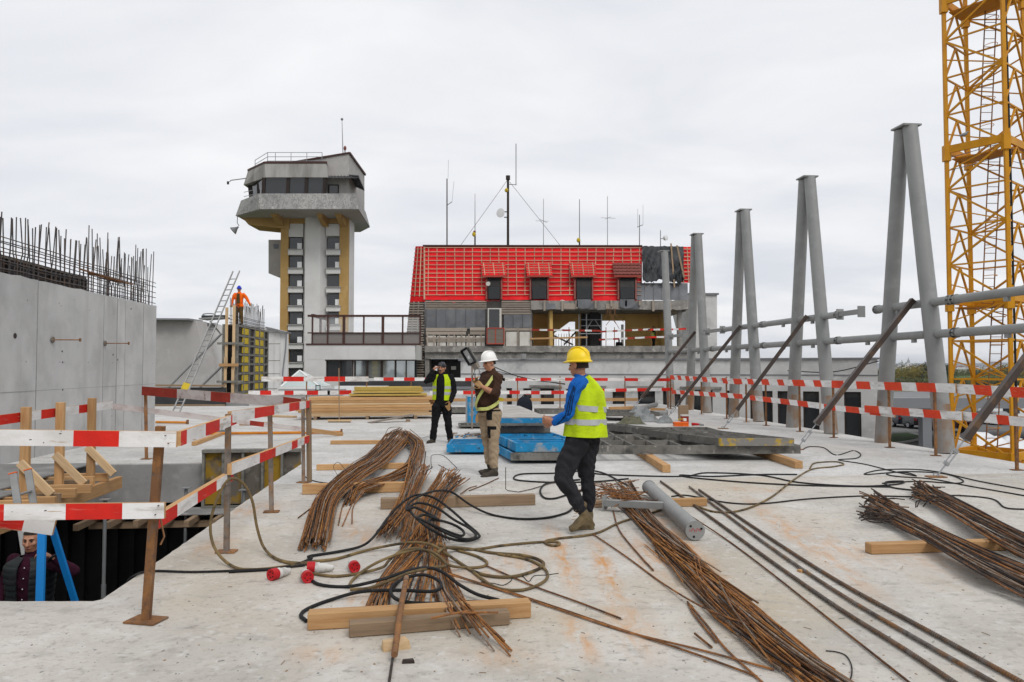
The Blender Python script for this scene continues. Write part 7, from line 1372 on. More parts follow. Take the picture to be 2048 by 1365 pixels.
def helmet(root, c, fr, mk):
    f,r,up = fr; m = MB(); n_ = 28; rings = []
    for i in range(11):
        ph = i/10*math.pi/2; q = math.cos(ph); z = .135*math.sin(ph)
        rings.append([c+up*(.044+z)-f*.006+r*(.107*max(q,.02)*math.cos(a))+f*(.129*max(q,.02)*math.sin(a)*(1.0)) + up*(.010*math.exp(-(math.cos(a)*q*3.2)**2)*(1 if q > .02 else 1)) for a in [2*math.pi*j/n_ for j in range(n_)]])
    brim = [[c+up*(.048-dz)-f*.006+r*((.107+o*.55)*math.cos(a))+f*((.129+o*(1.0+2.1*max(0,math.sin(a))**3+.15*max(0,-math.sin(a))))*math.sin(a))-up*(.012*max(0,-math.sin(a))) for a in [2*math.pi*j/n_ for j in range(n_)]] for o,dz in ((-.008,.018),(.016,.014),(.018,.006),(.002,-.006))]
    m.ring_loft(brim+rings); o = m.obj('helmet', K[mk], root, smooth=50)
    for a in (-.30,0,.30): 
        pts = [c-f*.006+up*(.046+.138*math.cos(t_))+f*(.130*math.sin(t_))+r*(.107*a*(.4+.6*math.cos(t_))) for t_ in [-1.25+2.5*k/9 for k in range(10)]]
        MB().tube(pts,[.003]+[.008]*8+[.003],6).obj('ridge', K[mk], o, smooth=True)
    return o
def hairbits(root, c, fr, mk='hair', z0=-.05, front=False, hl=.075, gr=1.0):
    f,r,up = fr; m = MB(); n_ = 22; rings = []
    for i in range(9):
        t_ = i/8; z = z0+(.13-z0)*t_; q = math.sqrt(max(0.02,1-((z-.03)/.104)**2)) if z > .03 else 1.0
        rings.append([c-f*.016+up*z+r*(.080*gr*q*math.cos(a))+f*(.096*gr*q*math.sin(a)*(1 if math.sin(a) < 0 else (.15 if z < hl and not front else .97))) for a in [2*math.pi*j/n_ for j in range(n_)]])
    m.ring_loft(rings); return m.obj('hair', K[mk], root, smooth=60)
def limb(pts, rs, m): return ('tube', [V(p) for p in pts], rs, m)
def figure(root, prims, mats, voxel=0.008, fold=0.006, patches=(), name='body', seed=1.0, smooth_it=4):
    base = W[root.name].translation; m = MB()
    segs = []     # (a, b, ra, rb, mat)
    for p in prims:
        if p[0] == 'tube':
            m.tube(p[1], p[2], 12)
            for q,r_ in ((p[1][0],p[2][0]),(p[1][-1],p[2][-1])): m.sph(q, r_*.985, 10, 8)
            for i in range(len(p[1])-1): segs.append((p[1][i],p[1][i+1],p[2][i],p[2][i+1],p[3]))
        elif p[0] == 'ell':
            ch, lat = p[1], V(p[2]); rings = []
            for i,(c,ra,rb) in enumerate(ch):
                d_ = (ch[min(i+1,len(ch)-1)][0]-ch[max(i-1,0)][0]).normalized(); l_ = (lat-d_*lat.dot(d_)).normalized(); e_ = d_.cross(l_)
                rings.append([c+l_*(ra*math.cos(a))+e_*(rb*math.sin(a)) for a in [2*math.pi*j/18 for j in range(18)]])
                if i < len(ch)-1:
                    c2,ra2,rb2 = ch[i+1]
                    for s_ in (-.55,0,.55): segs.append((c+l_*(ra*s_),c2+l_*(ra2*s_),rb,rb2,p[3]))
            m.ring_loft(rings)
        elif p[0] == 'sph':
            c, rr, (r_,f_,u_) = p[1], p[2], p[3]; t_ = MB(); t_.sph((0,0,0), 1.0, 14, 10)
            m.add([c+r_*(q.x*rr[0])+f_*(q.y*rr[1])+u_*(q.z*rr[2]) for q in t_.v], t_.f); rm = sum(rr)/3; segs.append((c,c+u_*1e-4,rm,rm,p[4]))
    me = bpy.data.meshes.new('tmp'); me.from_pydata([q-base for q in m.v], [], m.f); ob = bpy.data.objects.new('tmp', me); col.objects.link(ob)
    md = ob.modifiers.new('r','REMESH'); md.mode = 'VOXEL'; md.voxel_size = voxel; md.use_smooth_shade = True
    ms = ob.modifiers.new('s','SMOOTH'); ms.factor = 0.5; ms.iterations = smooth_it
    bpy.context.view_layer.update(); dg = bpy.context.evaluated_depsgraph_get(); nm = bpy.data.meshes.new_from_object(ob.evaluated_get(dg)); bpy.data.objects.remove(ob)
    nv = len(nm.vertices); co = np.empty(nv*3); nm.vertices.foreach_get('co', co); co = co.reshape(-1,3)
    no = np.empty(nv*3); nm.vertices.foreach_get('normal', no); no = no.reshape(-1,3)
    def classify(X):
        best = np.full(len(X), 1e9); lab = np.zeros(len(X), int)
        for (a,b,ra,rb,mi) in segs:
            a = np.array(a-base); b = np.array(b-base); ab_ = b-a; t_ = np.clip(((X-a)@ab_)/max(ab_@ab_,1e-12),0,1); d_ = np.linalg.norm(X-(a+t_[:,None]*ab_),axis=1)-(ra+(rb-ra)*t_); k_ = d_ < best; best[k_] = d_[k_]; lab[k_] = mi
        return lab
    lab = classify(co); skin = np.array([mm.name.startswith('weathered_skin') for mm in mats])
    amp = np.where(skin[lab], 0.0, fold)
    X = co*np.array([9.,9.,5.5])+seed
    ph = np.sin(X[:,0]*1.3+1.7*np.sin(X[:,2]*1.9+X[:,1]))*.5+np.sin(X[:,2]*4.1+2.1*np.sin(X[:,0]*1.1+X[:,1]*.7)+X[:,1]*1.5)*.6+.35*np.sin(X[:,2]*9+3*np.sin(X[:,0]*2+X[:,1]*2))
    ph = ph+.45*np.sin(X[:,2]*13+4*np.sin(X[:,0]*2.7+1.3)+2*X[:,1])*np.sin(X[:,0]*1.9+X[:,2]*.8)
    co = co+no*(amp*ph)[:,None]; nm.vertices.foreach_set('co', co.ravel())
    npol = len(nm.polygons); pc = np.empty(npol*3); nm.polygons.foreach_get('center', pc); pc = pc.reshape(-1,3); pl_ = classify(pc)
    for (c,rr,mi,only) in patches:
        k_ = (np.abs((pc-np.array(V(c)-base))/np.array(rr)) < 1).all(axis=1)
        if only is not None: k_ &= np.isin(pl_, only)
        pl_[k_] = mi
    nm.materials.clear()
    for mm in mats: nm.materials.append(mm)
    nm.polygons.foreach_set('material_index', pl_.astype(np.int32)); nm.polygons.foreach_set('use_smooth', np.ones(npol, bool)); nm.update()
    nm.name = name; o = bpy.data.objects.new(name, nm); link(o, Matrix.Translation(base), root); return o
def shell(root, name, mk, ch, lat, a0=0.0, a1=2*math.pi, n=36, th=.006, wav=.006, ph=0.0):
    """a piece of clothing wrapped round the trunk: rings (centre, half width, half depth); open between a1 and a0"""
    lat = V(lat); full = abs(a1-a0-2*math.pi) < 1e-6; out_, in_ = [], []
    for i,(c,ra,rb) in enumerate(ch):
        d_ = (ch[min(i+1,len(ch)-1)][0]-ch[max(i-1,0)][0]).normalized(); l_ = (lat-d_*lat.dot(d_)).normalized(); e_ = d_.cross(l_); ro, ri = [], []
        for j in range(n if full else n+1):
            a = a0+(a1-a0)*j/n; k_ = wav*(math.sin(a*5+ph+i*.3)+.6*math.sin(a*9+i*.5)); ca, sa = math.cos(a), math.sin(a)
            ro.append(c+l_*((ra+k_)*ca)+e_*((rb+k_)*sa)); ri.append(c+l_*((ra+k_-th)*ca)+e_*((rb+k_-th)*sa))
        out_.append(ro); in_.append(ri)
    m = MB(); w_ = len(out_[0]); H_ = len(out_); k0 = 0
    for rr in out_: m.v += rr
    for rr in in_: m.v += rr
    o_ = H_*w_
    for i in range(H_-1):
        for j in range(w_ if full else w_-1):
            j2 = (j+1) % w_; m.f.append((i*w_+j,i*w_+j2,(i+1)*w_+j2,(i+1)*w_+j)); m.f.append((o_+i*w_+j2,o_+i*w_+j,o_+(i+1)*w_+j,o_+(i+1)*w_+j2)); m.m += [0,0]
    for i in (0,H_-1):
        for j in range(w_ if full else w_-1): j2 = (j+1) % w_; m.f.append((i*w_+j2,i*w_+j,o_+i*w_+j,o_+i*w_+j2) if i == 0 else (i*w_+j,i*w_+j2,o_+i*w_+j2,o_+i*w_+j)); m.m.append(0)
    if not full:
        for j in (0,w_-1):
            for i in range(H_-1): m.f.append((i*w_+j,(i+1)*w_+j,o_+(i+1)*w_+j,o_+i*w_+j)); m.m.append(0)
    return m.obj(name, K[mk], root, smooth=70)
def sub(ch, z0, z1, n=3, grow=.004):
    """rings of a band between two heights of a shell"""
    zs = [c[0].z for c in ch]; o = []
    for k in range(n):
        z = z0+(z1-z0)*k/(n-1)
        for i in range(len(ch)-1):
            if zs[i] <= z <= zs[i+1]: t_ = (z-zs[i])/(zs[i+1]-zs[i]); o.append((ch[i][0].lerp(ch[i+1][0],t_), ch[i][1]+(ch[i+1][1]-ch[i][1])*t_+grow, ch[i][2]+(ch[i+1][2]-ch[i][2])*t_+grow)); break
    return o
def boot(prims, ank, toe, heel, m, ms, r=.046):
    """ankle, instep and sole; toe and heel are points on the ground side of the sole"""
    d_ = (toe-heel).normalized(); u_ = UP-d_*d_.z; u_.normalize(); lat = d_.cross(u_)
    prims.append(('tube', [ank+UP*.05, ank, heel+u_*.05+d_*.03], [r*1.05,r*1.05,r*.95], m))
    prims.append(('ell', [(heel+u_*.04,.034,.034),(heel+d_*.08+u_*.055,.038,.046),(heel+d_*.16+u_*.043,.043,.036),(heel+d_*.23+u_*.036,.045,.030),(toe-d_*.015+u_*.03,.032,.024)], lat, m))
    prims.append(('ell', [(heel-d_*.004+u_*.012,.034,.012),(heel+d_*.09+u_*.012,.036,.012),(heel+d_*.20+u_*.012,.047,.012),(toe+u_*.012,.034,.011)], lat, ms))
# ---------------------------------------------------------------- 1: walking worker, yellow helmet
B = G(1160,1063); t = thing('person', B, 'walking worker in yellow helmet, blue sleeves and yellow safety vest, seen from behind', 'person')
def q1(x,y,dy=0.0): return B+V(((x-350)*.00145, dy, (1310-y)*.00145))
f = V((-.66,.75,0)).normalized(); r = perp(f); hc = q1(343,158,0)
hp, fr = head_prims(hc, V((-.80,.60,-.08)), UP, 0)
mats = [K['skin'],K['blue'],K['charcoal'],K['suede'],K['sole'],K['glove'],K['navy']]
pr = hp[:]; pr.append(limb([q1(362,262,.0),q1(352,215,-.0),hc-UP*.06-f*.02],[.066,.056,.056],0))
tor = [(q1(372,672),.165,.14),(q1(366,640),.175,.145),(q1(378,560),.172,.14),(q1(392,450),.192,.145),(q1(388,360),.205,.145),(q1(372,295),.165,.11),(q1(360,262),.09,.075)]
pr.append(('ell', tor, r, 1)); pr.append(('ell', [(q1(376,700),.165,.145),(q1(366,640),.185,.155),(q1(370,600),.182,.150)], r, 2))
sL = q1(318,292,-.17); eL = q1(262,486,-.22); wL = q1(172,546,-.16)
pr += [limb([q1(362,285,-.06),sL],[.08,.072],1), limb([sL,sL.lerp(eL,.5),eL],[.072,.064,.056],1), limb([eL,eL.lerp(wL,.5),wL],[.056,.052,.040],1)]
pr += hand_prims(wL+V((-.01,0,0)), V((-1,.15,.12)), V((.1,.9,.25)), 0, 1, .9)
sR = q1(420,300,.17); eR = q1(330,500,.26); wR = q1(175,545,.06)
pr += [limb([q1(372,285,.06),sR],[.08,.072],1), limb([sR,eR],[.072,.056],1), limb([eR,wR],[.056,.040],1)]; pr += hand_prims(wR, V((-1,-.1,.1)), V((0,-.8,.4)), 0, -1, .8)
kL = q1(222,925,-.13); aL = q1(352,1150,-.10); kR = q1(398,930,.10); aR = q1(418,1208,.09)
pr += [limb([q1(335,680,-.08),q1(275,800,-.11),kL],[.128,.115,.088],2), limb([kL,kL.lerp(aL,.45)+V((.015,0,0)),aL],[.086,.080,.056],2), limb([q1(410,685,.07),q1(405,800,.09),kR],[.128,.110,.086],2), limb([kR,kR.lerp(aR,.45)+V((.02,0,0)),aR+UP*.05],[.076,.072,.053],2)]
boot(pr, aL, q1(282,1302,-.12), q1(425,1215,-.10), 3, 4, .048); boot(pr, aR, q1(300,1318,.05), q1(452,1310,.10), 3, 4, .048)
pt = [(q1(150,545,-.14),(.03,.2,.05),1,[1])]
figure(t, pr, mats, .0068, .0085, pt, seed=3.1)
vch = [(q1(388,650),.25,.205),(q1(390,600),.238,.195),(q1(392,520),.224,.182),(q1(400,430),.220,.172),(q1(395,360),.207,.163),(q1(384,310),.150,.135),(q1(372,268),.107,.105),(q1(364,248),.088,.085)]
shell(t,'vest','hv',vch,r,wav=.010,n=64); 
for z0 in (548,455): zz = (1310-z0)*.00145+B.z; shell(t,'reflective_band','refl',sub(vch,zz-.028,zz+.028),r,wav=.010,n=64)
for k in (-.018,0,.018):
    o_ = V((0,-.074,0)); pts = [sL+V((k*.6-.01,-.066,.02)),sL.lerp(eL,.5)+V((k-.02,-.063,0)),eL+V((k*1.2-.01,-.054,-.0)),eL.lerp(wL,.5)+V((0,-.05,k+.004)),wL+V((.02,-.037,k))]; MB().tube(spline(pts,5),.005,5).obj('sleeve_stripe', K['navy'], t)
hairbits(t, hc, fr, z0=-.035, gr=.97); helmet(t, hc, fr, 'hyel'); face_bits(t, hc, fr)
MB().ring_loft([[q1(362+26*math.cos(a)/1.45*1.2,252-y_,math.sin(a)*.065) for a in [k*math.pi/8 for k in range(16)]] for y_ in (0,22)]).obj('collar', K['navy'], t, smooth=True) if False else None
for k in range(4): p_ = aL.lerp(q1(300,1270,-.12),.15+.17*k)+V((-.03,-.03,.03)); MB().cyl(p_+V((-.02,-.01,0)),p_+V((.02,-.025,.01)),.003,n=5).obj('boot_lace', K['glove'], t)
# ---------------------------------------------------------------- 2: worker in white helmet with phone
B = G(978,951); t = thing('person', B, 'worker in white helmet, brown sweater and khaki trousers looking at a device', 'person')
def q2(x,y,dy=0.0): return B+V(((x-770)*.001573, dy, (1282-y)*.001573))
f = V((-.80,-.6,0)).normalized(); r = perp(f); hc = q2(770,192,-.02)
hp, fr = head_prims(hc, V((-.80,-.58,-.16)), V((-.1,-.05,1)), 0); mats = [K['skin'],K['brown'],K['khaki'],K['boot'],K['sole'],K['glove'],K['blackc']]
pr = hp[:]; pr.append(limb([q2(800,285),q2(788,250,-.01),hc-UP*.06],[.072,.062,.060],0))
tor = [(q2(768,660),.17,.145),(q2(762,620),.178,.165),(q2(752,560),.182,.185),(q2(755,480),.185,.170),(q2(775,400),.195,.145),(q2(795,335),.180,.118),(q2(802,295),.12,.085),(q2(802,278),.075,.065)]
pr.append(('ell', tor, r, 1)); pr.append(('ell', [(q2(775,700),.165,.145),(q2(770,650),.176,.155),(q2(766,622),.172,.158)], r, 2))
sL = q2(862,335,-.13); eL = q2(838,490,-.24); wL = q2(712,420,-.27)
pr += [limb([q2(815,310,-.05),sL],[.085,.078],1), limb([sL,sL.lerp(eL,.5),eL],[.078,.07,.062],1), limb([eL,eL.lerp(wL,.25)],[.062,.056],1), limb([eL.lerp(wL,.25),wL],[.05,.034],0)]
pr += hand_prims(wL+V((.005,0,-.004)), V((-.8,.1,.55)), V((-.2,.95,.1)), 5, 1, .75, 1.05)
sR = q2(722,325,.15); eR = q2(668,478,.06); wR = q2(655,405,-.14)
pr += [limb([q2(780,310,.05),sR],[.085,.075],1), limb([sR,eR],[.075,.060],1), limb([eR,wR],[.058,.040],1)]; pr += hand_prims(wR, V((-.1,-.25,.95)), V((.6,-.6,0)), 5, -1, .7, 1.05)
kL = q2(815,925,-.10); aL = q2(820,1185,-.09); kR = q2(752,925,.07); aR = q2(775,1170,.06)
pr += [limb([q2(818,690,-.07),q2(818,800,-.09),kL],[.125,.108,.085],2), limb([kL,kL.lerp(aL,.5),aL+UP*.02],[.084,.080,.070],2), limb([q2(730,690,.07),q2(742,800,.07),kR],[.125,.106,.085],2), limb([kR,kR.lerp(aR,.5),aR+UP*.03],[.084,.080,.070],2)]
boot(pr, aL, q2(700,1284,-.20)+V((0,0,-.002)), q2(850,1284,-.08), 3, 4, .052); boot(pr, aR, q2(690,1282,.02), q2(815,1282,.10), 3, 4, .052)
pt = [(q2(775,680,-.15),(.045,.2,.095),6,[2]), (q2(800,815,-.2),(.07,.16,.026),6,[2]), (q2(772,870,-.2),(.025,.16,.07),6,[2]), (q2(845,650,-.05),(.06,.3,.012),6,[2,1])]
figure(t, pr, mats, .0075, .0085, pt, seed=7.7)
helmet(t, hc, fr, 'hwhite'); hairbits(t, hc, fr, z0=-.03); face_bits(t, hc, fr)
def strapband(pts, w_=.045, th=.006):
    m = MB(); pts = spline(pts,6)
    for i in range(len(pts)-1): m.bar(pts[i],pts[i+1]+(pts[i+1]-pts[i])*.15,w_,th,up=(pts[i]-V((q2(770,480).x,q2(770,480).y,pts[i].z))))
    return m.obj('harness_strap', K['strap'], t)
cxy = lambda p_: p_
strapband([q2(838,292,-.02),q2(812,322,-.145),q2(770,385,-.205),q2(718,450,-.222),q2(668,530,-.20),q2(645,600,-.16),q2(652,638,-.12)]); strapband([q2(648,640,-.10),q2(690,634,-.20),q2(760,628,-.215),q2(820,600,-.19),q2(868,565,-.08)],.05); strapband([q2(838,292,.0),q2(862,310,.05),q2(880,350,.1)],.045)
MB().bar(q2(648,352,-.22),q2(668,366,-.22),.012,.10,up=V((-.5,-.5,.6))).obj('device', K['phone'], t); MB().cyl(q2(640,335,-.22),q2(638,300,-.22),.006,n=6).obj('device_antenna', K['phone'], t)
MB().bar(q2(880,668,-.02),q2(886,570,-.02),.06,.02,up=DX).obj('white_tool', M['white_metal'], t); MB().bar(q2(878,560,-.0),q2(884,530,-.0),.09,.05,up=DX).obj('yellow_clip', M['yellow_ply'], t)
m = MB(); m.ring_loft([[q2(655+8*math.cos(a)*s_,y_,-.1+.02*math.sin(a)) for a in [k*math.pi/4 for k in range(8)]] for s_,y_ in ((.6,688),(1.6,705),(2.0,735),(1.8,758),(.8,770))]); m.obj('hanging_glove', K['glove'], t, smooth=True)
# ---------------------------------------------------------------- 3: worker on the phone
B = G(882,886); t = thing('person', B, 'worker in black jacket and open yellow vest holding a phone to his ear', 'person')
def q3(x,y,dy=0.0): return B+V(((x-300)*.00219, dy, (962-y)*.00219))
f = V((-.2,-.98,0)).normalized(); r = perp(f); hc = q3(308,218,-.02)
hp, fr = head_prims(hc, V((-.3,-.95,-.02)), UP, 0); mats = [K['skin'],K['blackc'],K['blackc'],K['boot'],K['sole'],K['glove']]
pr = hp[:]; pr.append(limb([q3(310,285),q3(309,262),hc-UP*.06],[.07,.06,.06],0))
tor = [(q3(308,600),.165,.125),(q3(308,560),.172,.135),(q3(308,480),.172,.135),(q3(310,400),.19,.135),(q3(310,330),.20,.125),(q3(310,300),.165,.10),(q3(310,282),.085,.07)]
pr.append(('ell', tor, r, 1)); pr.append(limb([q3(310,292),q3(310,272)],[.085,.078],1))
sR = q3(226,312,0); eR = q3(160,345,-.16); wR = q3(226,246,-.20); sL = q3(398,312,0); eL = q3(432,445,-.02); wL = q3(402,545,-.14)
pr += [limb([sR,eR],[.08,.066],1), limb([eR,wR],[.064,.05],1), limb([sL,sL.lerp(eL,.5),eL],[.08,.075,.066],1), limb([eL,wL],[.064,.05],1)]
pr += hand_prims(wR, V((.55,.1,.8)), V((.6,.5,-.3)), 0, 1, .7, 1.1); pr += hand_prims(wL, V((-.35,-.25,-.9)), V((-.6,.5,0)), 5, -1, .9, 1.15)
kR = q3(238,765,-.02); aR = q3(218,920,0); kL = q3(372,765,-.02); aL = q3(388,915,.03)
pr += [limb([q3(262,600),q3(248,680),kR],[.118,.10,.078],2), limb([kR,kR.lerp(aR,.5),aR],[.078,.076,.072],2), limb([q3(352,600),q3(362,680),kL],[.118,.10,.078],2), limb([kL,kL.lerp(aL,.5),aL],[.078,.076,.072],2)]
boot(pr, aR+UP*.02, q3(168,964,-.16), q3(232,964,.06), 3, 4, .05); boot(pr, aL+UP*.02, q3(392,964,-.20), q3(392,964,.07), 3, 4, .05)
figure(t, pr, mats, .009, .007, seed=11.0)
vch = [(q3(306,535),.205,.165),(q3(308,480),.198,.160),(q3(310,400),.205,.158),(q3(310,340),.20,.150),(q3(310,305),.165,.125),(q3(310,280),.115,.10)]
# front centre is at angle where depth axis points along f
shell(t,'vest','hv',vch,r,a0=math.pi/2+.50,a1=math.pi/2-.50+2*math.pi,wav=.006)
vA = vch
for z0 in (468,410): zz = (962-z0)*.00219+B.z; shell(t,'reflective_band','refl',sub(vch,zz-.03,zz+.03),r,a0=math.pi/2+.50,a1=math.pi/2-.50+2*math.pi,wav=.006)
face_bits(t, hc, fr); 
m = MB(); m.sph(hc+fr[2]*.055-fr[0]*.012, (.087,.103,.085), 18, 10); m.obj('cap', K['capg'], t, smooth=True); hairbits(t, hc, fr, z0=-.02)
MB().tube([hc-fr[1]*.03+fr[0]*.092-fr[2]*.052,hc+fr[0]*.103-fr[2]*.049,hc+fr[1]*.03+fr[0]*.092-fr[2]*.052],[.006,.01,.006],6).obj('moustache', K['hair'], t)
MB().bar(q3(258,242,-.2),q3(262,200,-.18),.07,.012,up=V((1,-.5,0))).obj('phone', M['white_metal'], t); MB().prism([q3(372,585,-.2),q3(400,575,-.2),q3(398,630,-.2),q3(380,640,-.2),q3(345,590,-.2)],(0,.02,0)).obj('held_glove', K['glove'], t)
# ---------------------------------------------------------------- 4: man in the opening
hw = P(63,1080,7.8); B = V((hw.x,7.8,hw.z-1.63)); t = thing('person', B, 'man in dark gilet and plum shirt standing in the opening behind the blue ladder', 'person')
def q4(x,y,dy=0.0): return B+V(((x-410)*.0008, dy, 1.63+(390-y)*.0008))
f = V((.18,-.98,0)).normalized(); r = perp(f); hc = q4(412,395,0)
hp, fr = head_prims(hc, V((.18,-.97,-.05)), UP, 0); mats = [K['skin'],K['plum'],K['blackc'],K['boot'],K['sole']]
pr = hp[:]; pr.append(limb([q4(410,600,.02),q4(410,540,.01),hc-UP*.06],[.075,.065,.06],0))
tor = [(q4(410,1230),.17,.13),(q4(410,1100),.175,.14),(q4(410,900),.19,.145),(q4(410,740),.205,.135),(q4(410,650),.185,.11),(q4(410,600),.09,.075)]
pr.append(('ell', tor, r, 1))
sR = q4(180,660,.02); eR = q4(60,960,.03); wR = q4(40,1230,-.08); sL = q4(660,680,0); eL = q4(1040,750,-.12); wL = q4(868,545,-.24)
pr += [limb([sR,eR],[.075,.06],1), limb([eR,wR],[.058,.042],1), limb([sL,sL.lerp(eL,.5),eL],[.075,.068,.062],1), limb([eL,wL],[.06,.040],1)]
pr += hand_prims(wR, V((.05,-.1,-1)), V((1,0,0)), 0, 1, .5); pr += hand_prims(wL, V((-.85,-.1,.5)), V((-.3,-.35,-.85)), 0, 1, .75, 1.1)
for s_ in (-1,1): x_ = 410-s_*120; pr += [limb([q4(x_,1330),q4(x_,1800),],[.115,.08],2), limb([q4(x_,1800),q4(x_,2300)],[.078,.06],2)]; boot(pr, q4(x_,2310), q4(x_,2428,-.2), q4(x_,2428,.06), 3, 4)
figure(t, pr, mats, .0075, .005, seed=21.0)
gch = [(q4(410,1250),.21,.185),(q4(410,1100),.213,.19),(q4(410,900),.23,.195),(q4(410,760),.245,.182),(q4(410,680),.232,.155),(q4(410,630),.165,.125),(q4(410,590),.11,.105)]
shell(t,'gilet','gilet',gch,r,a0=math.pi/2+.24,a1=math.pi/2-.24+2*math.pi,wav=.004)
for k in range(8): zz = gch[0][0].z+.05+k*.062; shell(t,'quilt_rib','gilet',[(c,a_+[0,.005,0][i_],b_+[0,.005,0][i_]) for i_,(c,a_,b_) in enumerate(sub(gch,zz-.022,zz+.022))],r,a0=math.pi/2+.26,a1=math.pi/2-.26+2*math.pi,wav=.004)
for k in range(5): MB().sph(q4(450-k*3,700+k*130,-.155-.008*min(k,2)),.006,8,6).obj('shirt_button', M['white_metal'], t)
hairbits(t, hc, fr, z0=-.03, hl=.052, gr=1.06); face_bits(t, hc, fr); MB().tube([wL+V((.03*math.cos(a)*1.0,.045*math.sin(a),.03*math.cos(a))) for a in [k*math.pi/6 for k in range(13)]],.012,6).obj('watch', K['phone'], t)
# what he stands on
pt_ = thing('trestle_platform', V((B.x,7.85,B.z-.06)), 'plank platform under the man in the opening', 'platform')
for k in range(3): beam('plank', V((B.x-1.1,7.55+k*.28,B.z-.03)), V((B.x+1.2,7.55+k*.28,B.z-.03)), .26,.045, M['wood_old'], pt_)
for x_ in (-.9,1.0):
    for y_ in (7.5,8.2): MB().bar(V((B.x+x_,y_,-3.2)), V((B.x+x_,y_,B.z-.06)), .07,.07, up=DX).obj('leg', M['wood_old'], pt_)
# blue step ladder
bl_ = thing('step_ladder', V((-4.4,7.2,-3.2)), 'blue painted step ladder standing in the opening', 'ladder')
def lp(u,v,Y_): return P(u,v,Y_)
for (a_,b_,Y0,Y1,w_) in (((85,1040),(80,1205),7.15,6.95,.072),((100,1042),(152,1210),7.2,7.45,.06),((85,1040),(80,1205),7.55,7.35,.05),((100,1042),(152,1210),7.6,7.85,.045)):
    q0, q1_ = P(*a_,Y0), P(*b_,Y1); d_ = q1_-q0; q2_ = q0+d_*((-3.2-q0.z)/d_.z); beam('rail', q0, q2_, w_, .035, M['blue_ladder'], bl_, up=V((0,-1,.1)))
for k in range(4): z_ = .35+k*.16; a_ = P(85,1040,7.15).lerp(V((P(85,1040,7.15).x-.15,6.7,-3.2)),z_); beam('tread', a_+V((0,.03,0)), a_+V((.03,.45,0)), .02,.09, M['blue_ladder'], bl_)
MB().box(P(84,1040,7.1).x-.03,P(108,1040,7.1).x,7.1,7.7,P(90,1040,7.1).z,P(90,1040,7.1).z+.05).obj('top_cap', M['galv'], bl_)
al_ = thing('ladder', V((-5.6,8.0,-3.2)), 'aluminium ladder with orange end caps rising out of the opening', 'ladder')
r0_ = []
for (a_,b_,Y0,Y1) in (((26,948,),(62,1180),8.35,8.05),((56,941),(95,1180),8.75,8.4)):
    q0,q1_ = P(*a_,Y0),P(*b_,Y1); d_ = q1_-q0; q2_ = q0+d_*((-3.2-q0.z)/d_.z); beam('rail', q0, q2_, .075,.03, M['alu'], al_, up=V((.3,-1,.1))); MB().bar(q0,q0-d_.normalized()*.012,.082,.036,up=V((.3,-1,.1))).obj('end_cap', M['orange'], al_); r0_.append((q0,q2_))
for k in range(12): z_ = (.25+k*.28)/(r0_[0][1]-r0_[0][0]).length; MB().cyl(r0_[0][0].lerp(r0_[0][1],z_), r0_[1][0].lerp(r0_[1][1],z_), .015, n=8).obj('rung', M['alu'], al_)
# ---------------------------------------------------------------- far figures
def small(label, B, sc_, f, cols, arms, legs=None, hk=None, voxel=.02, hat=None, vest=None):
    t = thing('person', B, label, 'person'); f = V(f).normalized(); r = perp(f); Q = lambda x,y,z: B+r*(x*sc_)+f*(y*sc_)+UP*(z*sc_); hc = Q(0,.03,1.64); hp, fr = head_prims(hc, f, UP, 0); mats = [K['skin']]+[K[c_] for c_ in cols]; pr = hp[:]
    pr.append(limb([Q(0,0,1.5),hc-UP*.05],[.065,.058],0)); pr.append(('ell', [(Q(0,0,.88),.165,.125),(Q(0,0,1.05),.175,.14),(Q(0,0,1.25),.20,.145),(Q(0,0,1.42),.205,.13),(Q(0,0,1.5),.1,.09)], r, 1))
    for s_,(e_,w_) in zip((1,-1),arms): S_ = Q(.2*s_,0,1.42); E_, W_ = Q(*e_), Q(*w_); pr += [limb([S_,E_],[.085,.07],1), limb([E_,W_],[.068,.05],1)]; pr += hand_prims(W_, (W_-E_), f, 0 if hk is None else hk, s_, .6, 1.1)
    for s_ in (1,-1):
        k_ = Q(.11*s_,.03,.48); a_ = Q(.12*s_,0,.09); pr += [limb([Q(.09*s_,0,.9),k_],[.12,.085],2), limb([k_,a_],[.082,.065],2)]; boot(pr, a_, Q(.13*s_,.2,0), Q(.12*s_,-.07,0), 3, 3)
    figure(t, pr, mats, voxel, .008, seed=B.x); hairbits(t, hc, fr, z0=-.03); face_bits(t, hc, fr)
    if hat: helmet(t, hc, fr, hat)
    if vest:
        ch = [(Q(0,0,.95),.2,.17),(Q(0,0,1.05),.2,.165),(Q(0,0,1.25),.22,.17),(Q(0,0,1.42),.215,.15),(Q(0,0,1.5),.12,.11)]; g_ = vest[1]; shell(t,'jacket' if vest[2] else 'vest',vest[0],ch,r,a0=math.pi/2+g_,a1=math.pi/2-g_+2*math.pi)
        for z_ in (1.02,1.2): shell(t,'reflective_band','refl',sub(ch,B.z+(z_-.025)*1,B.z+(z_+.025)*1),r,a0=math.pi/2+g_,a1=math.pi/2-g_+2*math.pi)
    return t
ob_ = P(478,640,fb.y+0.9); ob_.z = FH+.02
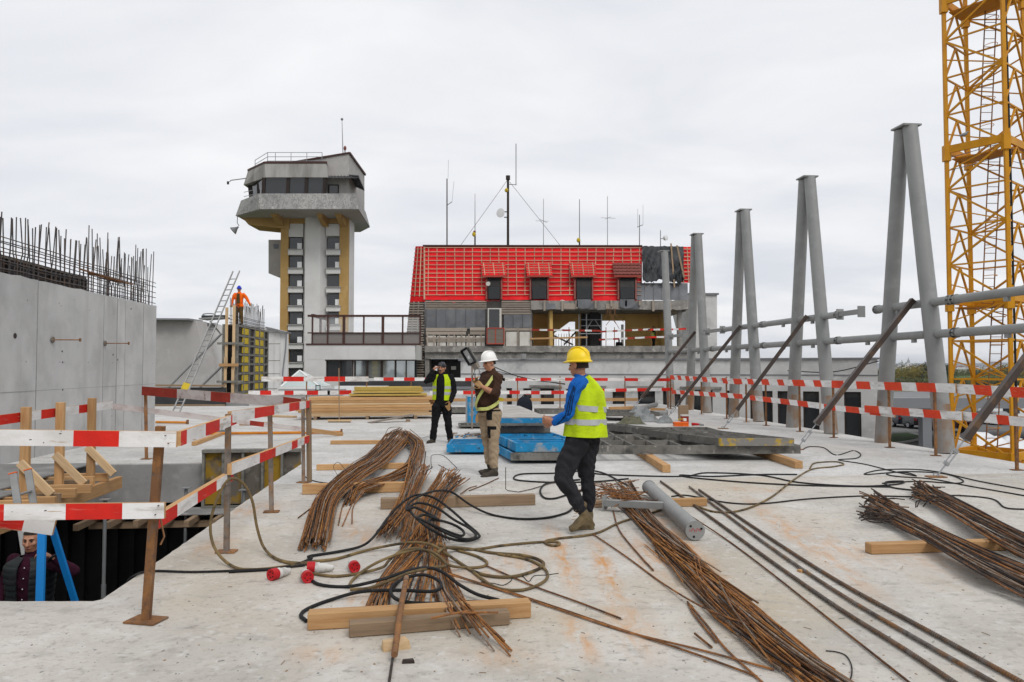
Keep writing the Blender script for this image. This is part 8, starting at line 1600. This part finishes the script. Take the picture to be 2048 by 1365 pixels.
to = small('worker in orange jacket and blue helmet standing on top of the wall formwork', ob_, 1.0, (.02,-1,0), ['orangej','olive','boot','glove'], [((.30,.02,1.18),(.30,.10,.93)),((-.36,.0,1.20),(-.50,.06,.98))], hk=4, hat='hblue', voxel=.014)
m = MB(); ff = V((.02,-1,0)); q_ = ob_; m.hexa([q_+V((-.09,-.16,1.0)),q_+V((.09,-.16,1.0)),q_+V((.08,-.10,1.0)),q_+V((-.08,-.10,1.0)),q_+V((-.06,-.155,1.45)),q_+V((.06,-.155,1.45)),q_+V((.06,-.08,1.45)),q_+V((-.06,-.08,1.45))]); m.obj('shirt_front', K['olive'], to)
MB().abox(A0-.2,A0+.18,B0+.4,B0+1.6,FH-.04,FH+.02).obj('standing_board', M['wood_old'], bpy.data.objects['wall_formwork'])
b6 = P(1307,692.5,RY+2.2); small('distant worker in vest telephoning inside the gutted floor', V((b6.x,b6.y,P(1307,696,RY).z+.02)), 1.0, (.8,-.5,0), ['blackc','blackc','boot'], [((.28,.1,1.3),(.12,.2,1.58)),((-.24,0,1.15),(-.22,.12,.95))], voxel=.03, vest=('hv',.6,False))
b7 = P(1238,694,RY+2.8); b7 = V((b7.x,b7.y,P(1238,696,RY).z-.95)); small('distant figure in dark clothes standing low behind the floor edge of the gutted building', b7, 1.0, (.3,-.9,0), ['blackc','blackc','boot'], [((.3,.1,1.15),(.2,.25,1.05)),((-.28,.05,1.15),(-.2,.2,1.0))], voxel=.03)
# ================================================================ AIR
hz_m = bpy.data.materials.new('pale_air'); hz_m.use_nodes = True; hn_ = hz_m.node_tree.nodes
for n_ in list(hn_):
    if n_.type == 'BSDF_PRINCIPLED': hn_.remove(n_)
vol = hn_.new('ShaderNodeVolumePrincipled'); vol.inputs['Density'].default_value = 0.00012; vol.inputs['Color'].default_value = (0.86,0.90,0.96,1); vol.inputs['Anisotropy'].default_value = 0.2
hz_m.node_tree.links.new(vol.outputs[0], hn_['Material Output'].inputs['Volume'])
MB().box(-9500,9500,-320,9500,GZ-1.5,70).obj('haze', hz_m, label='thin pale haze over the far fields', cat='haze', kind='stuff')
